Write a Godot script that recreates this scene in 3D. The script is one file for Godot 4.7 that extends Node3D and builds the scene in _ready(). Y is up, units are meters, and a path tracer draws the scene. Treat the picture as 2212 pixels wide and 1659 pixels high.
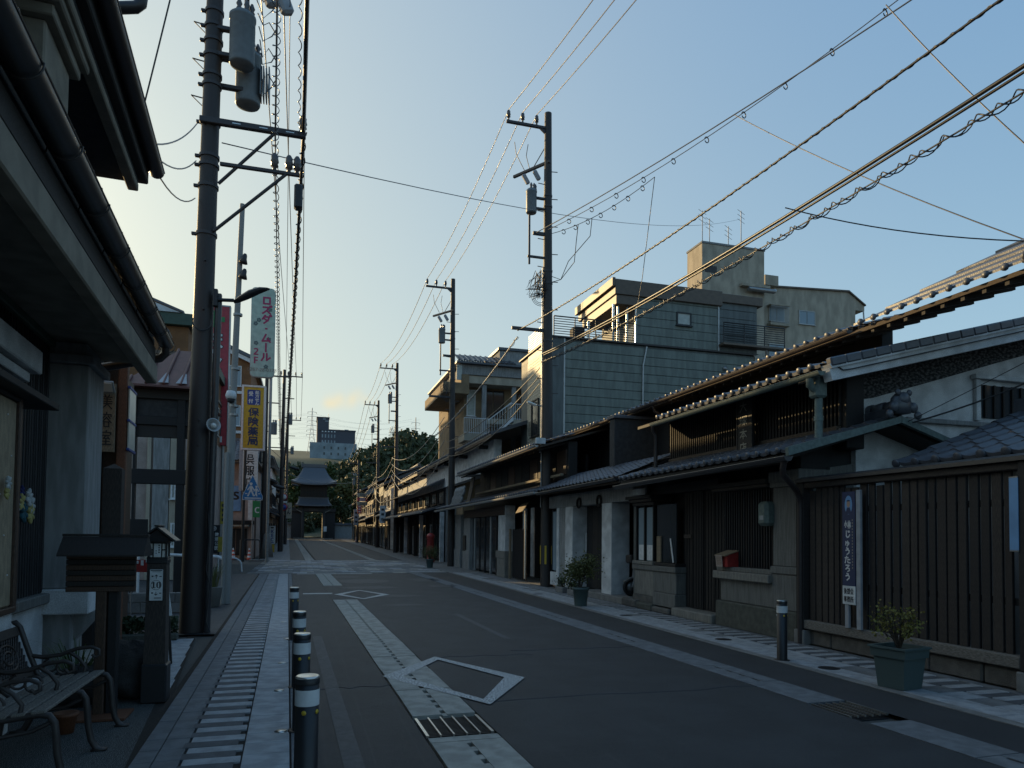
extends Node3D
# An old shopping street in a Japanese town late in the day: low sun behind the left-hand roofs, the street in shade.

const SUN_AZ := 33.0     # degrees left of the street's direction (-Z)
const SUN_EL := 14.0
const LEFT := 0.0523599  # the left-hand row turns 3 degrees away from the street
var M := {}
var OFF := {}
var TAKEN := {}
var BOXES := {}
var rng := RandomNumberGenerator.new()

func _ready() -> void:
	rng.seed = 20240611
	view()
	materials()
	ground()
	left_house()
	salon()
	left_far()
	fence_and_store()
	long_row()
	back_buildings()
	far_right_row()
	temple_gate()
	hill_and_school()
	pylon()
	poles()
	wires()
	left_foreground()
	left_signs()
	right_street_things()
	small_things()

# ---------------------------------------------------------------- camera, sky, sun
func view() -> void:
	var cam := Camera3D.new()
	cam.name = "camera"
	add_child(cam)
	var yaw := deg_to_rad(16.3556)
	var p := deg_to_rad(2.0)
	var r := deg_to_rad(0.6)
	var f := Vector3(sin(yaw) * cos(p), sin(p), -cos(yaw) * cos(p))
	var right := Vector3(cos(yaw), 0, sin(yaw))
	var up := right.cross(f)
	var rr := right * cos(r) + up * sin(r)
	var uu := up * cos(r) - right * sin(r)
	cam.transform = Transform3D(Basis(rr, uu, -f), Vector3(0, 1.6, 0))
	cam.projection = Camera3D.PROJECTION_FRUSTUM
	cam.near = 0.1
	cam.far = 3000.0
	cam.size = 0.1 * 1659.0 / 1534.0
	cam.frustum_offset = Vector2(0, 0.1 * (1103.15 - 829.5) / 1534.0)
	cam.current = true
	var a := deg_to_rad(SUN_AZ)
	var e := deg_to_rad(SUN_EL)
	var to_sun := Vector3(-sin(a) * cos(e), sin(e), -cos(a) * cos(e))
	var sun := DirectionalLight3D.new()
	sun.name = "sun"
	add_child(sun)
	sun.look_at_from_position(Vector3.ZERO, -to_sun, Vector3.UP)
	sun.light_energy = 1.6
	sun.light_color = Color(1.0, 0.86, 0.62)
	sun.light_angular_distance = 0.53
	sun.shadow_enabled = true
	sun.sky_mode = DirectionalLight3D.SKY_MODE_LIGHT_ONLY
	var w := 768
	var h := 384
	var im := Image.create_empty(w, h, false, Image.FORMAT_RGBF)
	var n := FastNoiseLite.new()
	n.seed = 5
	n.frequency = 1.0
	n.fractal_octaves = 5
	for j in h:
		var th := PI * (j + 0.5) / h
		var y := cos(th)
		for i in w:
			var ph := TAU * (i + 0.5) / w
			var d := Vector3(sin(ph) * sin(th), y, -cos(ph) * sin(th))
			im.set_pixel(i, j, sky_colour(d, to_sun, n))
	var pm := PanoramaSkyMaterial.new()
	pm.panorama = ImageTexture.create_from_image(im)
	var sky := Sky.new()
	sky.sky_material = pm
	var env := Environment.new()
	env.background_mode = Environment.BG_SKY
	env.sky = sky
	env.tonemap_mode = Environment.TONE_MAPPER_LINEAR
	env.tonemap_exposure = 1.0
	env.sdfgi_enabled = true
	env.ssao_enabled = true
	env.ssil_enabled = true
	var we := WorldEnvironment.new()
	we.name = "world"
	we.environment = env
	add_child(we)

func sky_colour(d: Vector3, s: Vector3, n: FastNoiseLite) -> Color:
	if d.y < -0.02:
		return Color(0.16, 0.17, 0.18)
	var el := clampf(d.y, 0.0, 1.0)
	var cosg := clampf(d.dot(s), -1.0, 1.0)
	var g := rad_to_deg(acos(cosg))
	# clear air: blue overhead, paler towards the horizon
	var t := pow(1.0 - el, 2.2)
	var c := Color(0.105, 0.27, 0.53).lerp(Color(0.47, 0.71, 0.80), t)
	# the wide pale glow of the low sun, and the yellow one along the horizon below it
	var wide := exp(-pow(g / 42.0, 1.6))
	c = c.lerp(Color(0.90, 0.94, 0.82), wide * 0.95)
	var low := exp(-el / 0.24) * exp(-pow(g / 50.0, 2.0))
	c = c.lerp(Color(0.97, 0.93, 0.62), low * 0.85)
	var near := exp(-pow(g / 15.0, 2.0))
	c += Color(0.9, 0.75, 0.4) * near * 0.8
	# one small torn cloud low over the end of the street
	var az := rad_to_deg(atan2(d.x, -d.z))
	var ev := rad_to_deg(asin(d.y))
	var q := Vector2((az - 3.2) / 2.0, (ev - 10.55 - (az - 3.2) * 0.25) / 0.62)
	if q.length() < 1.6:
		var m := clampf(1.15 - q.length(), 0.0, 1.0) * 2.2
		var v := n.get_noise_2d(az * 1.3, ev * 2.6) * 1.6 + 0.25
		c = c.lerp(Color(1.0, 0.80, 0.44), clampf(v * m, 0.0, 0.75))
	return c

# ---------------------------------------------------------------- materials
func tex(freq: float, lo: float, hi: float, size := 512, typ := FastNoiseLite.TYPE_SIMPLEX_SMOOTH, oct := 4, normal := false, sd := 1) -> NoiseTexture2D:
	var n := FastNoiseLite.new()
	n.noise_type = typ
	n.frequency = freq
	n.fractal_octaves = oct
	n.seed = sd
	var t := NoiseTexture2D.new()
	t.width = size
	t.height = size
	t.seamless = true
	t.noise = n
	if normal:
		t.as_normal_map = true
		t.bump_strength = 6.0
	else:
		var g := Gradient.new()
		g.offsets = PackedFloat32Array([0.25, 0.75])
		g.colors = PackedColorArray([Color(lo, lo, lo), Color(hi, hi, hi)])
		t.color_ramp = g
	return t

func lin(r: float, g: float, b: float) -> Color:
	return Color(r, g, b).linear_to_srgb()

func mat(key: String, c: Color, rough: float, t: Texture2D = null, sc := Vector3.ONE, nt: Texture2D = null, ns := 0.5, metal := 0.0, detail: Texture2D = null, dsc := Vector3.ONE) -> StandardMaterial3D:
	var m := StandardMaterial3D.new()
	m.resource_name = key
	m.albedo_color = c
	m.roughness = rough
	m.metallic = metal
	if t or nt:
		m.uv1_triplanar = true
		m.uv1_world_triplanar = true
		m.uv1_scale = sc
	if t:
		m.albedo_texture = t
	if nt:
		m.normal_enabled = true
		m.normal_texture = nt
		m.normal_scale = ns
	if detail:
		m.detail_enabled = true
		m.detail_blend_mode = BaseMaterial3D.BLEND_MODE_MUL
		m.detail_albedo = detail
		m.detail_uv_layer = BaseMaterial3D.DETAIL_UV_2
		m.uv2_triplanar = true
		m.uv2_world_triplanar = true
		m.uv2_scale = dsc
	M[key] = m
	return m

func materials() -> void:
	var fine := tex(0.09, 0.86, 1.0, 512, FastNoiseLite.TYPE_SIMPLEX_SMOOTH, 4, false, 3)
	var speck := tex(0.22, 0.70, 1.0, 512, FastNoiseLite.TYPE_SIMPLEX, 2, false, 4)
	var blot := tex(0.012, 0.87, 1.0, 512, FastNoiseLite.TYPE_SIMPLEX_SMOOTH, 5, false, 5)
	var soft := tex(0.02, 0.92, 1.0, 256, FastNoiseLite.TYPE_SIMPLEX_SMOOTH, 4, false, 6)
	var grain := tex(0.03, 0.66, 1.0, 512, FastNoiseLite.TYPE_SIMPLEX_SMOOTH, 5, false, 7)
	var bump := tex(0.06, 0, 1, 512, FastNoiseLite.TYPE_SIMPLEX_SMOOTH, 4, true, 8)
	var grit := tex(0.2, 0, 1, 512, FastNoiseLite.TYPE_SIMPLEX, 3, true, 9)
	var V := Vector3(14, 0.9, 14)   # grain standing upright
	var U := Vector3.ONE
	mat("asphalt", lin(0.055, 0.057, 0.061), 0.62, speck, U * 3.0, grit, 0.9, 0.0, blot, Vector3(0.22, 0.22, 0.22))
	mat("patch", lin(0.09, 0.092, 0.095), 0.6, speck, U * 3.0, grit, 0.7, 0.0, blot, U * 0.4)
	mat("earth", lin(0.09, 0.085, 0.075), 0.95, fine, U * 0.6, bump, 0.4)
	mat("concrete", lin(0.34, 0.33, 0.31), 0.8, speck, U * 1.6, grit, 0.6, 0.0, blot, U * 0.5)
	mat("gutter_stone", lin(0.62, 0.58, 0.50), 0.75, speck, U * 2.6, grit, 0.6, 0.0, blot, U * 0.7)
	mat("paver_pale", lin(0.58, 0.59, 0.60), 0.75, speck, U * 2.2, grit, 0.5, 0.0, blot, U * 0.8)
	mat("paver_grey", lin(0.24, 0.25, 0.26), 0.75, speck, U * 2.2, grit, 0.5, 0.0, blot, U * 0.8)
	mat("paver_dark", lin(0.155, 0.16, 0.17), 0.75, speck, U * 2.2, grit, 0.5, 0.0, blot, U * 0.8)
	mat("paver_mix", lin(0.30, 0.30, 0.295), 0.7, speck, U * 2.2, grit, 0.5, 0.0, blot, U * 0.6)
	mat("gravel", lin(0.42, 0.43, 0.41), 0.9, tex(0.13, 0.1, 1.0, 512, FastNoiseLite.TYPE_CELLULAR, 1, false, 12), U * 3.0, grit, 1.0)
	mat("road_paint", lin(0.62, 0.63, 0.62), 0.6, tex(0.05, 0.5, 1.0, 512, FastNoiseLite.TYPE_SIMPLEX, 5, false, 13), U * 1.2)
	mat("worn_paint", lin(0.12, 0.12, 0.123), 0.65, speck, U * 3.0, grit, 0.6, 0.0, blot, U * 1.5)
	mat("plaster_white", lin(0.74, 0.74, 0.73), 0.9, fine, U * 1.2, bump, 0.12, 0.0, blot, U * 0.35)
	mat("plaster_tan", lin(0.40, 0.34, 0.26), 0.92, speck, U * 2.0, grit, 0.35, 0.0, blot, U * 0.5)
	mat("plaster_grey", lin(0.42, 0.42, 0.41), 0.92, speck, U * 2.0, grit, 0.35, 0.0, blot, Vector3(1.4, 0.25, 1.4))
	mat("plaster_black", lin(0.05, 0.05, 0.052), 0.9, fine, U * 1.2, bump, 0.2, 0.0, blot, U)
	mat("stain_and_shade", lin(0.13, 0.13, 0.13), 0.95, tex(0.02, 0.35, 1.0, 512, FastNoiseLite.TYPE_SIMPLEX_SMOOTH, 5, false, 15), Vector3(1.2, 2.0, 1.2))  # black weather stain with eave shade mixed into the colour
	mat("wood_dark", lin(0.034, 0.027, 0.023), 0.75, grain, V, bump, 0.3)
	mat("wood_slat", lin(0.045, 0.034, 0.029), 0.75, grain, V, bump, 0.35)
	mat("wood_slat_b", lin(0.034, 0.027, 0.024), 0.75, grain, V * 1.3, bump, 0.35)
	mat("wood_slat_c", lin(0.06, 0.046, 0.038), 0.75, grain, V * 0.8, bump, 0.35)
	mat("wood_black", lin(0.016, 0.014, 0.014), 0.7, grain, V, bump, 0.3)
	mat("wood_brown", lin(0.085, 0.045, 0.026), 0.6, grain, V, bump, 0.3)
	mat("wood_beam", lin(0.09, 0.062, 0.042), 0.8, grain, Vector3(9, 9, 0.8), bump, 0.3)
	mat("wood_pale", lin(0.30, 0.23, 0.15), 0.75, grain, V, bump, 0.3)
	mat("wood_red", lin(0.20, 0.075, 0.035), 0.6, grain, V, bump, 0.3)
	mat("wood_grey", lin(0.23, 0.205, 0.175), 0.85, grain, Vector3(9, 9, 1.0), bump, 0.4)
	mat("board_tan", lin(0.36, 0.28, 0.18), 0.85, blot, Vector3(2.5, 1.0, 2.5), bump, 0.2, 0.0, fine, U * 2.0)
	mat("stone", lin(0.19, 0.175, 0.155), 0.9, speck, U * 1.6, bump, 0.8, 0.0, blot, U * 0.9)
	mat("stone_pale", lin(0.34, 0.32, 0.28), 0.85, speck, U * 2.0, grit, 0.5, 0.0, blot, Vector3(2, 0.5, 2))
	mat("stone_moss", lin(0.14, 0.14, 0.115), 0.95, speck, U * 1.4, bump, 0.9, 0.0, blot, U * 1.2)
	mat("render_grey", lin(0.245, 0.24, 0.22), 0.9, speck, U * 1.8, grit, 0.4, 0.0, blot, Vector3(3.0, 0.3, 3.0))
	mat("tile", lin(0.085, 0.09, 0.105), 0.38, soft, U * 1.5, bump, 0.15)
	mat("tile_b", lin(0.105, 0.11, 0.125), 0.42, soft, U * 1.2, bump, 0.15)
	mat("tile_c", lin(0.07, 0.074, 0.085), 0.35, soft, U * 1.9, bump, 0.15)
	mat("roof_red", lin(0.135, 0.05, 0.042), 0.55, blot, U * 0.8)
	mat("iron_black", lin(0.016, 0.016, 0.018), 0.45, soft, U * 3.0)
	mat("iron_brown", lin(0.035, 0.027, 0.024), 0.5, soft, U * 3.0)
	mat("pole_brown", lin(0.042, 0.032, 0.028), 0.55, fine, U * 1.5, grit, 0.2)
	mat("pole_arm", lin(0.05, 0.042, 0.042), 0.5, fine, U * 3.0)
	mat("steel", lin(0.30, 0.30, 0.30), 0.4, soft, U * 2.0, null, 0.5, 0.7)
	mat("steel_bright", lin(0.62, 0.61, 0.58), 0.28, soft, U * 2.0, null, 0.5, 0.9)
	mat("pole_grey", lin(0.30, 0.29, 0.27), 0.6, fine, Vector3(2, 0.6, 2))
	mat("transformer", lin(0.17, 0.20, 0.22), 0.5, soft, U * 1.5)
	mat("cable", lin(0.022, 0.022, 0.024), 0.38)
	mat("cable_grey", lin(0.16, 0.16, 0.165), 0.34, null, U, null, 0.5, 0.3)
	mat("ceramic", lin(0.10, 0.09, 0.09), 0.25)
	mat("copper", lin(0.13, 0.17, 0.155), 0.6, blot, U * 2.0, bump, 0.2)
	mat("pipe_brown", lin(0.04, 0.03, 0.028), 0.4, soft, U * 3.0)
	mat("gutter_dark", lin(0.045, 0.043, 0.045), 0.32, soft, U * 2.0)
	mat("white_paint", lin(0.70, 0.70, 0.69), 0.5, soft, U * 1.5)
	mat("grey_paint", lin(0.33, 0.34, 0.36), 0.55, soft, U * 1.5)
	mat("black_paint", lin(0.02, 0.02, 0.022), 0.45)
	mat("red_paint", lin(0.34, 0.032, 0.028), 0.45, soft, U * 2.0)
	mat("sign_red", lin(0.40, 0.035, 0.05), 0.5, soft, U)
	mat("sign_yellow", lin(0.55, 0.36, 0.02), 0.5, soft, U)
	mat("sign_white", lin(0.66, 0.67, 0.66), 0.5, soft, U)
	mat("sign_mint", lin(0.42, 0.52, 0.42), 0.5, soft, U * 0.6)
	mat("sign_blue", lin(0.02, 0.055, 0.24), 0.5)
	mat("sign_navy", lin(0.018, 0.03, 0.085), 0.5)
	mat("sign_sky", lin(0.16, 0.33, 0.56), 0.5, soft, U * 0.5)
	mat("sign_green", lin(0.02, 0.20, 0.06), 0.5)
	mat("traffic_blue", lin(0.015, 0.16, 0.40), 0.4)
	mat("ink_black", lin(0.015, 0.015, 0.018), 0.6)
	mat("ink_magenta", lin(0.36, 0.03, 0.10), 0.6)
	mat("ink_brown", lin(0.20, 0.14, 0.10), 0.6)
	mat("ink_pale", lin(0.22, 0.21, 0.17), 0.6)
	mat("yellow_paint", lin(0.60, 0.40, 0.03), 0.5, soft, U * 3.0)
	mat("dull_yellow", lin(0.34, 0.27, 0.03), 0.7, blot, U)
	mat("orange_cone", lin(0.50, 0.07, 0.03), 0.55)
	mat("siding_green", lin(0.20, 0.225, 0.195), 0.6, fine, U * 0.8, bump, 0.1, 0.0, blot, Vector3(0.7, 0.12, 0.7))
	mat("siding_dark", lin(0.14, 0.155, 0.15), 0.6, fine, U * 0.8, bump, 0.1, 0.0, blot, Vector3(0.7, 0.12, 0.7))
	mat("metal_brown", lin(0.12, 0.085, 0.06), 0.5, soft, U)
	mat("tile_cream", lin(0.52, 0.46, 0.35), 0.5, soft, U * 2.0, null, 0.5, 0.0, blot, U)
	mat("wall_cream", lin(0.50, 0.43, 0.33), 0.85, fine, U * 0.6, bump, 0.1, 0.0, blot, Vector3(0.2, 0.08, 0.2))
	mat("wall_tan", lin(0.30, 0.21, 0.12), 0.85, fine, U * 0.6, bump, 0.1, 0.0, blot, U * 0.2)
	mat("wall_orange", lin(0.27, 0.125, 0.05), 0.85, fine, U * 0.6, bump, 0.1, 0.0, blot, U * 0.2)
	mat("wall_pink", lin(0.46, 0.36, 0.31), 0.85, fine, U * 0.6, bump, 0.1, 0.0, blot, U * 0.2)
	mat("cornice_green", lin(0.05, 0.085, 0.06), 0.6, soft, U)
	mat("wall_far_dark", lin(0.10, 0.095, 0.11), 0.85, fine, U * 0.1)
	mat("wall_far_pale", lin(0.36, 0.40, 0.42), 0.85, fine, U * 0.1, null, 0.5, 0.0, blot, U * 0.04)
	mat("glass_dark", lin(0.03, 0.035, 0.04), 0.08)
	mat("glass_milky", lin(0.42, 0.44, 0.40), 0.3, soft, U)
	mat("glass_blue", lin(0.22, 0.28, 0.32), 0.15)
	mat("aluminium", lin(0.42, 0.42, 0.41), 0.45, soft, U, null, 0.5, 0.4)
	mat("pot_green", lin(0.085, 0.125, 0.12), 0.6, fine, U * 2.0, bump, 0.15)
	mat("soil", lin(0.045, 0.035, 0.028), 0.95, speck, U * 4.0, grit, 1.0)
	mat("bark", lin(0.10, 0.075, 0.055), 0.95, grain, Vector3(8, 2, 8), bump, 0.8)
	mat("rock", lin(0.055, 0.052, 0.05), 0.9, speck, U * 2.0, bump, 1.2, 0.0, blot, U)
	mat("tyre", lin(0.02, 0.02, 0.02), 0.85, fine, U * 6.0)
	mat("car_black", lin(0.012, 0.013, 0.016), 0.2)
	M["car_black"].clearcoat_enabled = true
	M["car_black"].clearcoat = 1.0
	M["car_black"].clearcoat_roughness = 0.05
	mat("car_glass", lin(0.10, 0.11, 0.12), 0.05)
	mat("lamp_glass", lin(0.70, 0.68, 0.62), 0.1)
	mat("skin_print", lin(0.42, 0.26, 0.18), 0.6)
	mat("wool_yellow", lin(0.55, 0.47, 0.17), 0.95, speck, U * 9.0, grit, 1.0)
	mat("wool_white", lin(0.62, 0.64, 0.62), 0.95, speck, U * 9.0, grit, 1.0)
	mat("wool_blue", lin(0.02, 0.03, 0.14), 0.95, speck, U * 9.0, grit, 1.0)
	mat("wool_teal", lin(0.03, 0.12, 0.15), 0.95, speck, U * 9.0, grit, 1.0)
	for k in ["leaf", "leaf_olive", "leaf_far", "leaf_dark", "leaf_yellow"]:
		var cc: Color = {"leaf": lin(0.055, 0.085, 0.022), "leaf_olive": lin(0.10, 0.105, 0.03), "leaf_far": lin(0.06, 0.075, 0.03), "leaf_dark": lin(0.03, 0.05, 0.02), "leaf_yellow": lin(0.17, 0.15, 0.025)}[k]
		var lm := mat(k, cc, 0.7, soft, U * 1.5)
		lm.backlight_enabled = true
		lm.backlight = Color(cc.r * 0.6, cc.g * 0.6, cc.b * 0.4)

# ---------------------------------------------------------------- building helpers
func numbered(s: String) -> String:
	if not TAKEN.has(s):
		TAKEN[s] = 0
		return s
	TAKEN[s] += 1
	return "%s_%03d" % [s, TAKEN[s]]

# a thing whose parts are given in the frame turned by "turn" about the world's origin; "at" is its base in that frame
func thing(called: String, label: String, category: String, at := Vector3.ZERO, turn := 0.0, group := "") -> Node3D:
	var o := Node3D.new()
	o.name = numbered(called)
	add_child(o)
	var b := Basis(Vector3.UP, turn)
	o.transform = Transform3D(b, b * at)
	OFF[o] = at
	o.set_meta("label", label)
	o.set_meta("category", category)
	if group:
		o.set_meta("group", group)
	return o

func setting(called: String, at := Vector3.ZERO, turn := 0.0) -> Node3D:
	var o := Node3D.new()
	o.name = numbered(called)
	add_child(o)
	var b := Basis(Vector3.UP, turn)
	o.transform = Transform3D(b, b * at)
	OFF[o] = at
	o.set_meta("kind", "structure")
	return o

func mi(parent: Node3D, called: String, mesh: Mesh, m, at: Vector3, basis := Basis()) -> MeshInstance3D:
	var o := MeshInstance3D.new()
	o.name = called
	o.mesh = mesh
	o.material_override = M[m] if m is String else m
	o.transform = Transform3D(basis, at - OFF.get(parent, Vector3.ZERO))
	parent.add_child(o, true)
	OFF[o] = at
	return o

func rot(x: float, y: float, z: float) -> Basis:
	return Basis.from_euler(Vector3(deg_to_rad(x), deg_to_rad(y), deg_to_rad(z)))

func box_mesh(s: Vector3, b: float) -> Mesh:
	var key := "%.4f %.4f %.4f %.4f" % [s.x, s.y, s.z, b]
	if BOXES.has(key):
		return BOXES[key]
	var st := SurfaceTool.new()
	st.begin(Mesh.PRIMITIVE_TRIANGLES)
	st.set_smooth_group(-1)
	if b <= 0.0005:
		add_box(st, Vector3.ZERO, s)
	else:
		var h := s / 2.0
		var i := h - Vector3(b, b, b)
		# each corner has three points, one on each face
		var P := {}
		for sx in [-1, 1]:
			for sy in [-1, 1]:
				for sz in [-1, 1]:
					P[Vector3i(sx, sy, sz)] = [Vector3(sx * h.x, sy * i.y, sz * i.z), Vector3(sx * i.x, sy * h.y, sz * i.z), Vector3(sx * i.x, sy * i.y, sz * h.z)]
		for ax in 3:
			var u := (ax + 1) % 3
			var v := (ax + 2) % 3
			for sg in [-1, 1]:
				var q := []
				for uv in [[-1, -1], [1, -1], [1, 1], [-1, 1]]:
					var k := Vector3i()
					k[ax] = sg
					k[u] = uv[0]
					k[v] = uv[1]
					q.append(P[k][ax])
				var n := Vector3()
				n[ax] = sg
				quad_out(st, q[0], q[1], q[2], q[3], n)
			for su in [-1, 1]:
				for sv in [-1, 1]:
					var k0 := Vector3i()
					var k1 := Vector3i()
					k0[ax] = -1
					k1[ax] = 1
					k0[u] = su
					k1[u] = su
					k0[v] = sv
					k1[v] = sv
					var n2 := Vector3()
					n2[u] = su
					n2[v] = sv
					quad_out(st, P[k0][u], P[k1][u], P[k1][v], P[k0][v], n2)
		for k in P:
			tri_out(st, P[k][0], P[k][1], P[k][2], Vector3(k))
	st.generate_normals()
	var m := st.commit()
	BOXES[key] = m
	return m

func tri_out(st: SurfaceTool, a: Vector3, b: Vector3, c: Vector3, n: Vector3) -> void:
	if (b - a).cross(c - a).dot(n) > 0.0:   # clockwise seen from outside
		var t := b
		b = c
		c = t
	st.add_vertex(a)
	st.add_vertex(b)
	st.add_vertex(c)

func quad_out(st: SurfaceTool, a: Vector3, b: Vector3, c: Vector3, d: Vector3, n: Vector3) -> void:
	tri_out(st, a, b, c, n)
	tri_out(st, a, c, d, n)

func add_box(st: SurfaceTool, c: Vector3, s: Vector3, b := Basis()) -> void:
	var h := s / 2.0
	for ax in 3:
		var u := (ax + 1) % 3
		var v := (ax + 2) % 3
		for sg in [-1.0, 1.0]:
			var q := []
			for uv in [[-1, -1], [1, -1], [1, 1], [-1, 1]]:
				var p := Vector3()
				p[ax] = sg * h[ax]
				p[u] = uv[0] * h[u]
				p[v] = uv[1] * h[v]
				q.append(c + b * p)
			var n := Vector3()
			n[ax] = sg
			quad_out(st, q[0], q[1], q[2], q[3], b * n)

func box(parent: Node3D, called: String, m, c: Vector3, s: Vector3, basis := Basis(), bev := -1.0) -> MeshInstance3D:
	if bev < 0.0:
		bev = minf(0.012, minf(s.x, minf(s.y, s.z)) * 0.12)
	return mi(parent, called, box_mesh(s, bev), m, c, basis)

# box given by its two corners
func bx(parent: Node3D, called: String, m, a: Vector3, b: Vector3, bev := -1.0) -> MeshInstance3D:
	return box(parent, called, m, (a + b) / 2.0, (b - a).abs(), Basis(), bev)

func new_st(smooth := false) -> SurfaceTool:
	var st := SurfaceTool.new()
	st.begin(Mesh.PRIMITIVE_TRIANGLES)
	st.set_smooth_group(0 if smooth else -1)
	return st

func done(parent: Node3D, called: String, m, st: SurfaceTool) -> MeshInstance3D:
	st.generate_normals()
	var mesh := st.commit()
	var o := mi(parent, called, mesh, m, Vector3.ZERO)
	return o

func add_tube(st: SurfaceTool, pts: Array, r0: float, r1 := -1.0, n := 6, caps := true) -> void:
	if r1 < 0.0:
		r1 = r0
	var rings := []
	var cnt := pts.size()
	var ref := Vector3.ZERO
	for i in cnt:
		var d: Vector3 = (pts[mini(i + 1, cnt - 1)] - pts[maxi(i - 1, 0)]).normalized()
		if i == 0:
			ref = (Vector3.RIGHT if absf(d.x) < 0.8 else Vector3.UP)
		var a := (ref - d * ref.dot(d)).normalized()
		ref = a
		var b := d.cross(a)
		var r := lerpf(r0, r1, float(i) / maxf(1.0, cnt - 1))
		var ring := []
		for k in n:
			var t := TAU * k / n
			ring.append(pts[i] + (a * cos(t) + b * sin(t)) * r)
		rings.append(ring)
	for i in cnt - 1:
		for k in n:
			var k2 := (k + 1) % n
			var mid: Vector3 = (rings[i][k] + rings[i][k2]) / 2.0 - pts[i]
			quad_out(st, rings[i][k], rings[i][k2], rings[i + 1][k2], rings[i + 1][k], mid)
	if caps:
		var d0: Vector3 = pts[0] - pts[1]
		var d1: Vector3 = pts[cnt - 1] - pts[cnt - 2]
		st.set_smooth_group(-1)
		for k in range(1, n - 1):
			tri_out(st, rings[0][0], rings[0][k], rings[0][k + 1], d0)
			tri_out(st, rings[cnt - 1][0], rings[cnt - 1][k], rings[cnt - 1][k + 1], d1)
		st.set_smooth_group(0)

func tube(parent: Node3D, called: String, m, pts: Array, r0: float, r1 := -1.0, n := 6) -> MeshInstance3D:
	var st := new_st(true)
	add_tube(st, pts, r0, r1, n)
	return done(parent, called, m, st)

func add_lathe(st: SurfaceTool, prof: Array, c: Vector3, n := 16, b := Basis()) -> void:
	for i in prof.size() - 1:
		var p: Vector2 = prof[i]
		var q: Vector2 = prof[i + 1]
		for k in n:
			var t0 := TAU * k / n
			var t1 := TAU * (k + 1) / n
			var a0 := Vector3(cos(t0) * p.x, p.y, sin(t0) * p.x)
			var a1 := Vector3(cos(t1) * p.x, p.y, sin(t1) * p.x)
			var b0 := Vector3(cos(t0) * q.x, q.y, sin(t0) * q.x)
			var b1 := Vector3(cos(t1) * q.x, q.y, sin(t1) * q.x)
			var e := q - p
			var tm := (t0 + t1) / 2.0
			var nn := Vector3(cos(tm) * -e.y * -1.0, -e.x, sin(tm) * e.y)   # outward for a profile that runs upwards
			if absf(e.y) < 1e-6:
				nn = Vector3(0, -signf(e.x), 0)
			if p.x > 1e-5:
				tri_out(st, c + b * a0, c + b * a1, c + b * b1, b * nn)
			if q.x > 1e-5:
				tri_out(st, c + b * a0, c + b * b1, c + b * b0, b * nn)

func lathe(parent: Node3D, called: String, m, prof: Array, c: Vector3, n := 16, b := Basis(), smooth := true) -> MeshInstance3D:
	var st := new_st(smooth)
	add_lathe(st, prof, Vector3.ZERO, n, Basis())
	st.generate_normals()
	return mi(parent, called, st.commit(), m, c, b)

# outline (x, y) pushed out along z from -depth/2 to +depth/2, laid in basis b at c
func add_slab(st: SurfaceTool, poly: PackedVector2Array, depth: float, c: Vector3, b := Basis()) -> void:
	var ids := Geometry2D.triangulate_polygon(poly)
	var h := depth / 2.0
	for i in range(0, ids.size(), 3):
		var p := [poly[ids[i]], poly[ids[i + 1]], poly[ids[i + 2]]]
		tri_out(st, c + b * Vector3(p[0].x, p[0].y, h), c + b * Vector3(p[1].x, p[1].y, h), c + b * Vector3(p[2].x, p[2].y, h), b.z)
		tri_out(st, c + b * Vector3(p[0].x, p[0].y, -h), c + b * Vector3(p[1].x, p[1].y, -h), c + b * Vector3(p[2].x, p[2].y, -h), -b.z)
	var cw := Geometry2D.is_polygon_clockwise(poly)
	for i in poly.size():
		var p0 := poly[i]
		var p1 := poly[(i + 1) % poly.size()]
		var e := p1 - p0
		var n := Vector2(e.y, -e.x) * (-1.0 if cw else 1.0)
		quad_out(st, c + b * Vector3(p0.x, p0.y, -h), c + b * Vector3(p1.x, p1.y, -h), c + b * Vector3(p1.x, p1.y, h), c + b * Vector3(p0.x, p0.y, h), b * Vector3(n.x, n.y, 0))

func slab(parent: Node3D, called: String, m, pts: Array, depth: float, c: Vector3, b := Basis()) -> MeshInstance3D:
	var st := new_st()
	add_slab(st, PackedVector2Array(pts), depth, Vector3.ZERO, Basis())
	st.generate_normals()
	return mi(parent, called, st.commit(), m, c, b)

# a cross-section (x, y) drawn in the plane facing the camera and run along the street from z0 to z1
func along(parent: Node3D, called: String, m, pts: Array, z0: float, z1: float) -> MeshInstance3D:
	return slab(parent, called, m, pts, absf(z1 - z0), Vector3(0, 0, (z0 + z1) / 2.0))

func sag(a: Vector3, b: Vector3, s: float, n := 16) -> Array:
	var r := []
	for i in n + 1:
		var t := float(i) / n
		r.append(a.lerp(b, t) - Vector3(0, 4.0 * s * t * (1.0 - t), 0))
	return r

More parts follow.
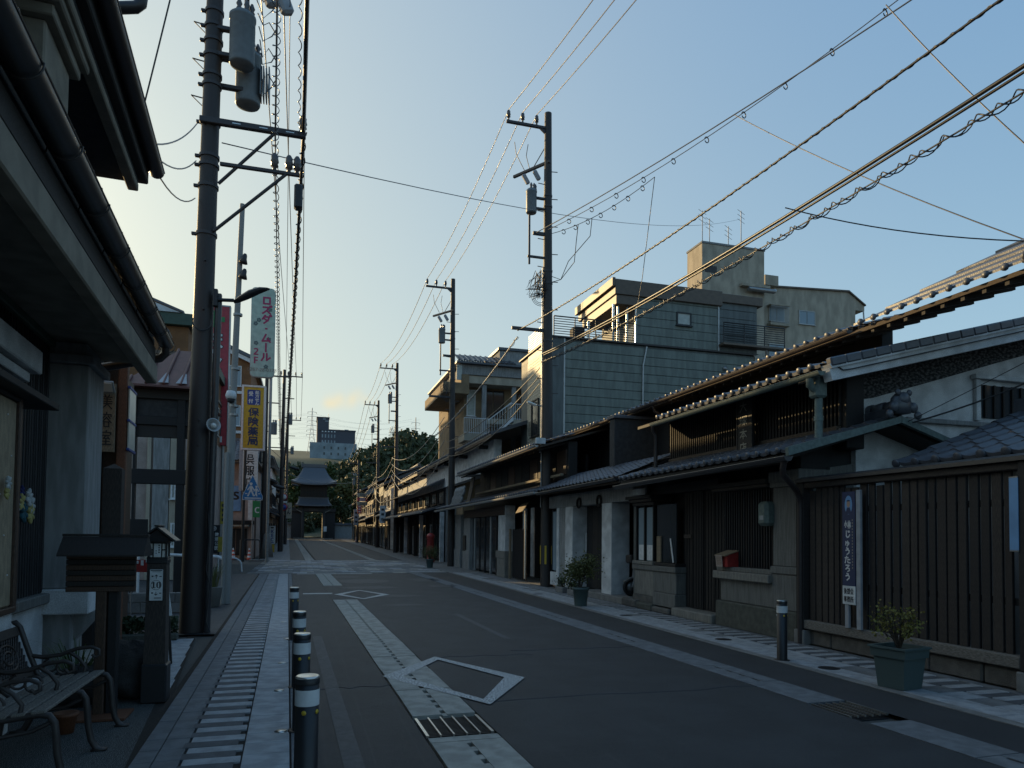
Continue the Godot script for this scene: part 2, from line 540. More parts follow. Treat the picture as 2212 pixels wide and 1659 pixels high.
# ---------------------------------------------------------------- roof tiles
var TILE := {}
func tile_mesh(w: float, l: float, knob: bool) -> Mesh:
	var key := "%.3f %.3f %s" % [w, l, knob]
	if TILE.has(key):
		return TILE[key]
	var xs := [-0.5, -0.40, -0.28, -0.16, -0.04, 0.2, 0.5]
	var ys := [0.010, 0.034, 0.044, 0.034, 0.010, -0.006, 0.002]
	var st := new_st(true)
	var k := w / 0.27
	for i in 6:
		var a := Vector3(xs[i] * w, ys[i] * k, 0)
		var b := Vector3(xs[i + 1] * w, ys[i + 1] * k, 0)
		var f := Vector3(0, 0, l / 2.0 + 0.015)
		var g := Vector3(0, -0.016, -l / 2.0)
		quad_out(st, a + f, b + f, b + g, a + g, Vector3.UP)
	st.set_smooth_group(-1)
	for i in 6:
		var a := Vector3(xs[i] * w, ys[i] * k, l / 2.0 + 0.015)
		var b := Vector3(xs[i + 1] * w, ys[i + 1] * k, l / 2.0 + 0.015)
		var dn := Vector3(0, -0.028 if not knob else -0.05, 0)
		quad_out(st, a, b, b + dn, a + dn, Vector3(0, 0, 1))
	if knob:
		st.set_smooth_group(1)
		var c := Vector3(-0.28 * w, 0.002, l / 2.0 + 0.012)
		var prof := [Vector2(0.052 * k, 0), Vector2(0.052 * k, 0.022), Vector2(0.044 * k, 0.028), Vector2(0.022 * k, 0.034), Vector2(0.0, 0.036)]
		add_lathe(st, prof, c, 10, Basis(Vector3.RIGHT, PI / 2.0))
	st.generate_normals()
	TILE[key] = st.commit()
	return TILE[key]

# a sloping field of tiles; e0..e1 is the eave, t0 the point above e0 at the top. Rows from the eave upwards; "rest" joins what is past the limit
func tiles(parent: Node3D, e0: Vector3, e1: Vector3, t0: Vector3, w := 0.27, l := 0.24, knobs := true, limit := 280, called := "tile") -> void:
	var ux := (e1 - e0).normalized()
	var up := (t0 - e0)
	up = up - ux * up.dot(ux)
	var nx := int(round((e1 - e0).length() / w))
	var ny := int(ceil(up.length() / l))
	var uz := -up.normalized()         # down the slope
	var un := uz.cross(ux)
	if un.y < 0.0:
		ux = -ux
		un = -un
		var s := e0
		e0 = e1
		e1 = s
	w = (e1 - e0).length() / nx
	l = up.length() / ny
	var b := Basis(ux, un, uz)
	var plain := tile_mesh(w, l, false)
	var eave := tile_mesh(w, l, knobs)
	var made := 0
	var left_over := []
	var mats := ["tile", "tile", "tile_b", "tile_c"]
	for j in ny:
		for i in nx:
			var p := e0 + ux * (w * (i + 0.5)) - uz * (l * (j + 0.5)) + un * (0.03 + rng.randf_range(-0.003, 0.003))
			if made < limit:
				mi(parent, ("eave_" if j == 0 and knobs else "") + called, eave if j == 0 else plain, mats[rng.randi() % 4], p, b * rot(rng.randf_range(-0.5, 0.5), rng.randf_range(-0.5, 0.5), 0))
				made += 1
			else:
				left_over.append(Transform3D(b, p - OFF.get(parent, Vector3.ZERO)))
	if left_over.size():
		var mm := MultiMesh.new()
		mm.transform_format = MultiMesh.TRANSFORM_3D
		mm.mesh = plain
		mm.instance_count = left_over.size()
		for i in left_over.size():
			mm.set_instance_transform(i, left_over[i])
		var o := MultiMeshInstance3D.new()
		o.name = called + "s_above"
		o.multimesh = mm
		o.material_override = M["tile"]
		o.set_meta("kind", "stuff")
		parent.add_child(o, true)

# ---------------------------------------------------------------- lettering: brush strokes on a 10 by 10 square, x to the right and y down
const GLYPH := {
	"大": "1,3.5 9,3.5|5,1 4.8,4 1,9.5|5.2,4 9,9.5",
	"塚": "0.5,4 3.5,4|2,1.5 2,7.5|0.5,8 3.8,7|4,2.5 4,1.5 9.5,1.5 9.5,2.5|5,3.2 9,3.2|7,3.2 4.2,6|6,4.5 7.5,6.5 7,9.5 6,9|6.8,5.8 4.2,7.6|7.2,7 4.2,9.2|9,4.5 7.5,5.8|7.4,6 9.7,9",
	"本": "1,3 9,3|5,0.8 5,9.5|5,3 1,8|5,3 9,8|3.3,7.2 6.7,7.2",
	"店": "5,0.5 5,1.6|1.5,2 9,2|1.8,2 1.7,6 0.8,9.5|5.5,3 5.5,5.6|5.5,4.2 8.5,4.2|3.5,5.8 8.5,5.8 8.5,9.3 3.5,9.3 3.5,5.8",
	"美": "3,0.5 3.8,1.6|7,0.5 6.2,1.6|1,2 9,2|1.8,3.3 8.2,3.3|0.8,4.8 9.2,4.8|5,2 5,4.8|1,6.2 9,6.2|5,4.8 4.6,7 1,9.5|5.2,6.4 9,9.5",
	"容": "5,0.3 5,1.4|1.2,3 1.2,1.6 8.8,1.6 8.8,3|3.8,2.5 2,4.2|6.2,2.5 8,4.2|5,3.6 1,7|5,3.6 9,7|3,6.5 7,6.5 7,9.5 3,9.5 3,6.5",
	"室": "5,0.3 5,1.4|1.2,3 1.2,1.6 8.8,1.6 8.8,3|2.2,3.6 7.8,3.6|5,3.6 3,5.6 7.5,5.4|6.5,4.6 8,6|2.2,7.4 7.8,7.4|5,5.6 5,9.3|0.8,9.4 9.2,9.4",
	"ほ": "1.8,1 1.2,5 1.6,9|4,2 9,2|4,4.5 9,4.5|6.6,2 6.6,8 5.5,9 4.2,8.3 4.6,7.2 6.6,7.2 9.2,9",
	"し": "3,0.8 3,7.5 4.5,9.2 7,8.6 8.8,6",
	"ま": "1.5,2.2 8.5,2.2|1.8,4.5 8.2,4.5|5.2,0.5 5.2,7.8 4,9 2.2,8.4 2.6,7.2 5.2,7.2 8.6,9",
	"る": "2,1.2 7.6,1.2 2,6 5,4.6 8,5.6 8,8 6,9.3 3.6,8.8 4,7.4 6,7.8",
	"薬": "1,1.5 9,1.5|3.3,0.4 3.3,2.4|6.7,0.4 6.7,2.4|3.5,3 6.5,3 6.5,6 3.5,6 3.5,3|3.5,4.5 6.5,4.5|1.2,3.4 2.4,4.4|1,6 2.6,5.2|8.8,3.4 7.6,4.4|9,6 7.4,5.2|0.8,7 9.2,7|5,6 5,9.8|4.8,7.2 1,9.5|5.2,7.2 9,9.5",
	"局": "1.8,1 8.5,1 8.5,3.4 1.8,3.4|1.8,1 1.8,5 0.8,9.5|1.8,5 9,5 8.8,9.3 7.6,9|3.4,6.4 6.6,6.4 6.6,8.4 3.4,8.4 3.4,6.4",
	"ロ": "2,2 8,2 8,8.5 2,8.5 2,2",
	"ズ": "1.5,2.2 7,2.2 5,5.8 1.2,9|5,5.8 8.6,9|8,0.6 8.6,1.8|9.2,0.3 9.8,1.5",
	"ダ": "3.8,0.8 1,5|3,2.4 7.6,2.4 6.4,6 2.6,9.4|2.8,4.4 6,6.6|8,0.6 8.6,1.8|9.2,0.3 9.8,1.5",
	"ム": "4.8,1 1.4,8.4 8.4,7.6|6.4,5 9,9.2",
	"ｌ": "5,0.5 5,9.5",
	"ー": "1,5 9,5",
	"ル": "3,1.5 3,5.5 1,9|6,1.2 6,8.6 9.4,5.6",
	"ミ": "2,1.6 7.6,3|2,4.4 7.6,5.8|1.6,7.4 8,9.2",
	"・": "4.4,5 5.6,5",
	"処": "3,0.8 0.8,5|2.6,2.6 5,2.6 3.6,6.5 0.8,9|2,4.4 4,7.6 9.4,9.2|6.4,1.5 6.2,5.6 5.2,7.4|6.4,1.5 8.4,1.5 8.4,6.6 9.4,6.6",
	"方": "5,0.4 5,1.8|0.8,2.2 9.2,2.2|4.6,2.2 3.8,6 1,9.4|4.4,4.8 8,4.8 7.4,9 6,8.6",
	"せ": "0.8,4 9.2,3.6|7,1 6.8,6.2 5.6,5.8|3,1.4 3,8 4.4,9 8.4,8.8",
	"ん": "5,0.8 1.2,9.2 4,5.4 5.4,6 5.8,8.6 7,9 9.2,6",
	"受": "8,0.6 2,1.2|2,2 2.6,3.2|5,1.8 5,3|8.2,1.8 7.4,3.2|1,5 1,3.8 9,3.8 9,5|2.4,5.6 7.6,5.6 5,8 1.4,9.4|3,6.4 5.4,8.2 9,9.4",
	"付": "3.2,0.8 0.8,4.4|2.2,3 2.2,9.4|4.2,3.2 9.4,3.2|7.6,0.8 7.6,9 6.2,8.6|4.8,4.8 5.8,6.4",
	"保": "3,0.8 0.8,4.6|2.2,3 2.2,9.5|4.4,1.2 8.8,1.2 8.8,3.8 4.4,3.8 4.4,1.2|3.6,5.4 9.4,5.4|6.6,4 6.6,9.5|6.4,5.6 3.6,8.6|6.8,5.6 9.6,8.6",
	"険": "1,1 1,9.5|1,1 3.2,1 2.4,3.4 3.2,5.6 2,6.4|6.4,0.6 3.8,3.2|6.6,0.6 9.4,3.2|5,3.2 8.2,3.2|4.6,4.2 8.6,4.2 8.6,6.2 4.6,6.2 4.6,4.2|6.6,3.2 6.4,6.6 3.8,9.5|6.8,6.6 9.4,9.5",
	"呉": "2.8,0.8 7.2,0.8 7.2,3 2.8,3 2.8,0.8|2.6,3.6 2.2,5.4 8.2,5.4 8.2,3.8|0.8,7.2 9.2,7.2|4,7.4 1.4,9.6|6,7.4 8.6,9.6",
	"服": "1.4,0.8 1.4,6 0.6,9.4|1.4,0.8 3.8,0.8 3.8,9 2.8,8.8|1.4,3.4 3.8,3.4|1.4,6 3.8,6|5.4,0.9 5.4,9.4|5.4,0.9 8.8,0.9 8.8,3.4 7.6,3.2|5.4,4.8 8.8,4.8 7.6,7.6 5.8,9.4|6,5.2 9.4,9.4",
	"健": "2.2,0.6 0.6,4|1.6,2.6 1.6,9.4|3.2,1.4 4.4,1.4 3.4,4 4.6,4.4 3,9.2|3.4,6.2 5,8.8 9.6,9.2|5.2,2 8.8,2 8.8,4.6 5.4,4.6|4.8,3.3 9.6,3.3|5.2,6 9.2,6|7,0.6 7,8",
	"速": "4,1.6 9.4,1.6|4.6,3 8.8,3 8.8,5 4.6,5 4.6,3|6.7,0.5 6.7,8|6.4,5.2 4.2,7.4|7,5.2 9.4,7.2|1,1 2,2.4|0.8,4 2.4,4 2,7.4|0.6,9.2 2.2,7.6 5,9.2 9.5,9.2",
	"神": "2.4,0.5 2.8,1.6|0.8,2.6 3.8,2.6 0.8,6|2.4,4.4 2.4,9.5|3,4.8 4,5.8|5,2.4 9.2,2.4 9.2,6.6 5,6.6 5,2.4|5,4.5 9.2,4.5|7.1,0.6 7.1,9.5",
	"社": "2.4,0.5 2.8,1.6|0.8,2.6 3.8,2.6 0.8,6|2.4,4.4 2.4,9.5|3,4.8 4,5.8|5.2,4 9.2,4|7.2,1 7.2,9|4.6,9 9.6,9",
	"公": "3.8,0.8 1,5|6.2,0.8 9.2,5|4.8,4.6 2.4,8.8 8,8.2|6.6,6.4 8.8,9.4",
	"園": "1,0.8 9,0.8 9,9.4 1,9.4 1,0.8|3,2.4 7,2.4|5,1.4 5,3.4|2.4,3.4 7.6,3.4|3.6,4.4 6.4,4.4 6.4,5.8 3.6,5.8 3.6,4.4|5,6 2.6,8|4,6.8 4,8.4|5,6.2 7.4,8.2",
	"小": "5,0.8 5,9 3.8,8.6|2.8,3.4 1,7|7.2,3.4 9,7",
	"林": "0.6,3.2 4.6,3.2|2.6,0.8 2.6,9.5|2.6,3.4 0.6,7.4|2.8,3.6 4.4,6|5.2,3.2 9.6,3.2|7.2,0.8 7.2,9.5|7.2,3.4 5,8|7.4,3.4 9.6,8",
	"じ": "3,0.8 3,7.5 4.5,9.2 7,8.6 8.8,6|6,1 6.8,2.6|7.8,0.8 8.6,2.4",
	"ゅ": "2.5,3.5 2.2,8|2.5,5.6 5.5,4.2 7.4,5.6 6.8,7.4 5.2,7.4|5.4,3 5.4,8.4 4.4,9.6",
	"う": "3.4,0.8 6.4,1.6|2,4 5.5,3 7.8,4.4 7.4,7 4,9.4",
	"た": "0.8,2.6 6,2.4|3.4,0.6 1,9.2|5.4,5 9,4.8|5,7 5.6,8.8 9.2,9",
	"ろ": "2,1.2 7.6,1.2 2,6.2 5,4.6 8,5.6 8,7.8 5,9.4",
	"後": "3.2,0.6 0.8,3|3.4,3 0.8,6|2.2,5 2.2,9.5|6.4,0.6 4.6,2.4 7,2.4 4.6,4.6 8.6,4.4|8,3.2 9.2,5|6,5 4.2,7.2|5.6,6 8.4,6 4.2,9.5|5.4,6.8 9.4,9.5",
	"援": "0.6,2.8 3.8,2.8|2.4,0.6 2.4,9.2 1.2,8.8|0.6,6.4 3.8,5.2|8.8,0.8 4.6,1.2|5,1.8 5.4,2.8|6.8,1.6 7,2.6|9,1.6 8.2,2.8|4.4,3.4 9.4,3.4|4.2,5 9.6,5|6.6,3.4 6,6.4 4,9.4|5.8,6.4 8.6,6.4 5,9.4|6,7.2 9.6,9.4",
	"会": "5,0.6 0.8,4.6|5,0.6 9.2,4.6|3,4 7,4|1.6,6 8.4,6|4.4,6 2.4,9.2 8,8.6|6.6,7.2 8.6,9.6",
	"事": "0.8,1.6 9.2,1.6|2.6,2.6 7.4,2.6 7.4,4 2.6,4 2.6,2.6|2,5 8,5 8,7.6 2,7.6|0.8,6.3 9.2,6.3|5,0.5 5,9 3.8,8.8",
	"務": "1,1 4,1 2.6,2.6|0.8,3.4 4.4,3.4 3.8,4.6|2.6,3.4 2.6,9 1.6,8.8|2.4,4.4 0.6,7|6.4,0.5 4.8,3|5.8,1.6 9.2,1.6 5,5|6,2.4 9.4,5|5,6.2 8.8,6.2 8.4,9.2 7.2,9|6.8,5.2 4.8,9.4",
	"所": "0.8,1 4.8,1|1.2,2.6 4.4,2.6 4.4,5 1.2,5|1.2,2.6 1.2,6 0.6,9.4|9,0.6 5.8,1.8|5.8,1.8 5.8,5.6 5,9.4|5.8,4.4 9.6,4.4|8,4.4 8,9.5",
}

# draws the characters into the tool; "at" is the top left corner of the first one, rx to the right, dn downwards, each sw by sh
func add_text(st: SurfaceTool, s: String, at: Vector3, rx: Vector3, dn: Vector3, sw: float, sh: float, wt := 0.09, step := Vector2(0, 1.08)) -> void:
	var nrm := rx.cross(-dn)
	var n := 0
	for ci in s.length():
		var g: String = GLYPH.get(s[ci], "")
		var o := at + rx * (step.x * sw * ci) + dn * (step.y * sh * ci)
		if g == "":
			continue
		for stroke in g.split("|"):
			var pts := []
			for pr in stroke.split(" "):
				var q := pr.split(",")
				pts.append(o + rx * (float(q[0]) / 10.0 * sw) + dn * (float(q[1]) / 10.0 * sh))
			for i in pts.size() - 1:
				var a: Vector3 = pts[i]
				var b: Vector3 = pts[i + 1]
				var d := (b - a).normalized()
				var sd := nrm.cross(d) * (wt * sw * 0.5)
				a -= d * wt * sw * 0.35
				b += d * wt * sw * 0.35
				var up := nrm * (0.0005 * (n % 7))
				n += 1
				quad_out(st, a + sd + up, b + sd + up, b - sd + up, a - sd + up, nrm)

func text(parent: Node3D, called: String, m, s: String, at: Vector3, rx: Vector3, dn: Vector3, sw: float, sh: float, wt := 0.09, step := Vector2(0, 1.08)) -> MeshInstance3D:
	var st := new_st()
	add_text(st, s, at, rx, dn, sw, sh, wt, step)
	return done(parent, called, m, st)

func latin(parent: Node3D, called: String, m, s: String, at: Vector3, height: float, b := Basis(), fnt := "Droid Sans", bold := true) -> MeshInstance3D:
	var f := SystemFont.new()
	f.font_names = PackedStringArray([fnt])
	f.font_weight = 700 if bold else 400
	var t := TextMesh.new()
	t.text = s
	t.font = f
	t.font_size = 64
	t.pixel_size = height / 46.0
	t.depth = 0.002
	return mi(parent, called, t, m, at, b)

# ---------------------------------------------------------------- foliage
func leaves(n: int, size: float, shape: Callable, sd: int) -> Mesh:
	var r := RandomNumberGenerator.new()
	r.seed = sd
	var st := new_st()
	for i in n:
		var p: Vector3 = shape.call(r)
		var a := Vector3(r.randfn(), r.randfn(), r.randfn()).normalized()
		var b := a.cross(Vector3(r.randfn(), r.randfn(), r.randfn())).normalized()
		var s := size * r.randf_range(0.6, 1.35)
		var c := b * s * 0.45
		a *= s
		st.add_vertex(p - a * 0.5)
		st.add_vertex(p + c)
		st.add_vertex(p + a * 0.5)
		st.add_vertex(p - a * 0.5)
		st.add_vertex(p + a * 0.5)
		st.add_vertex(p - c)
	st.generate_normals()
	return st.commit()

# ---------------------------------------------------------------- ground, road, pavements
const ST := 0.0201     # the road's left-hand lines turn this much away from -Z

func gh(z: float) -> float:
	return 0.0085 * clampf(-46.0 - z, 0.0, 100.0)

func sheet(parent: Node3D, called: String, m, xa: Callable, xb: Callable, z0: float, z1: float, y: float, step := 2.0) -> MeshInstance3D:
	var st := new_st()
	var n := int(ceil(absf(z1 - z0) / step))
	for i in n:
		var a := lerpf(z0, z1, float(i) / n)
		var b := lerpf(z0, z1, float(i + 1) / n)
		quad_out(st, Vector3(xa.call(a), y + gh(a), a), Vector3(xb.call(a), y + gh(a), a), Vector3(xb.call(b), y + gh(b), b), Vector3(xa.call(b), y + gh(b), b), Vector3.UP)
	return done(parent, called, m, st)

func ground() -> void:
	var g := setting("ground")
	var st := new_st()
	var zs := [60.0, -46.0, -146.0, -1500.0]
	for i in 3:
		quad_out(st, Vector3(-700, gh(zs[i]) - 0.05, zs[i]), Vector3(700, gh(zs[i]) - 0.05, zs[i]), Vector3(700, gh(zs[i + 1]) - 0.05, zs[i + 1]), Vector3(-700, gh(zs[i + 1]) - 0.05, zs[i + 1]), Vector3.UP)
	done(g, "earth", "earth", st)
	# carriageway in three lanes of asphalt, parted by the two gutters
	var road := setting("road")
	var L := func(o: float) -> Callable:
		return func(z: float) -> float: return o + ST * z
	var K := func(o: float) -> Callable:
		return func(_z: float) -> float: return o
	for part in [[8.0, -29.6], [-43.9, -123.0]]:
		sheet(road, "asphalt", "asphalt", L.call(0.18), L.call(1.06), part[0], part[1], 0.0)
		sheet(road, "asphalt", "asphalt", L.call(1.66), L.call(4.84), part[0], part[1], 0.0)
		sheet(road, "asphalt", "asphalt", L.call(5.31), K.call(5.93), part[0], part[1], 0.0)
	sheet(road, "worn_edge_line", "worn_paint", L.call(0.40), L.call(0.54), 8.0, -11.5, 0.004)
	sheet(road, "worn_centre_line", "worn_paint", L.call(3.22), L.call(3.34), -10.6, -14.2, 0.004)
	var patch := new_st()
	for q in [[2.3, -18.6, 1.5, 0.35], [1.9, -21.6, 1.6, 0.5], [2.0, -24.6, 1.7, 1.1], [4.2, -22.0, 0.9, 0.6], [4.1, -25.0, 1.0, 0.9], [1.5, -27.0, 1.2, 0.5], [2.2, -16.2, 0.9, 0.25]]:
		var c := Vector3(q[0], 0.004, q[1])
		var ring := []
		for k in 18:
			var t := TAU * k / 18
			ring.append(c + Vector3(cos(t) * q[2] * 0.55 * rng.randf_range(0.8, 1.1), 0, sin(t) * q[3] * rng.randf_range(0.8, 1.1)))
		for k in 18:
			tri_out(patch, c, ring[k], ring[(k + 1) % 18], Vector3.UP)
	done(road, "patches_with_sheen", "patch", patch)  # asphalt patches, the sky's sheen put into their paler colour
	# white diamonds that announce the crossing
	diamond(road, [Vector2(0.88, -8.08), Vector2(1.68, -9.23), Vector2(2.42, -7.66), Vector2(1.72, -6.52)], 0.17)
	diamond(road, [Vector2(0.80, -19.2), Vector2(1.55, -20.6), Vector2(2.22, -18.96), Vector2(1.45, -17.7)], 0.17)
	var bar := new_st()
	add_box(bar, Vector3(1.25, 0.004, -29.2), Vector3(2.9, 0.006, 0.32))
	done(road, "stop_line", "road_paint", bar)
	bar = new_st()
	add_box(bar, Vector3(0.40, 0.004, -19.6), Vector3(0.75, 0.006, 0.32))
	done(road, "stop_line", "road_paint", bar)
	# cracks with filler across the lane
	for cz in [[1.7, 4.8, -6.7], [0.2, 1.0, -7.6], [1.75, 3.0, -9.2], [2.8, 4.9, -9.5]]:
		var pts := []
		for i in 9:
			pts.append(Vector3(lerpf(cz[0], cz[1], i / 8.0), 0.0, cz[2] + rng.randf_range(-0.06, 0.06)))
		tube(road, "crack_filler", "cable", pts, 0.006, -1, 4)
	gutters()
	crossing_paving()
	left_pavement()
	right_pavement()

func diamond(parent: Node3D, q: Array, w: float) -> void:
	var st := new_st()
	var c: Vector2 = (q[0] + q[1] + q[2] + q[3]) / 4.0
	var inner := []
	for p in q:
		var d: Vector2 = p - c
		inner.append(c + d * (1.0 - w / d.length() * 1.35))
	for i in 4:
		var a: Vector2 = q[i]
		var b: Vector2 = q[(i + 1) % 4]
		var e: Vector2 = inner[(i + 1) % 4]
		var f: Vector2 = inner[i]
		quad_out(st, Vector3(a.x, 0.011, a.y), Vector3(b.x, 0.011, b.y), Vector3(e.x, 0.011, e.y), Vector3(f.x, 0.011, f.y), Vector3.UP)
	done(parent, "painted_diamond", "road_paint", st)

func slot_slab(w: float, l: float, slots: bool) -> Mesh:
	var key := "slot %.3f %.3f %s" % [w, l, slots]
	if BOXES.has(key):
		return BOXES[key]
	var st := new_st()
	var t := 0.05
	var sl := 0.045
	if slots:
		add_box(st, Vector3(-(w + sl) / 4.0, 0, 0), Vector3((w - sl) / 2.0, t, l))
		add_box(st, Vector3((w + sl) / 4.0, 0, 0), Vector3((w - sl) / 2.0, t, l))
		var n := int(round(l / 0.22))
		for i in n + 1:
			add_box(st, Vector3(0, -0.002, -l / 2.0 + l * i / n), Vector3(sl, t - 0.004, l / n * (0.5 if i > 0 and i < n else 0.44)))
	else:
		add_box(st, Vector3.ZERO, Vector3(w, t, l))
	st.generate_normals()
	BOXES[key] = st.commit()
	return BOXES[key]

func gutters() -> void:
	var lg := setting("gutter", Vector3.ZERO, ST)
	var z := 4.0
	while z > -29.3:
		if z < -5.5 and z > -6.25:
			z = -6.25
			continue
		if z < -16.6 and z > -22.5:
			z = -22.5
			continue
		var l := rng.randf_range(0.95, 1.1)
		if z - l < -5.55 and z > -5.55:
			l = z + 5.55
		if z - l < -16.6 and z > -16.6:
			l = z + 16.6
		if z - l < -29.4:
			l = z + 29.4
		if l > 0.12:
			mi(lg, "cover_slab", slot_slab(0.565, l - 0.012, l > 0.5), "gutter_stone", Vector3(1.36 + rng.randf_range(-0.004, 0.004), -0.019 + rng.randf_range(0.0, 0.004), z - l / 2.0), rot(rng.randf_range(-0.1, 0.1), rng.randf_range(-0.25, 0.25), 0))
		z -= l
	for seg in [[-44.2, -56.0], [-57.0, -118.0]]:
		z = seg[0]
		while z > seg[1]:
			mi(lg, "cover_slab", slot_slab(0.50, 1.98, false), "gutter_stone", Vector3(1.30, -0.019 + gh(z - 1.0), z - 1.0))
			z -= 2.0
	sheet(lg, "patched_asphalt", "asphalt", func(_z): return 1.07, func(_z): return 1.65, -16.6, -22.5, -0.002)
	# steel gratings let into the gutter
	for gz in [-5.9, -16.95]:
		grating(lg, Vector3(1.36, 0.0, gz), 0.56, 0.56)
	var rg := setting("gutter", Vector3.ZERO, ST)
	z = 4.0
	while z > -29.0:
		if z - 1.0 < -5.2 and z > -5.2:
			z = -5.76
		mi(rg, "cover_slab", slot_slab(0.44, 0.985, absf(fmod(z, 3.0)) < 1.0), "paver_grey", Vector3(5.075, -0.021, z - 0.5), rot(0, rng.randf_range(-0.2, 0.2), 0))
		z -= 1.0
	z = -44.0
	while z > -118.0:
		mi(rg, "cover_slab", slot_slab(0.40, 1.98, false), "gutter_stone", Vector3(5.06, -0.019 + gh(z - 1.0), z - 1.0))
		z -= 2.0
	grating(rg, Vector3(5.075, 0.0, -5.48), 0.44, 0.5)

func grating(parent: Node3D, c: Vector3, w: float, l: float) -> void:
	var o := box(parent, "grating_frame", "iron_black", c + Vector3(0, -0.045, 0), Vector3(w, 0.01, l))
	var st := new_st()
	for i in 6:
		add_box(st, c + Vector3(-w / 2.0 + 0.012 + (w - 0.024) * i / 5.0, -0.004, 0), Vector3(0.014 if i > 0 and i < 5 else 0.024, 0.02, l))
	done(o, "bearing_bars", "steel_bright", st)
	st = new_st()
	for j in 15:
		add_box(st, c + Vector3(0, -0.012, -l / 2.0 + l * (j + 0.5) / 15.0), Vector3(w - 0.03, 0.012, 0.008))
	done(o, "cross_bars", "iron_brown", st)

func crossing_paving() -> void:
	var c := setting("crossing")
	var mats := ["paver_mix", "paver_mix", "paver_grey", "paver_pale", "gutter_stone"]
	sheet(c, "bedding", "earth", func(_z): return -4.6, func(_z): return 7.3, -29.6, -43.9, -0.012)
	var nz := 20
	var nx := 14
	for j in nz:
		var z := -29.65 - 14.2 * (j + 0.5) / nz
		for i in nx:
			var x := -2.1 + 8.0 * (i + 0.5 + (0.5 if j % 2 else 0.0)) / nx
			box(c, "paving_slab", mats[rng.randi() % 5], Vector3(x, -0.008 + rng.randf_range(-0.002, 0.002), z), Vector3(8.0 / nx - 0.014, 0.03, 14.2 / nz - 0.014), Basis(), 0.004)

func left_pavement() -> void:
	var p := setting("pavement", Vector3.ZERO, ST)
	sheet(p, "bedding", "soil", func(_z): return -1.06, func(_z): return 0.2, 8.0, -29.6, -0.008)
	var rest := {}
	var made := 0
	var z := -3.2
	while z > -29.4:
		var row := []
		var d := 0.285
		row.append([-0.93, 0.14, d, "paver_grey", 0.0])
		row.append([-0.77, 0.175, d, "paver_grey", 0.0])
		var sh := 0.0
		row.append([-0.475 + sh, 0.385, d / 2.0, "paver_pale", -d / 4.0])
		row.append([-0.515, 0.385, d / 2.0, "paver_dark", d / 4.0])
		row.append([-0.115, 0.325, d, "paver_pale", 0.0])
		row.append([0.115, 0.12, d, "paver_grey", 0.0])
		for q in row:
			var size := Vector3(q[1] - 0.006, 0.04, q[2] - 0.006)
			var at := Vector3(q[0], -0.012 + rng.randf_range(-0.0015, 0.0015), z - d / 2.0 + q[4])
			if made < 296:
				box(p, "paving_stone", q[3], at, size, rot(rng.randf_range(-0.2, 0.2), 0, rng.randf_range(-0.2, 0.2)), 0.003)
				made += 1
			else:
				if not rest.has(q[3]):
					rest[q[3]] = new_st()
				add_box(rest[q[3]], at, size)
		z -= d
	for k in rest:
		done(p, "paving_stones_beyond", k, rest[k]).set_meta("kind", "stuff")
	sheet(p, "far_paving", "paver_mix", func(_z): return -1.3, func(_z): return 0.18, -43.9, -122.0, 0.01)
	# little brass studs and plates of the guide line
	for q in [[-0.02, -6.05], [-0.05, -7.6], [-0.03, -9.2], [0.02, -11.3], [-0.03, -13.4]]:
		lathe(p, "marker_stud", "steel_bright", [Vector2(0.05, 0), Vector2(0.05, 0.006), Vector2(0, 0.009)], Vector3(q[0], 0.008, q[1]), 14)
	# washed gravel and slabs in front of the left-hand house
	var f := setting("forecourt", Vector3.ZERO, LEFT)
	sheet(f, "washed_gravel", "gravel", func(_z): return -2.4, func(z): return -0.80 + 0.032 * (z + 4.0), 4.0, -7.75, -0.002)
	sheet(f, "dirt_joint", "soil", func(z): return -0.805 + 0.032 * (z + 4.0), func(z): return -0.68 + 0.032 * (z + 4.0), 4.0, -12.0, -0.006)
	var k2 := 0
	for j in 5:
		for i in 3:
			box(f, "slab", ["paver_pale", "paver_mix", "gutter_stone"][k2 % 3], Vector3(-1.05 - 0.02 * j - 0.5 * (i + 0.1), -0.02, -8.15 - 0.8 * j), Vector3(0.485, 0.04, 0.785), rot(0, 0, 0), 0.004)
			k2 += 1
	# open yard by the wooden gate
	var y := setting("yard")
	sheet(y, "old_asphalt", "patch", func(_z): return -9.0, func(z): return -1.04 + ST * z, -12.2, -29.6, -0.012)
	sheet(y, "old_asphalt", "patch", func(_z): return -30.0, func(z): return -2.1, -29.6, -43.9, -0.02)

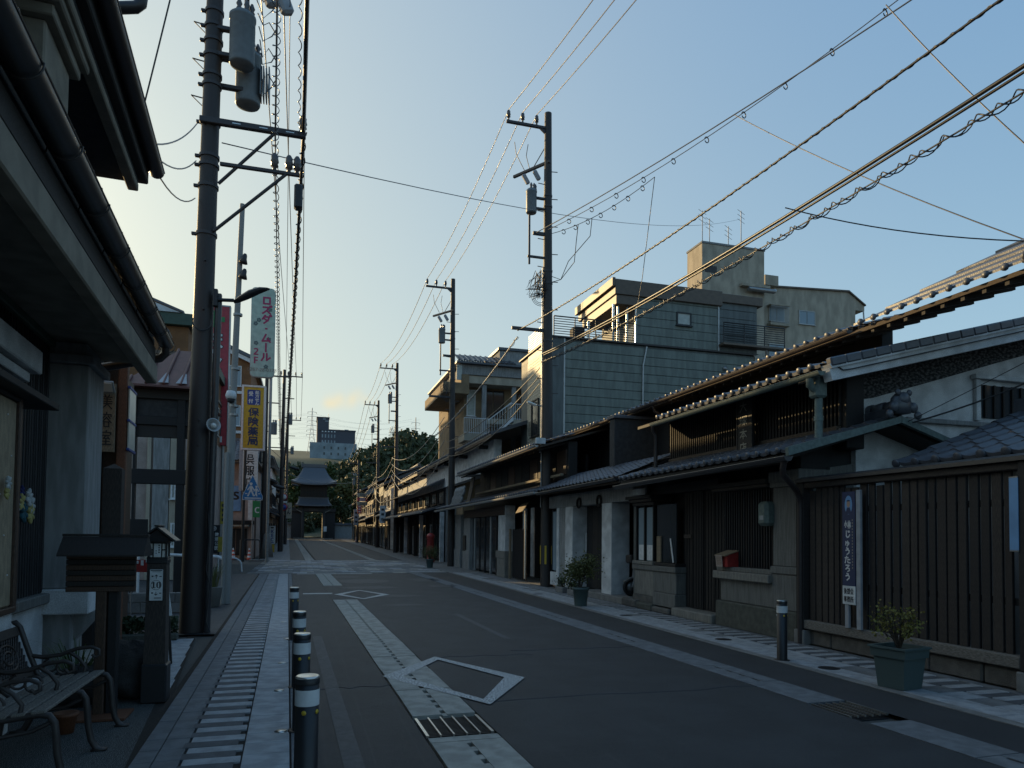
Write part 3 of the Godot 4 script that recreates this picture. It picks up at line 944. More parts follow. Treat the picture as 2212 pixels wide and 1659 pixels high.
func right_pavement() -> void:
	var p := setting("pavement")
	sheet(p, "bedding", "soil", func(_z): return 5.9, func(_z): return 7.4, 8.0, -44.0, -0.008)
	var made := 0
	var rest := {}
	var z := -2.6
	while z > -29.4:
		var d := 0.30
		var row := [[6.0, 0.13, 2.0 * d, "concrete", 0.0], [6.23, 0.31, d, "paver_pale", 0.0], [6.55, 0.31, d, "paver_pale" if rng.randf() < 0.8 else "paver_mix", 0.0],
			[6.93 + 0.03, 0.44, d / 2.0, "paver_pale", -d / 4.0], [6.93 - 0.03, 0.44, d / 2.0, "paver_dark", d / 4.0], [7.24, 0.15, d, "paver_grey", 0.0]]
		for q in row:
			if q[2] > d and int(round((-2.6 - z) / d)) % 2 == 1:
				continue
			var size := Vector3(q[1] - 0.006, 0.04, q[2] - 0.006)
			var at := Vector3(q[0], -0.012 + rng.randf_range(-0.0015, 0.0015), z - q[2] / 2.0 + q[4] + (0.0 if q[4] == 0.0 else 0.0))
			if q[4] != 0.0:
				at.z = z - d / 2.0 + q[4]
			if made < 296 and z < -3.4:
				box(p, "paving_stone", q[3], at, size, rot(rng.randf_range(-0.2, 0.2), 0, rng.randf_range(-0.2, 0.2)), 0.003)
				made += 1
			else:
				if not rest.has(q[3]):
					rest[q[3]] = new_st()
				add_box(rest[q[3]], at, size)
		z -= d
	for k in rest:
		done(p, "paving_stones_beyond", k, rest[k]).set_meta("kind", "stuff")
	sheet(p, "far_paving", "paver_mix", func(_z): return 5.94, func(_z): return 7.4, -29.4, -122.0, 0.008)
	sheet(p, "shop_forecourt", "concrete", func(_z): return 7.3, func(_z): return 10.0, -15.2, -66.0, -0.004)
	# valve covers
	for q in [[6.25, -7.35], [6.35, -9.8], [6.3, -13.2], [6.2, -18.5]]:
		lathe(p, "valve_cover", "iron_black", [Vector2(0.0, 0.0), Vector2(0.13, 0.0), Vector2(0.13, 0.004), Vector2(0.10, 0.006), Vector2(0, 0.006)], Vector3(q[0], 0.006, q[1]), 18, Basis(), false)

# ---------------------------------------------------------------- the house on the left, in the turned frame
func left_house() -> void:
	var o := thing("shop_house", "two storey plaster house with black slats and deep tiled eaves, nearest on the left", "house", Vector3(-2.15, 0, -4.0), LEFT)
	bx(o, "wall", "plaster_tan", Vector3(-9.0, 0.0, 6.0), Vector3(-2.2, 3.75, -9.2))
	bx(o, "lower_wall", "plaster_white", Vector3(-2.19, 0.0, 6.0), Vector3(-2.10, 0.86, -8.5))
	bx(o, "sill", "render_grey", Vector3(-2.19, 0.862, 6.0), Vector3(-2.03, 0.965, -8.48))
	bx(o, "lintel", "cornice_green", Vector3(-2.19, 3.50, 6.0), Vector3(-2.06, 3.58, -8.48))
	bx(o, "slat_backing", "wood_black", Vector3(-2.19, 0.967, 6.0), Vector3(-2.17, 3.498, -8.47))
	var z := -5.2
	while z > -8.45:
		bx(o, "slat", "iron_black" if rng.randf() < 0.5 else "wood_black", Vector3(-2.168, 0.97, z), Vector3(-2.10, 3.495, z - 0.042))
		z -= 0.078
	# column with its caps and footing
	var c := bx(o, "column", "plaster_grey", Vector3(-2.19, 1.0, -8.47), Vector3(-1.75, 3.34, -9.2))
	bx(c, "capital", "plaster_grey", Vector3(-2.19, 3.342, -8.42), Vector3(-1.70, 3.44, -9.27))
	bx(c, "capital", "plaster_grey", Vector3(-2.19, 3.442, -8.50), Vector3(-1.78, 3.58, -9.20))
	bx(c, "footing", "plaster_white", Vector3(-2.19, 0.74, -8.42), Vector3(-1.68, 0.998, -9.15))
	bx(c, "footing", "plaster_grey", Vector3(-2.19, 0.0, -8.55), Vector3(-1.86, 0.738, -9.05))
	slab(c, "haunch", "plaster_grey", [Vector2(0, 0), Vector2(0, 0.30), Vector2(0.24, 0.30)], 0.30, Vector3(-1.862, 0.437, -8.80))
	# eave: soffit, fascia, gutter, tiles
	bx(o, "soffit", "plaster_tan", Vector3(-2.19, 3.582, 6.0), Vector3(-1.26, 3.62, -9.35))
	bx(o, "fascia", "plaster_tan", Vector3(-1.34, 3.36, 6.0), Vector3(-1.22, 3.58, -9.35))
	bx(o, "fascia", "wood_dark", Vector3(-1.32, 3.622, 6.0), Vector3(-1.25, 3.80, -9.38))
	var g := half_pipe(o, "gutter", "gutter_dark", Vector3(-1.155, 3.90, 5.0), Vector3(-1.155, 3.90, -9.52), 0.085)
	for i in 9:
		var zz := -3.2 - i * 0.8
		tube(g, "bracket", "iron_brown", arc(Vector3(-1.155, 3.895, zz), 0.092, Vector3.RIGHT, Vector3.UP, -195, 5, 10), 0.006, -1, 5)
		tube(g, "bracket_wire", "iron_brown", [Vector3(-1.24, 3.88, zz), Vector3(-1.30, 3.70, zz - 0.02)], 0.005, -1, 4)
	tube(o, "downpipe", "pipe_brown", [Vector3(-1.155, 3.84, -9.44), Vector3(-1.155, 3.76, -9.46), Vector3(-1.21, 3.71, -9.5), Vector3(-1.95, 3.52, -9.55), Vector3(-2.05, 3.46, -9.55), Vector3(-2.08, 3.3, -9.55), Vector3(-2.08, 0.0, -9.55)], 0.05, -1, 10)
	tiles(o, Vector3(-1.17, 3.99, 3.6), Vector3(-1.17, 3.99, -9.6), Vector3(-2.0, 4.30, 3.6), 0.265, 0.235, false, 290)
	bx(o, "roof_deck", "wood_dark", Vector3(-1.95, 3.85, 3.6), Vector3(-1.28, 3.93, -9.5))
	verge_stack(o, Vector3(-1.22, 4.03, -9.66))
	# upper storey
	bx(o, "upper_wall", "plaster_tan", Vector3(-9.0, 3.76, 6.0), Vector3(-1.78, 5.24, -8.1))
	bx(o, "upper_band", "wood_black", Vector3(-1.80, 4.36, -6.2), Vector3(-1.765, 5.22, -8.08))
	for pz in [-5.42, -2.6]:
		var p := bx(o, "pilaster", "plaster_tan", Vector3(-1.78, 4.1, pz), Vector3(-1.44, 5.02, pz - 0.62))
		bx(p, "capital", "plaster_tan", Vector3(-1.78, 5.022, pz + 0.06), Vector3(-1.38, 5.10, pz - 0.68))
		bx(p, "capital", "plaster_tan", Vector3(-1.78, 5.102, pz + 0.10), Vector3(-1.33, 5.24, pz - 0.72))
	bx(o, "soffit", "plaster_black", Vector3(-1.9, 5.242, 6.0), Vector3(-1.30, 5.28, -8.2))
	bx(o, "fascia", "plaster_tan", Vector3(-1.40, 5.16, 6.0), Vector3(-1.30, 5.24, -8.22))
	bx(o, "fascia", "wood_dark", Vector3(-1.36, 5.282, 6.0), Vector3(-1.22, 5.42, -8.3))
	half_pipe(o, "gutter", "pipe_brown", Vector3(-1.15, 5.46, 5.0), Vector3(-1.15, 5.46, -8.35), 0.075)
	bx(o, "roof_deck", "wood_dark", Vector3(-3.0, 5.424, 5.0), Vector3(-1.2, 5.47, -8.3))
	tiles(o, Vector3(-1.16, 5.52, 4.0), Vector3(-1.16, 5.52, -8.4), Vector3(-3.4, 6.5, 4.0), 0.265, 0.26, false, 60)
	along(o, "gable_body", "plaster_tan", [Vector2(-1.3, 5.472), Vector2(-5.2, 7.2), Vector2(-9.0, 5.472)], 5.9, -8.1)
	tube(o, "overflow_pipe", "pipe_brown", [Vector3(-1.36, 5.62, -6.1), Vector3(-1.22, 5.64, -6.1), Vector3(-1.02, 5.70, -6.1), Vector3(-0.985, 5.74, -6.1), Vector3(-0.98, 5.80, -6.1), Vector3(-0.98, 6.6, -6.1)], 0.045, -1, 10)
	# long white fascia sign over the slats
	var s := bx(o, "sign_box", "plaster_white", Vector3(-2.095, 3.06, 2.0), Vector3(-1.98, 3.28, -7.72))
	bx(s, "sign_rail", "plaster_white", Vector3(-2.095, 2.95, 2.0), Vector3(-2.03, 3.035, -7.54))
	bx(o, "hood_board", "wood_black", Vector3(-2.10, 2.66, 2.0), Vector3(-1.72, 2.72, -7.25))
	# white wing with the notice board on it
	bx(o, "wing_wall", "plaster_white", Vector3(-2.03, 0.0, 2.0), Vector3(-1.86, 0.95, -6.66))
	var n := thing("notice_board", "weathered tan notice board in a dark brown frame at the left edge", "notice board", Vector3(-1.86, 0.95, -6.2), LEFT)
	bx(n, "board", "board_tan", Vector3(-2.02, 1.0, 2.0), Vector3(-1.865, 2.62, -6.62))
	bx(n, "frame", "wood_brown", Vector3(-2.03, 0.955, -6.622), Vector3(-1.84, 2.655, -6.69))
	bx(n, "frame", "wood_brown", Vector3(-2.03, 0.952, 2.0), Vector3(-1.83, 1.0, -6.621))
	bx(n, "top_board", "wood_black", Vector3(-2.03, 2.622, 2.0), Vector3(-1.84, 2.655, -6.621))
	for k in 5:
		lathe(n, "drawing_pin", "steel_bright", [Vector2(0.007, 0), Vector2(0.005, 0.006), Vector2(0, 0.007)], Vector3(-1.864, 1.25 + 0.31 * k, -6.52 + 0.11 * (k % 3)), 8, rot(0, 0, -90))

func arc(c: Vector3, r: float, u: Vector3, v: Vector3, a0: float, a1: float, n: int) -> Array:
	var p := []
	for i in n + 1:
		var t := deg_to_rad(lerpf(a0, a1, float(i) / n))
		p.append(c + u * cos(t) * r + v * sin(t) * r)
	return p

# open gutter: the lower half of a pipe, with thickness
func half_pipe(parent: Node3D, called: String, m, a: Vector3, b: Vector3, r: float) -> MeshInstance3D:
	var st := new_st(true)
	var d := (b - a).normalized()
	var s := d.cross(Vector3.UP).normalized()
	var n := 10
	for pass_r in [[r, 1.0], [r - 0.006, -1.0]]:
		for i in n:
			var t0 := PI + PI * i / n
			var t1 := PI + PI * (i + 1) / n
			var o0: Vector3 = s * cos(t0) * pass_r[0] + Vector3.UP * sin(t0) * pass_r[0]
			var o1: Vector3 = s * cos(t1) * pass_r[0] + Vector3.UP * sin(t1) * pass_r[0]
			quad_out(st, a + o0, a + o1, b + o1, b + o0, (o0 + o1) * pass_r[1])
	st.set_smooth_group(-1)
	for sg in [-1.0, 1.0]:
		quad_out(st, a + s * sg * r, b + s * sg * r, b + s * sg * (r - 0.006), a + s * sg * (r - 0.006), Vector3.UP)
		add_tube(st, [a + s * sg * r, b + s * sg * r], 0.007, -1, 6)
		st.set_smooth_group(-1)
	for e in [[a, -1.0], [b, 1.0]]:
		for i in n:
			var t0 := PI + PI * i / n
			var t1 := PI + PI * (i + 1) / n
			tri_out(st, e[0], e[0] + s * cos(t0) * r + Vector3.UP * sin(t0) * r, e[0] + s * cos(t1) * r + Vector3.UP * sin(t1) * r, d * e[1])
	return done(parent, called, m, st)

func verge_stack(o: Node3D, at: Vector3) -> void:
	for i in 6:
		box(o, "verge_tile", ["tile", "tile_b", "tile_c"][i % 3], at + Vector3(-0.03 - 0.20 * i, 0.03 + 0.074 * i, 0), Vector3(0.25, 0.10, 0.30), rot(0, 0, -19), 0.015)

func salon() -> void:
	var o := thing("salon", "low dark timber hairdresser's house between the left house and the thick pole", "house", Vector3(-3.5, 0, -11.1), LEFT)
	bx(o, "wall", "wood_black", Vector3(-8.0, 0, -11.1), Vector3(-2.15, 4.0, -12.9))
	bx(o, "roof_edge", "wood_dark", Vector3(-8.0, 4.0, -10.7), Vector3(-2.1, 4.12, -12.9))
	tiles(o, Vector3(-3.2, 3.98, -10.55), Vector3(-2.0, 3.98, -10.55), Vector3(-3.2, 4.5, -12.0), 0.26, 0.24, true, 60)
	bx(o, "doorpost", "wood_red", Vector3(-1.92, 0.0, -11.0), Vector3(-1.80, 4.0, -11.12))
	bx(o, "window_panel", "glass_milky", Vector3(-1.788, 2.75, -11.0), Vector3(-1.77, 3.58, -11.5))
	for yy in [2.72, 3.12, 3.58]:
		bx(o, "window_bar", "sign_blue", Vector3(-1.795, yy, -10.98), Vector3(-1.76, yy + 0.035, -11.52))
	bx(o, "shutter", "wood_brown", Vector3(-2.15, 0.0, -11.3), Vector3(-1.94, 3.9, -12.4))
	var s := thing("shop_sign", "pale wooden hanging board with three brushed black characters beside white column", "sign", Vector3(-2.02, 2.6, -10.95), LEFT)
	bx(s, "board", "wood_pale", Vector3(-2.14, 2.68, -10.92), Vector3(-1.93, 3.62, -10.96))
	text(s, "lettering", "ink_black", "美容室", Vector3(-2.105, 3.47, -10.914), Vector3.RIGHT, Vector3.DOWN, 0.145, 0.21, 0.11, Vector2(0, 1.17))
	var l := box(s, "lamp_hood", "aluminium", Vector3(-2.03, 3.55, -10.80), Vector3(0.20, 0.03, 0.20), rot(-35, 0, 0))
	box(l, "lamp_face", "lamp_glass", Vector3(-2.03, 3.52, -10.78), Vector3(0.16, 0.01, 0.16), Basis())
	var k := thing("wooden_stake", "tall weathered square wooden post with a pointed top beside the white column", "post", Vector3(-1.70, 0, -9.75), LEFT)
	var st := new_st()
	add_box(st, Vector3(-1.72, 1.18, -9.78), Vector3(0.20, 2.36, 0.20))
	for q in [[-1, -1, 1, -1], [1, -1, 1, 1], [1, 1, -1, 1], [-1, 1, -1, -1]]:
		var c := Vector3(-1.72, 2.361, -9.78)
		tri_out(st, c + Vector3(q[0] * 0.10, 0, q[1] * 0.10), c + Vector3(q[2] * 0.10, 0, q[3] * 0.10), c + Vector3(0, 0.065, 0), Vector3(q[0] + q[2], 1, q[1] + q[3]))
	done(k, "shaft", "wood_slat_c", st)
	box(k, "iron_band", "iron_black", Vector3(-1.72, 0.3, -9.78), Vector3(0.212, 0.04, 0.212))

func window(parent: Node3D, c: Vector3, w: float, h: float, face: Basis, glass := "glass_dark", frame := "aluminium", panes := 2) -> void:
	# c lies on the wall's surface; face.z points out of the wall
	var f := mi(parent, "window", frame_mesh(w, h, 0.05, 0.07), frame, c + face.z * 0.02, face)
	for i in panes:
		var x := -w / 2.0 + w * (i + 0.5) / panes
		var pn := mi(f, "pane", box_mesh(Vector3(w / panes - 0.05, h - 0.06, 0.012), 0.0), glass, c, face)
		pn.transform = Transform3D(Basis(), Vector3(x, 0, -0.008 + 0.012 * (i % 2)))
	var sl := mi(f, "sill", box_mesh(Vector3(w + 0.1, 0.04, 0.12), 0.006), frame, c, face)
	sl.transform = Transform3D(Basis(), Vector3(0, -h / 2.0 - 0.02, 0.02))

func frame_mesh(w: float, h: float, t: float, d: float) -> Mesh:
	var key := "frame %.3f %.3f %.3f %.3f" % [w, h, t, d]
	if BOXES.has(key):
		return BOXES[key]
	var st := new_st()
	add_box(st, Vector3(0, h / 2.0 - t / 2.0, 0), Vector3(w, t, d))
	add_box(st, Vector3(0, -h / 2.0 + t / 2.0, 0), Vector3(w, t, d))
	for s in [-1.0, 1.0]:
		add_box(st, Vector3(s * (w / 2.0 - t / 2.0), 0, 0), Vector3(t, h - 2.0 * t, d))
	st.generate_normals()
	BOXES[key] = st.commit()
	return BOXES[key]

const FACE_ST_R := Basis(Vector3(0, 0, -1), Vector3(0, 1, 0), Vector3(1, 0, 0))    # looks towards +x
const FACE_ST_L := Basis(Vector3(0, 0, 1), Vector3(0, 1, 0), Vector3(-1, 0, 0))    # looks towards -x

func left_far() -> void:
	# wooden gate with a red sheet-metal roof in the yard
	var g := thing("roofed_gate", "dark timber gate with red sheet metal roof behind the thick pole", "gate", Vector3(-3.1, 0, -19.0))
	for px in [-3.95, -2.93, -2.58]:
		bx(g, "post", "wood_black", Vector3(px - (0.03 if px < -3.5 else 0.09), 0, -18.95), Vector3(px + (0.03 if px < -3.5 else 0.09), 4.86, -19.13))
	bx(g, "beam", "wood_dark", Vector3(-4.4, 4.84, -18.93), Vector3(-2.45, 5.07, -19.15))
	bx(g, "beam", "wood_black", Vector3(-4.2, 4.20, -18.97), Vector3(-2.45, 4.42, -19.11))
	bx(g, "panel", "plaster_black", Vector3(-4.1, 4.42, -19.02), Vector3(-2.47, 4.84, -19.08))
	bx(g, "panel", "wood_dark", Vector3(-4.1, 3.90, -19.02), Vector3(-2.47, 4.20, -19.08))
	bx(g, "beam", "wood_black", Vector3(-4.3, 2.76, -18.94), Vector3(-2.45, 3.12, -19.14))
	bx(g, "eave_board", "wood_grey", Vector3(-4.35, 5.072, -18.72), Vector3(-2.42, 5.13, -18.76))
	var st := new_st()
	var a := Vector3(-4.2, 5.12, -18.6)
	var b := Vector3(-2.42, 5.12, -18.6)
	var c := Vector3(-2.42, 6.45, -20.6)
	var d := Vector3(-3.3, 6.45, -20.6)
	quad_out(st, a, b, c, d, Vector3(0, 1, 1))
	quad_out(st, a, d, Vector3(-3.3, 6.45, -21.0), Vector3(-4.2, 5.12, -22.8), Vector3(-1, 1, 0))
	quad_out(st, a, b, b - Vector3(0, 0.05, 0), a - Vector3(0, 0.05, 0), Vector3(0, 0, 1))
	quad_out(st, a - Vector3(0, 0.05, 0), b - Vector3(0, 0.05, 0), Vector3(-2.42, 5.07, -22.8), Vector3(-4.2, 5.07, -22.8), Vector3(0, -1, 0))
	var r := done(g, "roof", "roof_red", st)
	for i in 5:
		var x := -4.05 + 0.38 * i
		var top := 1.0 if x > -3.3 else (x + 4.2) / 0.9
		var rib := tube(g, "roof_rib", "roof_red", [Vector3(x, 5.15, -18.6), Vector3(x, 5.15 + 1.33 * top, -18.6 - 2.0 * top)], 0.035, -1, 6)
		rib.name = "roof_rib"
	for q in [[-3.3, 0.28], [-2.9, 0.3], [-3.62, 0.2]]:
		var sn := new_st()
		var y0 := 0.12
		for k in 5:
			quad_out(sn, Vector3(q[0] - q[1] * 0.42 + 0.018 * k, 5.19 + 0.07 * k, -18.63 - 0.105 * k), Vector3(q[0] + q[1] * 0.42 - 0.018 * k, 5.19 + 0.07 * k, -18.63 - 0.105 * k), Vector3(q[0] + q[1] * 0.40 - 0.018 * (k + 1), 5.26 + 0.07 * k, -18.735 - 0.105 * k), Vector3(q[0] - q[1] * 0.40 + 0.018 * (k + 1), 5.26 + 0.07 * k, -18.735 - 0.105 * k), Vector3(0, 1, 0.6))
		done(g, "bare_zinc_patch", "grey_paint", sn)
	bx(g, "side_fence", "wood_black", Vector3(-4.0, 1.2, -18.9), Vector3(-3.6, 1.9, -18.95))
	# the two orange brick coloured buildings beyond
	var o := thing("apartment_building", "orange and beige striped building with green cornice behind the timber gate", "building", Vector3(-8.0, 0, -26.0))
	bx(o, "wall", "wall_pink", Vector3(-15.0, 0, -26.0), Vector3(-3.85, 5.6, -39.4))
	bx(o, "wall", "wall_orange", Vector3(-15.0, 5.602, -26.02), Vector3(-3.87, 8.55, -39.4))
	for q in [[-4.95, 0.06, "wall_cream"], [-4.58, 0.25, "plaster_grey"], [-4.17, 0.14, "wall_cream"], [-6.0, 0.3, "plaster_grey"], [-7.2, 0.3, "wall_cream"]]:
		bx(o, "pier", q[2], Vector3(q[0] - q[1], 0.0, -25.99), Vector3(q[0] + q[1], 5.5, -25.9))
	bx(o, "cornice", "cornice_green", Vector3(-15.2, 8.552, -25.8), Vector3(-3.7, 8.95, -39.5))
	bx(o, "string_course", "metal_brown", Vector3(-15.05, 7.55, -25.95), Vector3(-3.82, 7.68, -39.4))
	for gx in [-5.3, -7.6]:
		slab(o, "gable", "plaster_white", [Vector2(-1.2, 0), Vector2(0, 0.62 if gx < -6.0 else 0.42), Vector2(1.2, 0)], 0.3, Vector3(gx, 8.953, -25.9))
		slab(o, "gable_roof", "tile", [Vector2(-1.3, 0), Vector2(0, 0.70 if gx < -6.0 else 0.48), Vector2(1.3, 0), Vector2(1.3, 0.07), Vector2(0, 0.78 if gx < -6.0 else 0.56), Vector2(-1.3, 0.07)], 3.0, Vector3(gx, 8.96, -27.3))
	var ch := bx(o, "chimney", "metal_brown", Vector3(-7.0, 8.95, -26.6), Vector3(-6.6, 10.0, -27.0))
	bx(ch, "chimney_cap", "metal_brown", Vector3(-7.06, 10.15, -26.54), Vector3(-6.54, 10.22, -27.06))
	tube(o, "lightning_rod", "steel", [Vector3(-6.9, 10.2, -26.7), Vector3(-6.9, 11.6, -26.7)], 0.02)
	for i in 4:
		window(o, Vector3(-3.84, 6.6, -28.5 - 2.8 * i), 1.2, 1.3, FACE_ST_R)
	for i in 2:
		window(o, Vector3(-4.16 - 0.02 * i, 1.5 + 1.6 * i, -25.88), 0.16, 0.8, Basis(), "glass_milky", "white_paint", 1)
	var o2 := thing("apartment_building", "taller orange building with white window bands seen behind the red sign", "building", Vector3(-8.0, 0, -55.0))
	bx(o2, "wall", "wall_orange", Vector3(-13.0, 0, -55.0), Vector3(-3.9, 14.2, -66.0))
	slab(o2, "gable", "wall_orange", [Vector2(-4.5, 0), Vector2(0, 1.9), Vector2(4.5, 0)], 10.0, Vector3(-8.45, 14.2, -60.0))
	slab(o2, "gable_roof", "tile", [Vector2(-4.9, -0.1), Vector2(0, 2.0), Vector2(4.9, -0.1), Vector2(4.9, 0.15), Vector2(0, 2.25), Vector2(-4.9, 0.15)], 10.6, Vector3(-8.45, 14.25, -59.9))
	slab(o2, "bargeboard", "white_paint", [Vector2(-4.7, -0.3), Vector2(0, 1.75), Vector2(4.7, -0.3), Vector2(4.7, 0.0), Vector2(0, 2.05), Vector2(-4.7, 0.0)], 0.12, Vector3(-8.45, 14.2, -54.75))
	for j in 4:
		for i in 3:
			window(o2, Vector3(-5.1 - 2.6 * i, 4.3 + 2.9 * j, -54.98), 1.1, 1.5, Basis(), "glass_blue", "white_paint", 2)
		bx(o2, "white_band", "white_paint", Vector3(-13.05, 3.0 + 2.9 * j, -54.9), Vector3(-3.85, 3.2 + 2.9 * j, -55.0))
	# pink house with the sky blue fascia
	var h := thing("shop_house", "pink plastered shop with light blue fascia and grey tiled roof across the side street", "shop", Vector3(-6.0, 0, -47.0))
	bx(h, "wall", "wall_pink", Vector3(-12.0, 0, -47.0), Vector3(-3.0, 5.9, -54.0))
	bx(h, "eave", "wood_grey", Vector3(-12.3, 5.9, -46.4), Vector3(-2.7, 6.02, -54.2))
	tiles(h, Vector3(-12.3, 6.05, -46.35), Vector3(-2.75, 6.05, -46.35), Vector3(-12.3, 7.5, -49.2), 0.3, 0.3, true, 290)
	bx(h, "ridge", "tile", Vector3(-12.3, 7.35, -49.3), Vector3(-2.7, 7.75, -49.7))
	bx(h, "roof_back", "tile_c", Vector3(-12.3, 6.03, -49.7), Vector3(-2.75, 7.0, -54.0))
	bx(h, "fascia_sign", "sign_sky", Vector3(-11.0, 2.93, -46.9), Vector3(-3.75, 4.50, -46.99))
	latin(h, "lettering", "ink_black", "em s", Vector3(-4.8, 3.95, -46.89), 0.62)
	text(h, "lettering", "ink_black", "ルミーズ", Vector3(-5.5, 3.42, -46.89), Vector3.RIGHT, Vector3.DOWN, 0.22, 0.22, 0.12, Vector2(1.1, 0))
	bx(h, "awning", "wood_black", Vector3(-11.5, 2.10, -45.9), Vector3(-2.9, 2.34, -47.0))
	bx(h, "white_strip", "white_paint", Vector3(-11.0, 1.98, -46.1), Vector3(-3.2, 2.09, -46.98))
	for i in 5:
		window(h, Vector3(-10.0 + 1.5 * i, 1.05, -46.98), 1.3, 1.6, Basis(), "glass_dark", "wood_black", 2)
	bx(h, "drainpipe", "pipe_brown", Vector3(-4.55, 0.0, -46.85), Vector3(-4.45, 5.8, -46.95))
	# rows of town houses that run on towards the temple gate
	var z := -55.0
	var kinds := [["grey plastered", "plaster_grey"], ["brown boarded", "wood_brown"], ["white plastered", "plaster_white"], ["dark boarded", "wood_black"], ["tan plastered", "plaster_tan"], ["grey boarded", "wood_grey"]]
	for i in 6:
		var w := [9.5, 8.0, 11.0, 9.0, 12.0, 12.0][i] as float
		town_house(-1, z, w, [8.6, 7.4, 9.2, 7.0, 8.0, 7.4][i], kinds[i][1], "%s town house, %s from the side street on the left" % [kinds[i][0], ["first", "second", "third", "fourth", "fifth", "sixth"][i]], i)
		z -= w + 0.25

# side: -1 for the left row, +1 for the right one
func town_house(side: int, z: float, w: float, h: float, m: String, label: String, k: int) -> void:
	var y := gh(z - w / 2.0)
	var x := (-2.9 + ST * 0.4 * (z + 55.0)) if side < 0 else 7.7
	var f := FACE_ST_R if side < 0 else FACE_ST_L
	var s := float(-side)          # direction from the wall towards the street
	var o := thing("town_house", label, "house", Vector3(x, y, z - w / 2.0), 0.0, "town houses along the far street")
	var X := func(d: float) -> float: return x + s * d
	bx(o, "wall", m, Vector3(X.call(-7.0), y, z), Vector3(X.call(0.0), y + h - 1.6, z - w))
	var e := h - 1.6
	var pts := [Vector2(X.call(0.7), y + e - 0.05), Vector2(X.call(-3.5), y + h), Vector2(X.call(-7.6), y + e - 0.05), Vector2(X.call(-7.6), y + e + 0.12), Vector2(X.call(-3.5), y + h + 0.2), Vector2(X.call(0.7), y + e + 0.12)]
	along(o, "roof", "tile_c", pts, z + 0.3, z - w - 0.3)
	along(o, "gable", m, [Vector2(X.call(0.0), y + e - 0.02), Vector2(X.call(-3.5), y + h - 0.05), Vector2(X.call(-7.0), y + e - 0.02)], z - 0.02, z - w + 0.02)
	bx(o, "ridge", "tile", Vector3(X.call(-3.35), y + h + 0.1, z + 0.3), Vector3(X.call(-3.65), y + h + 0.36, z - w - 0.3))
	var n := int(w / 0.45)
	for i in n:
		lathe(o, "eave_tile", "tile_b", [Vector2(0.07, 0), Vector2(0.07, 0.05), Vector2(0, 0.06)], Vector3(X.call(0.70), y + e + 0.08, z - w * (i + 0.5) / n), 8, rot(0, 0, 90.0 * side))
	# pent roof over the shop front
	var p := 2.9 + 0.25 * (k % 3)
	along(o, "pent_roof", "tile", [Vector2(X.call(1.0), y + p - 0.1), Vector2(X.call(0.0), y + p + 0.35), Vector2(X.call(0.0), y + p + 0.48), Vector2(X.call(1.0), y + p + 0.02)], z + 0.1, z - w - 0.1)
	half_pipe(o, "gutter", "gutter_dark", Vector3(X.call(1.04), y + p - 0.04, z), Vector3(X.call(1.04), y + p - 0.04, z - w), 0.06)
	var nw := int(w / 2.4)
	for i in nw:
		var zc := z - w * (i + 0.5) / nw
		window(o, Vector3(X.call(0.005), y + p + 1.35, zc), 1.5, 1.1, f, "glass_dark", ["aluminium", "wood_brown", "wood_black"][k % 3], 2)
		var d := mi(o, "shop_window", frame_mesh(w / nw - 0.3, 2.2, 0.09, 0.10), ["wood_black", "wood_brown", "aluminium"][(k + i) % 3], Vector3(X.call(0.02), y + 1.2, zc), f)
		for q in 2:
			var pn := mi(d, "pane", box_mesh(Vector3((w / nw - 0.5) / 2.0, 2.0, 0.02), 0.0), "glass_dark", Vector3.ZERO)
			pn.transform = Transform3D(Basis(), Vector3((q - 0.5) * (w / nw - 0.45) / 2.0, 0, -0.01 + 0.02 * q))
		box(o, "post", "wood_dark", Vector3(X.call(0.06), y + 1.45, z - w * i / nw - 0.08), Vector3(0.14, 2.9, 0.14))
	box(o, "header", ["wood_brown", "plaster_tan", "wood_dark"][k % 3], Vector3(X.call(0.06), y + 2.58, z - w / 2.0), Vector3(0.10, 0.5, w - 0.2))

# ---------------------------------------------------------------- right-hand side, nearest houses
func fence_and_store() -> void:
	fence()
	kura()
	store()

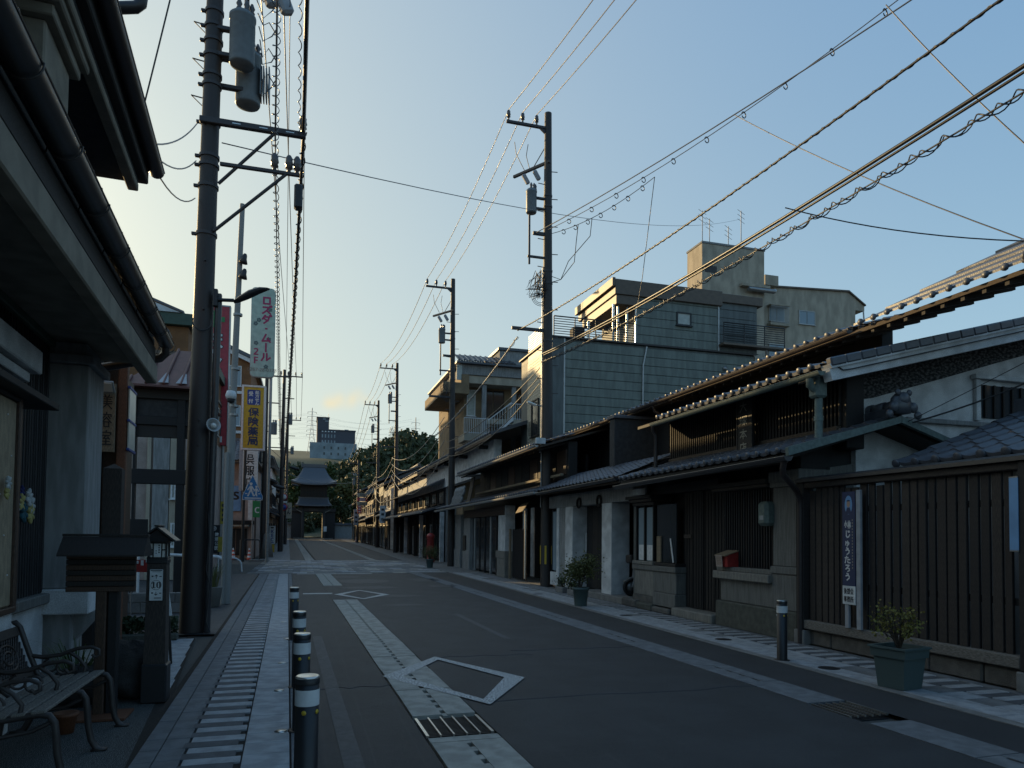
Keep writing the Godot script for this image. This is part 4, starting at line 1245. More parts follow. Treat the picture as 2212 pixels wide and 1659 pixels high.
func fence() -> void:
	var X := 7.35
	var o := thing("board_fence", "tall dark brown fence of upright boards with a tiled house behind", "fence", Vector3(X, 0, -7.0))
	bx(o, "base_stone", "stone", Vector3(X + 0.02, 0.0, -3.0), Vector3(X + 0.30, 0.235, -4.6))
	var z := -4.62
	while z > -9.0:
		var l := rng.randf_range(0.7, 1.0)
		var z1 := maxf(z - l, -9.1)
		bx(o, "base_stone", ["stone", "stone_moss", "stone"][rng.randi() % 3], Vector3(X + rng.randf_range(0.0, 0.03), 0.0, z), Vector3(X + 0.30, 0.22, z1 + 0.015), 0.02)
		z = z1
	bx(o, "sill_beam", "wood_grey", Vector3(X - 0.07, 0.24, -5.72), Vector3(X + 0.12, 0.375, -9.15))
	bx(o, "sill_beam", "wood_grey", Vector3(X - 0.06, 0.24, -2.0), Vector3(X + 0.12, 0.37, -5.55))
	bx(o, "top_beam", "wood_slat_c", Vector3(X - 0.06, 2.36, -5.72), Vector3(X + 0.10, 2.45, -9.2))
	along(o, "cap", "gutter_dark", [Vector2(X - 0.12, 2.452), Vector2(X - 0.12, 2.50), Vector2(X + 0.02, 2.54), Vector2(X + 0.16, 2.50), Vector2(X + 0.16, 2.452)], -5.6, -9.22)
	along(o, "cap", "gutter_dark", [Vector2(X - 0.12, 2.452), Vector2(X - 0.12, 2.50), Vector2(X + 0.02, 2.54), Vector2(X + 0.16, 2.50), Vector2(X + 0.16, 2.452)], -2.0, -5.58)
	bx(o, "rail", "wood_dark", Vector3(X + 0.045, 1.98, -2.0), Vector3(X + 0.09, 2.06, -9.1))
	bx(o, "rail", "wood_dark", Vector3(X + 0.045, 0.9, -2.0), Vector3(X + 0.09, 0.98, -9.1))
	for pz in [-5.64, -9.18, -2.2]:
		var p := bx(o, "post", "wood_dark", Vector3(X - 0.08, 0.22, pz + 0.09), Vector3(X + 0.12, 2.45, pz - 0.08))
		bx(p, "post_stone", "concrete", Vector3(X - 0.10, 0.0, pz + 0.12), Vector3(X + 0.16, 0.218, pz - 0.11))
	z = -2.35
	var sm := ["wood_slat", "wood_slat_b", "wood_slat_c", "wood_slat"]
	while z > -9.02:
		var w := rng.randf_range(0.085, 0.125)
		if absf(z - w / 2.0 + 5.64) > 0.16:
			bx(o, "board", sm[rng.randi() % 4], Vector3(X + rng.randf_range(0.0, 0.012), 0.36 + rng.randf_range(0.0, 0.02), z), Vector3(X + 0.044, 2.36 - (0.0 if rng.randf() < 0.8 else 0.04), z - w))
		z -= w + rng.randf_range(0.018, 0.038)
	# enamel plate on the post
	var e := thing("enamel_plate", "narrow pale blue enamel plate on the fence post", "sign", Vector3(X - 0.09, 1.4, -5.66))
	bx(e, "plate", "sign_sky", Vector3(X - 0.092, 1.50, -5.70), Vector3(X - 0.084, 2.27, -5.80))
	bx(e, "edge", "steel", Vector3(X - 0.094, 2.272, -5.70), Vector3(X - 0.084, 2.285, -5.80))
	bx(e, "edge", "steel", Vector3(X - 0.094, 1.485, -5.70), Vector3(X - 0.084, 1.498, -5.80))
	# the tiled roof of the outbuilding that shows over the fence
	var r := thing("outbuilding", "low outbuilding behind the board fence with large dark wavy tiles", "house", Vector3(10.5, 0, -6.0))
	bx(r, "wall", "plaster_grey", Vector3(8.6, 0, -2.0), Vector3(12.5, 2.55, -8.3))
	tiles(r, Vector3(8.15, 2.66, -1.6), Vector3(8.15, 2.66, -8.25), Vector3(10.6, 3.55, -1.6), 0.34, 0.33, true, 200)
	along(r, "roof_deck", "wood_dark", [Vector2(8.2, 2.56), Vector2(10.6, 3.46), Vector2(10.6, 3.52), Vector2(8.2, 2.63)], -1.6, -8.2)
	bx(r, "ridge", "tile", Vector3(10.5, 3.5, -1.6), Vector3(10.8, 3.78, -8.3))

func kura() -> void:
	# white gable wall above the fence and the rake over it; the storehouse behind the shop front
	var zg := -9.2
	var o := thing("storehouse", "tall white plastered storehouse gable with dark weather stain and painted shade under the eaves", "house", Vector3(10.0, 0, -12.0))
	var top := func(x: float) -> float: return 3.98 + 0.257 * (x - 7.27)
	along(o, "wall", "plaster_white", [Vector2(8.35, 0.0), Vector2(8.35, top.call(8.35)), Vector2(14.5, top.call(14.5)), Vector2(20.0, top.call(9.0)), Vector2(20.0, 0.0)], zg, -14.6)
	slab(o, "stain_shade_band", "stain_and_shade", [Vector2(8.36, 3.80), Vector2(8.7, 3.86), Vector2(10.2, 4.30), Vector2(11.3, 4.63), Vector2(13.2, 5.18), Vector2(13.2, top.call(13.2) - 0.01), Vector2(8.36, top.call(8.36) - 0.01)], 0.006, Vector3(0, 0, zg + 0.004))  # weathered stain, with the shadow below the soffit painted in
	# white rake board with a moulding, and its tile edge
	slab(o, "bargeboard", "plaster_white", [Vector2(7.27, 3.88), Vector2(7.22, 4.05), Vector2(14.6, 5.94), Vector2(14.6, 5.73)], 0.16, Vector3(0, 0, -8.53))
	slab(o, "bargeboard_moulding", "plaster_white", [Vector2(7.24, 4.052), Vector2(7.2, 4.11), Vector2(14.6, 6.0), Vector2(14.6, 5.942)], 0.20, Vector3(0, 0, -8.52))
	slab(o, "soffit", "wood_black", [Vector2(7.27, 3.96), Vector2(14.6, 5.84), Vector2(14.6, 5.90), Vector2(7.27, 4.02)], 0.56, Vector3(0, 0, -8.91))
	tube(o, "conduit", "cable", [Vector3(7.34, 4.10, -8.44), Vector3(7.44, 4.04, -8.43), Vector3(7.6, 4.07, -8.43), Vector3(9.6, 4.59, -8.43), Vector3(13.5, 5.6, -8.43)], 0.010, -1, 5)
	for i in 28:
		var x := 7.25 + 0.265 * i
		var t := top.call(x) as float
		box(o, "verge_tile", ["tile", "tile_b", "tile_c"][i % 3], Vector3(x + 0.1, t + 0.20, -8.46), Vector3(0.28, 0.13, 0.12), rot(0, 0, 14.4), 0.02)
	# roof plane towards the street
	tiles(o, Vector3(7.2, 4.12, -8.6), Vector3(7.2, 4.12, -13.6), Vector3(8.7, 4.506, -8.6), 0.25, 0.25, true, 160)
	along(o, "roof_deck", "wood_black", [Vector2(7.24, 4.03), Vector2(14.6, 5.92), Vector2(14.6, 5.98), Vector2(7.24, 4.09)], -8.66, -14.6)
	half_pipe(o, "gutter", "copper", Vector3(7.13, 4.02, -8.5), Vector3(7.13, 4.02, -13.7), 0.065)
	var dp := tube(o, "downpipe", "copper", [Vector3(7.13, 3.96, -8.75), Vector3(7.14, 3.86, -8.76), Vector3(7.3, 3.78, -8.8), Vector3(7.32, 3.70, -8.8), Vector3(7.32, 3.02, -8.8)], 0.06, -1, 8)
	box(dp, "hopper", "copper", Vector3(7.31, 3.86, -8.8), Vector3(0.20, 0.34, 0.20), Basis(), 0.03)
	tube(dp, "joint_band", "copper", [Vector3(7.32, 3.42, -8.8), Vector3(7.32, 3.35, -8.8)], 0.068, -1, 8)
	tube(o, "downpipe", "pipe_brown", [Vector3(7.13, 3.98, -13.66), Vector3(7.16, 3.86, -13.7), Vector3(7.22, 3.78, -13.7), Vector3(7.22, 2.95, -13.7)], 0.045, -1, 8)
	# upper storey towards the street: dark boards, lattice and the name board
	bx(o, "upper_front", "wood_black", Vector3(8.0, 3.0, -9.0), Vector3(8.34, 4.25, -14.5))
	var z := -9.1
	while z > -14.4:
		bx(o, "lattice_bar", "wood_dark", Vector3(7.955, 3.36, z), Vector3(7.998, 4.2, z - 0.03))
		z -= 0.085
	bx(o, "lattice_sill", "wood_beam", Vector3(7.90, 3.26, -9.1), Vector3(8.0, 3.355, -14.45))
	# barred window in the white wall
	var w := bx(o, "window", "glass_dark", Vector3(10.85, 3.66, zg + 0.002), Vector3(13.2, 4.22, zg + 0.02))
	for q in [[10.75, 10.85], [13.2, 13.3]]:
		bx(w, "window_frame", "plaster_white", Vector3(q[0], 3.60, zg + 0.001), Vector3(q[1], 4.30, zg + 0.07))
	bx(w, "window_frame", "plaster_white", Vector3(10.70, 4.302, zg + 0.001), Vector3(13.35, 4.38, zg + 0.11))
	for i in 12:
		bx(w, "bar", "wood_dark", Vector3(10.95 + 0.2 * i, 3.66, zg + 0.021), Vector3(10.99 + 0.2 * i, 4.22, zg + 0.055))
	bx(o, "water_table", "plaster_grey", Vector3(9.3, 3.50, zg + 0.001), Vector3(15.0, 3.58, zg + 0.08))
	# great hipped roof behind, its street eave high above; the sun catches the slope
	var b := thing("main_house", "great dark hipped roof with sunlit tiles at the right edge above the storehouse", "house", Vector3(11.0, 0, -10.0))
	bx(b, "wall", "wood_black", Vector3(9.35, 4.2, -9.7), Vector3(9.6, 5.2, -15.6))
	bx(b, "upper_wall", "plaster_grey", Vector3(15.0, 0.0, -4.0), Vector3(16.0, 6.5, -15.6))
	along(b, "soffit", "wood_beam", [Vector2(8.55, 4.93), Vector2(9.6, 5.20), Vector2(9.6, 5.26), Vector2(8.55, 4.99)], -4.5, -15.6)
	var i2 := 0
	z = -4.6
	while z > -15.5:
		slab(b, "rafter", "wood_dark", [Vector2(8.58, 4.87), Vector2(9.5, 5.11), Vector2(9.5, 5.19), Vector2(8.58, 4.928)], 0.06, Vector3(0, 0, z))
		z -= 0.32
	# the near part of the roof is steep enough to show; a hip climbs from its far corner
	var st := new_st()
	var rows := 9
	for j in rows:
		var zn := -4.5
		var zf := -9.35 + 0.45 * j
		var a := 8.46 + 0.20 * j
		var y := 5.04 + 0.148 * j
		for q in [[0, 0.03], [1, 0.0]]:
			pass
		quad_out(st, Vector3(a, y + 0.035, zn), Vector3(a, y + 0.035, zf), Vector3(a + 0.20, y + 0.150, zf + 0.45), Vector3(a + 0.20, y + 0.150, zn), Vector3(-1, 1, 0))
		quad_out(st, Vector3(a, y + 0.035, zn), Vector3(a, y + 0.035, zf), Vector3(a, y, zf), Vector3(a, y, zn), Vector3(-1, 0, 0))
	done(b, "steep_courses", "tile_b", st)
	tiles(b, Vector3(8.5, 5.03, -9.5), Vector3(8.5, 5.03, -15.6), Vector3(9.9, 5.45, -9.5), 0.26, 0.26, true, 150)
	for j in 18:
		lathe(b, "eave_knob", "tile_b", [Vector2(0.05, 0), Vector2(0.05, 0.03), Vector2(0, 0.045)], Vector3(8.46, 5.06, -4.6 - 0.27 * j), 10, rot(0, 0, 90))
	oni(b, Vector3(8.62, 5.10, -6.45), 0.6)

# ridge-end ornament
func oni(parent: Node3D, at: Vector3, k: float) -> void:
	var st := new_st(true)
	var prof := [Vector2(0.0, -0.05), Vector2(0.19, -0.02), Vector2(0.22, 0.10), Vector2(0.19, 0.24), Vector2(0.10, 0.33), Vector2(0.0, 0.35)]
	for i in prof.size():
		prof[i] = prof[i] * k * 1.6
	add_lathe(st, prof, at, 14, Basis().scaled(Vector3(1, 1, 0.55)))
	var o := done(parent, "ridge_ornament", "tile_c", st)
	for q in [[-0.20, 0.03, 0.10], [0.20, 0.03, 0.10], [-0.30, -0.10, 0.08], [0.30, -0.10, 0.08], [0.0, 0.17, 0.13], [0.12, 0.28, 0.06], [-0.12, 0.28, 0.06]]:
		var s2 := new_st(true)
		var p2 := []
		for i in 7:
			var t := -PI / 2.0 + PI * i / 6.0
			p2.append(Vector2(cos(t), sin(t)) * q[2] * k * 1.5)
		add_lathe(s2, p2, at + Vector3(q[0] * 1.6 * k, q[1] * 1.6 * k + 0.08 * k, 0.10 * k), 10, Basis().scaled(Vector3(1, 1, 0.6)))
		done(o, "scroll", "tile", s2)

func store() -> void:
	var X := 7.35
	var o := thing("old_store", "dark wooden merchant store with name board and gabled tile roof behind the bollard", "shop", Vector3(X, 0, -12.0))
	# ridge along the street; gable towards the camera
	tiles(o, Vector3(6.65, 2.86, -8.62), Vector3(6.65, 2.86, -14.25), Vector3(8.6, 3.44, -8.62), 0.245, 0.25, true, 290)
	along(o, "roof_deck", "wood_black", [Vector2(6.68, 2.74), Vector2(8.62, 3.34), Vector2(9.75, 3.0), Vector2(9.75, 3.06), Vector2(8.62, 3.41), Vector2(6.68, 2.82)], -8.70, -14.3)
	along(o, "rear_tiles", "tile_c", [Vector2(8.62, 3.412), Vector2(9.8, 3.06), Vector2(9.8, 3.12), Vector2(8.62, 3.48)], -8.62, -14.3)
	slab(o, "bargeboard", "copper", [Vector2(6.62, 2.78), Vector2(8.62, 3.36), Vector2(8.62, 3.46), Vector2(6.60, 2.90)], 0.07, Vector3(0, 0, -8.60))
	slab(o, "bargeboard", "copper", [Vector2(8.63, 3.36), Vector2(9.62, 3.06), Vector2(9.68, 3.13), Vector2(8.63, 3.46)], 0.07, Vector3(0, 0, -8.60))
	var rg := bx(o, "ridge", "tile", Vector3(8.52, 3.44, -8.65), Vector3(8.72, 3.60, -14.3))
	var zz := -8.75
	while zz > -14.2:
		lathe(rg, "ridge_tile", "tile_b", [Vector2(0.0, -0.10), Vector2(0.085, -0.10), Vector2(0.10, 0.12), Vector2(0.0, 0.12)], Vector3(8.62, 3.63, zz), 12, rot(90, 0, 0))
		zz -= 0.245
	oni(o, Vector3(8.62, 3.52, -8.58), 0.55)
	slab(o, "gable_boards", "wood_black", [Vector2(7.4, 2.5), Vector2(7.4, 2.97), Vector2(8.62, 3.33), Vector2(9.5, 3.06), Vector2(9.5, 2.5)], 0.1, Vector3(0, 0, -9.35))
	slab(o, "gable_plaster", "render_grey", [Vector2(7.9, 2.2), Vector2(7.9, 2.72), Vector2(8.8, 2.86), Vector2(8.8, 2.2)], 0.06, Vector3(0, 0, -9.28))
	half_pipe(o, "gutter", "gutter_dark", Vector3(6.56, 2.76, -8.5), Vector3(6.56, 2.70, -14.3), 0.07)
	bx(o, "eave_board", "wood_beam", Vector3(6.66, 2.69, -8.7), Vector3(6.71, 2.76, -14.3))
	# right-hand pillar of grey render
	var p := bx(o, "pillar", "render_grey", Vector3(X, 1.15, -9.28), Vector3(X + 0.55, 2.42, -9.92))
	bx(p, "pillar_cap", "render_grey", Vector3(X - 0.035, 2.422, -9.24), Vector3(X + 0.55, 2.50, -9.96))
	bx(p, "pillar_cap", "render_grey", Vector3(X - 0.05, 2.502, -9.22), Vector3(X + 0.55, 2.68, -9.98))
	bx(p, "pillar_band", "render_grey", Vector3(X - 0.035, 1.03, -9.24), Vector3(X + 0.55, 1.148, -9.95))
	bx(p, "pillar_foot", "render_grey", Vector3(X - 0.01, 0.46, -9.26), Vector3(X + 0.55, 1.028, -9.94))
	bx(p, "plinth", "stone_moss", Vector3(X - 0.06, 0.0, -9.2), Vector3(X + 0.55, 0.458, -11.52), 0.02)
	tube(o, "downpipe", "pipe_brown", [Vector3(6.58, 2.72, -8.62), Vector3(6.6, 2.60, -8.68), Vector3(6.62, 2.52, -8.70), Vector3(7.12, 2.32, -9.05), Vector3(7.24, 2.22, -9.13), Vector3(7.26, 2.1, -9.14), Vector3(7.26, 0.02, -9.14)], 0.045, -1, 10)
	# lattice window over a rendered dado
	bx(o, "dado", "render_grey", Vector3(X + 0.02, 0.46, -9.93), Vector3(X + 0.5, 0.86, -11.46))
	bx(o, "dado_sill", "stone_pale", Vector3(X - 0.09, 0.862, -9.93), Vector3(X + 0.5, 1.0, -11.56))
	bx(o, "dado_sill", "render_grey", Vector3(X - 0.03, 1.002, -9.93), Vector3(X + 0.5, 1.08, -11.52))
	bx(o, "room", "wood_black", Vector3(X + 0.45, 1.0, -9.95), Vector3(X + 0.5, 2.7, -11.6))
	var z := -9.99
	while z > -11.5:
		bx(o, "lattice_bar", "iron_black" if rng.randf() < 0.7 else "wood_slat", Vector3(X + 0.10, 1.082, z), Vector3(X + 0.15, 2.44, z - 0.028))
		z -= 0.072
	for yy in [1.55, 2.0]:
		bx(o, "lattice_rail", "iron_brown", Vector3(X + 0.152, yy, -9.95), Vector3(X + 0.18, yy + 0.03, -11.55))
	bx(o, "window_hood", "wood_dark", Vector3(X - 0.12, 2.50, -9.97), Vector3(X + 0.4, 2.58, -11.68))
	bx(o, "window_hood", "wood_slat_c", Vector3(X - 0.08, 2.442, -9.97), Vector3(X + 0.4, 2.498, -11.62))
	# boarded sliding doors with a stone step
	for i in 4:
		var d := bx(o, "door", ["wood_black", "wood_dark"][i % 2], Vector3(X + 0.20 + 0.03 * (i % 2), 0.18, -11.56 - 0.40 * i), Vector3(X + 0.24 + 0.03 * (i % 2), 2.52, -11.955 - 0.40 * i))
		for q in 4:
			bx(d, "batten", "wood_black", Vector3(X + 0.185 + 0.03 * (i % 2), 0.2, -11.60 - 0.40 * i - 0.1 * q), Vector3(X + 0.198 + 0.03 * (i % 2), 2.5, -11.62 - 0.40 * i - 0.1 * q))
	bx(o, "step", "stone_pale", Vector3(X - 0.12, 0.0, -11.56), Vector3(X + 0.5, 0.17, -13.05), 0.02)
	bx(o, "lintel", "wood_black", Vector3(X + 0.05, 2.522, -11.6), Vector3(X + 0.3, 2.72, -14.0))
	bx(o, "back_wall", "wood_black", Vector3(X + 0.5, 0.0, -9.3), Vector3(X + 0.62, 3.0, -15.1))
	bx(o, "name_plate", "wood_slat_c", Vector3(X + 0.17, 1.58, -12.75), Vector3(X + 0.198, 1.66, -13.05))
	# left-hand pillar: corner shop window on a stone dado
	var q2 := bx(o, "dado", "render_grey", Vector3(X, 0.42, -13.06), Vector3(X + 0.5, 0.86, -14.02))
	bx(q2, "dado_band", "render_grey", Vector3(X - 0.035, 0.862, -13.04), Vector3(X + 0.5, 0.98, -15.02))
	bx(q2, "dado", "stone_pale", Vector3(X - 0.002, 0.30, -14.022), Vector3(X + 0.5, 0.86, -14.95))
	bx(q2, "dado_foot", "render_grey", Vector3(X - 0.03, 0.13, -13.05), Vector3(X + 0.5, 0.418, -14.02))
	bx(q2, "dado_foot", "stone", Vector3(X - 0.03, 0.02, -14.022), Vector3(X + 0.5, 0.298, -14.98))
	bx(q2, "ledge", "stone_pale", Vector3(X - 0.05, 0.982, -14.0), Vector3(X + 0.5, 1.06, -14.98))
	bx(q2, "ledge", "wood_black", Vector3(X - 0.02, 0.982, -13.06), Vector3(X + 0.5, 1.05, -13.998))
	for i in 3:
		bx(o, "kerb_stone", ["stone", "stone_moss"][i % 2], Vector3(X - 0.16, 0.0, -13.1 - 0.75 * i), Vector3(X - 0.032, 0.12 + 0.03 * i, -13.83 - 0.75 * i), 0.03)
	for i in 2:
		var pn := bx(o, "shop_window", "glass_blue", Vector3(X + 0.06, 1.07, -14.12 - 0.40 * i), Vector3(X + 0.075, 2.26, -14.47 - 0.40 * i))
		bx(pn, "notice", "white_paint", Vector3(X + 0.054, 1.08, -14.16 - 0.40 * i), Vector3(X + 0.0585, 1.42, -14.44 - 0.40 * i))
	for zz2 in [-14.08, -14.50, -14.90]:
		bx(o, "mullion", "wood_black", Vector3(X + 0.02, 1.06, zz2), Vector3(X + 0.12, 2.30, zz2 - 0.045))
	bx(o, "shop_window", "glass_dark", Vector3(X + 0.06, 1.06, -13.15), Vector3(X + 0.08, 2.3, -13.98))
	bx(o, "cornice", "wood_dark", Vector3(X - 0.04, 2.30, -13.98), Vector3(X + 0.4, 2.38, -15.0))
	bx(o, "cornice", "wood_slat_c", Vector3(X - 0.10, 2.382, -13.96), Vector3(X + 0.4, 2.45, -15.08))
	bx(o, "cornice", "wood_dark", Vector3(X - 0.15, 2.452, -13.94), Vector3(X + 0.4, 2.52, -15.16))
	bx(o, "sign_board", "plaster_grey", Vector3(X - 0.18, 2.53, -14.1), Vector3(X - 0.14, 2.67, -14.75))
	bx(o, "leaning_plank", "wood_pale", Vector3(X + 0.02, 1.06, -13.75), Vector3(X + 0.05, 1.62, -13.93))
	box(o, "leaning_lath", "white_paint", Vector3(X + 0.04, 1.32, -13.30), Vector3(0.015, 0.52, 0.045), rot(-14, 0, 0))
	# hanging name board of the shop, set on the pent roof
	var s := thing("name_board", "upright dark board with four brushed characters on the store's tiled roof", "sign", Vector3(7.85, 3.2, -11.6))
	bx(s, "board", "wood_black", Vector3(7.70, 3.10, -10.98), Vector3(7.76, 4.16, -11.42))
	bx(s, "frame", "wood_slat_c", Vector3(7.69, 3.08, -11.422), Vector3(7.77, 4.18, -11.45))
	text(s, "lettering", "ink_pale", "大塚本店", Vector3(7.692, 4.10, -11.35), Vector3(0, 0, 1), Vector3.DOWN, 0.24, 0.20, 0.09, Vector2(0, 1.25))
	# electricity meter box
	var e := thing("meter_box", "rounded grey green meter box hung beside the lattice window pillar", "box", Vector3(X + 0.02, 1.95, -9.95))
	box(e, "case", "copper", Vector3(X - 0.05, 2.0, -10.02), Vector3(0.20, 0.40, 0.26), Basis(), 0.05)
	bx(e, "label_plate", "grey_paint", Vector3(X - 0.156, 1.9, -9.96), Vector3(X - 0.151, 1.97, -10.06))
	# small red box with a printed sheet on the sill
	var b := thing("leaflet_box", "little red box with a slanted lid and printed sheet on stone sill", "box", Vector3(X - 0.0, 1.08, -11.2))
	slab(b, "body", "red_paint", [Vector2(-0.13, 0), Vector2(-0.13, 0.20), Vector2(0.10, 0.27), Vector2(0.10, 0)], 0.30, Vector3(X + 0.02, 1.082, -11.2))
	slab(b, "lid", "wood_pale", [Vector2(-0.19, 0.19), Vector2(0.11, 0.285), Vector2(0.11, 0.30), Vector2(-0.19, 0.205)], 0.36, Vector3(X + 0.02, 1.082, -11.2))
	var sh := slab(b, "printed_sheet", "wall_pink", [Vector2(-0.02, 0), Vector2(-0.02, 0.21), Vector2(-0.014, 0.21), Vector2(-0.014, 0)], 0.20, Vector3(X - 0.13, 1.082, -11.24), rot(0, 0, 6))
	for i in 5:
		box(sh, "print_line", "ink_brown", Vector3.ZERO, Vector3(0.002, 0.012, 0.15)).position = Vector3(-0.022, 0.17 - 0.03 * i, 0)

# ---------------------------------------------------------------- right-hand row beyond the store
func long_row() -> void:
	var X := 7.35
	# white pillared shop
	var o := thing("pillared_shop", "dark fronted shop with white plaster pillars between the store and the near pole", "shop", Vector3(X, 0, -17.5))
	bx(o, "back_wall", "wood_black", Vector3(X + 0.7, 0, -15.1), Vector3(X + 0.8, 3.2, -22.4))
	bx(o, "header", "plaster_grey", Vector3(X + 0.02, 2.45, -15.1), Vector3(X + 0.4, 2.82, -21.0))
	for q in [[-16.25, -16.85], [-18.92, -19.5], [-20.05, -20.25]]:
		var p := bx(o, "pillar", "plaster_white", Vector3(X, 0.12, q[0]), Vector3(X + 0.5, 2.448, q[1]))
		bx(p, "pillar_base", "concrete", Vector3(X - 0.02, 0.0, q[0] + 0.03), Vector3(X + 0.5, 0.118, q[1] - 0.03))
	bx(o, "side_panel", "plaster_grey", Vector3(X + 0.03, 0.12, -19.502), Vector3(X + 0.45, 2.448, -20.05))
	var d := bx(o, "glass_door", "glass_blue", Vector3(X + 0.05, 0.55, -20.3), Vector3(X + 0.07, 2.35, -20.7))
	bx(d, "door_frame", "iron_black", Vector3(X + 0.03, 0.5, -20.252), Vector3(X + 0.10, 2.4, -20.30))
	bx(d, "door_frame", "iron_black", Vector3(X + 0.03, 0.5, -20.70), Vector3(X + 0.10, 2.4, -20.75))
	bx(d, "door_panel", "plaster_white", Vector3(X + 0.02, 0.1, -20.26), Vector3(X + 0.10, 0.498, -20.85))
	bx(o, "step", "concrete", Vector3(X - 0.12, 0.0, -15.1), Vector3(X + 0.7, 0.16, -18.1))
	for i in 5:
		bx(o, "shutter_board", ["wood_black", "wood_dark"][i % 2], Vector3(X + 0.42, 0.16, -16.87 - 0.40 * i), Vector3(X + 0.46, 2.45, -17.26 - 0.40 * i))
	bx(o, "shutter_edge", "white_paint", Vector3(X + 0.38, 1.15, -18.82), Vector3(X + 0.41, 1.7, -18.86))
	bx(o, "teal_board", "siding_dark", Vector3(X + 0.2, 0.18, -15.05), Vector3(X + 0.24, 2.40, -15.42))
	bx(o, "paper_strip", "plaster_white", Vector3(X + 0.19, 1.3, -15.14), Vector3(X + 0.196, 2.25, -15.26))
	# pent roof
	along(o, "pent_deck", "wood_black", [Vector2(6.72, 2.83), Vector2(8.2, 3.42), Vector2(8.2, 3.48), Vector2(6.72, 2.89)], -14.4, -20.0)
	tiles(o, Vector3(6.7, 2.93, -14.45), Vector3(6.7, 2.93, -20.0), Vector3(8.1, 3.49, -14.45), 0.25, 0.25, false, 160)
	half_pipe(o, "gutter", "gutter_dark", Vector3(6.63, 2.90, -14.4), Vector3(6.63, 2.86, -20.0), 0.06)
	bx(o, "eave_board", "wood_beam", Vector3(6.7, 2.79, -14.4), Vector3(6.75, 2.86, -20.0))
	# upper storey, wing wall and the long eave
	bx(o, "upper_wall", "wood_black", Vector3(9.2, 3.0, -15.65), Vector3(9.5, 5.2, -23.9))
	var w := bx(o, "wing_wall", "plaster_black", Vector3(7.9, 3.45, -17.3), Vector3(9.2, 4.75, -17.62))
	bx(w, "wing_cap", "tile", Vector3(7.85, 4.752, -17.22), Vector3(9.2, 4.84, -17.7))
	for i in 9:
		bx(o, "upper_panel", ["wood_dark", "wood_black", "wood_slat_b"][i % 3], Vector3(9.15, 3.55, -15.75 - 0.9 * i), Vector3(9.198, 4.9, -16.60 - 0.9 * i))
	bx(o, "sill", "wood_beam", Vector3(9.05, 3.50, -15.7), Vector3(9.2, 3.56, -23.8))
	along(o, "roof_deck", "wood_beam", [Vector2(8.55, 4.93), Vector2(12.5, 5.95), Vector2(12.5, 6.02), Vector2(8.55, 4.99)], -15.65, -24.0)
	tiles(o, Vector3(8.5, 5.03, -15.65), Vector3(8.5, 5.03, -24.0), Vector3(9.6, 5.36, -15.65), 0.26, 0.25, true, 130)
	half_pipe(o, "gutter", "pipe_brown", Vector3(8.42, 4.98, -9.4), Vector3(8.42, 4.98, -24.0), 0.06)
	tube(o, "gutter_outlet", "pipe_brown", [Vector3(8.43, 4.95, -16.2), Vector3(8.5, 4.80, -16.2), Vector3(8.9, 4.6, -16.2), Vector3(9.1, 4.5, -16.2)], 0.045, -1, 8)
	for q in [-17.0, -18.4]:
		tube(o, "wreath", "soil", arc(Vector3(X - 0.02, 2.52, q), 0.13, Vector3(0, 0, 1), Vector3.UP, 0, 360, 16), 0.03, -1, 6)
	# gated house, partly in the sun
	var r := thing("gated_shop", "two storey timber shop with sunlit eaves and dark gate just past the near pole", "shop", Vector3(X, 0, -28.0))
	bx(r, "back_wall", "wood_black", Vector3(X + 1.2, 0, -20.9), Vector3(X + 1.3, 4.2, -36.1))
	bx(r, "header", "wood_brown", Vector3(X - 0.02, 2.38, -26.0), Vector3(X + 0.3, 2.75, -33.1))
	var c := bx(r, "corner_pier", "plaster_white", Vector3(X, 1.0, -25.95), Vector3(X + 0.4, 2.75, -26.95))
	bx(c, "pier_base", "stone_pale", Vector3(X - 0.04, 0.72, -25.9), Vector3(X + 0.4, 0.998, -27.15))
	bx(c, "pier_base", "stone_pale", Vector3(X - 0.02, 0.0, -25.92), Vector3(X + 0.4, 0.718, -27.05))
	for q in [[-31.9, -33.2], [-33.9, -36.0]]:
		var p := bx(r, "pier", "plaster_grey", Vector3(X, 0.9, q[0]), Vector3(X + 0.4, 2.6, q[1]))
		bx(p, "pier_foot", "plaster_grey", Vector3(X - 0.04, 0.0, q[0] + 0.05), Vector3(X + 0.4, 0.898, q[1] - 0.05))
	bx(r, "letter_slot_board", "wood_black", Vector3(X - 0.05, 0.85, -32.6), Vector3(X - 0.002, 1.58, -33.2))
	for i in 5:
		bx(r, "door_post", ["wood_dark", "aluminium", "wood_black"][i % 3], Vector3(X + 0.1, 0.0, -27.6 - 0.95 * i), Vector3(X + 0.2, 2.38, -27.68 - 0.95 * i))
		bx(r, "glass_door", "glass_dark", Vector3(X + 0.14, 0.1, -27.68 - 0.95 * i), Vector3(X + 0.16, 2.36, -28.55 - 0.95 * i))
	# gate and panels
	for q in [[-22.35, -22.62], [-24.0, -24.35], [-24.9, -25.3]]:
		bx(r, "wall_panel", "plaster_white", Vector3(X + 0.5, 0.15, q[0]), Vector3(X + 0.55, 2.6, q[1]))
	var st := new_st()
	for i in 16:
		add_box(st, Vector3(X + 0.1, 0.92 + 0.05 * (i % 2), -23.55 - 0.11 * i), Vector3(0.035, 1.75, 0.05))
	for yy in [0.25, 1.05, 1.6]:
		add_box(st, Vector3(X + 0.13, yy, -24.4), Vector3(0.03, 0.06, 1.85))
	done(r, "iron_gate", "iron_black", st)
	tube(r, "steel_downpipe", "steel_bright", [Vector3(X - 0.02, 0.12, -23.3), Vector3(X - 0.02, 2.45, -23.3)], 0.045, -1, 10)
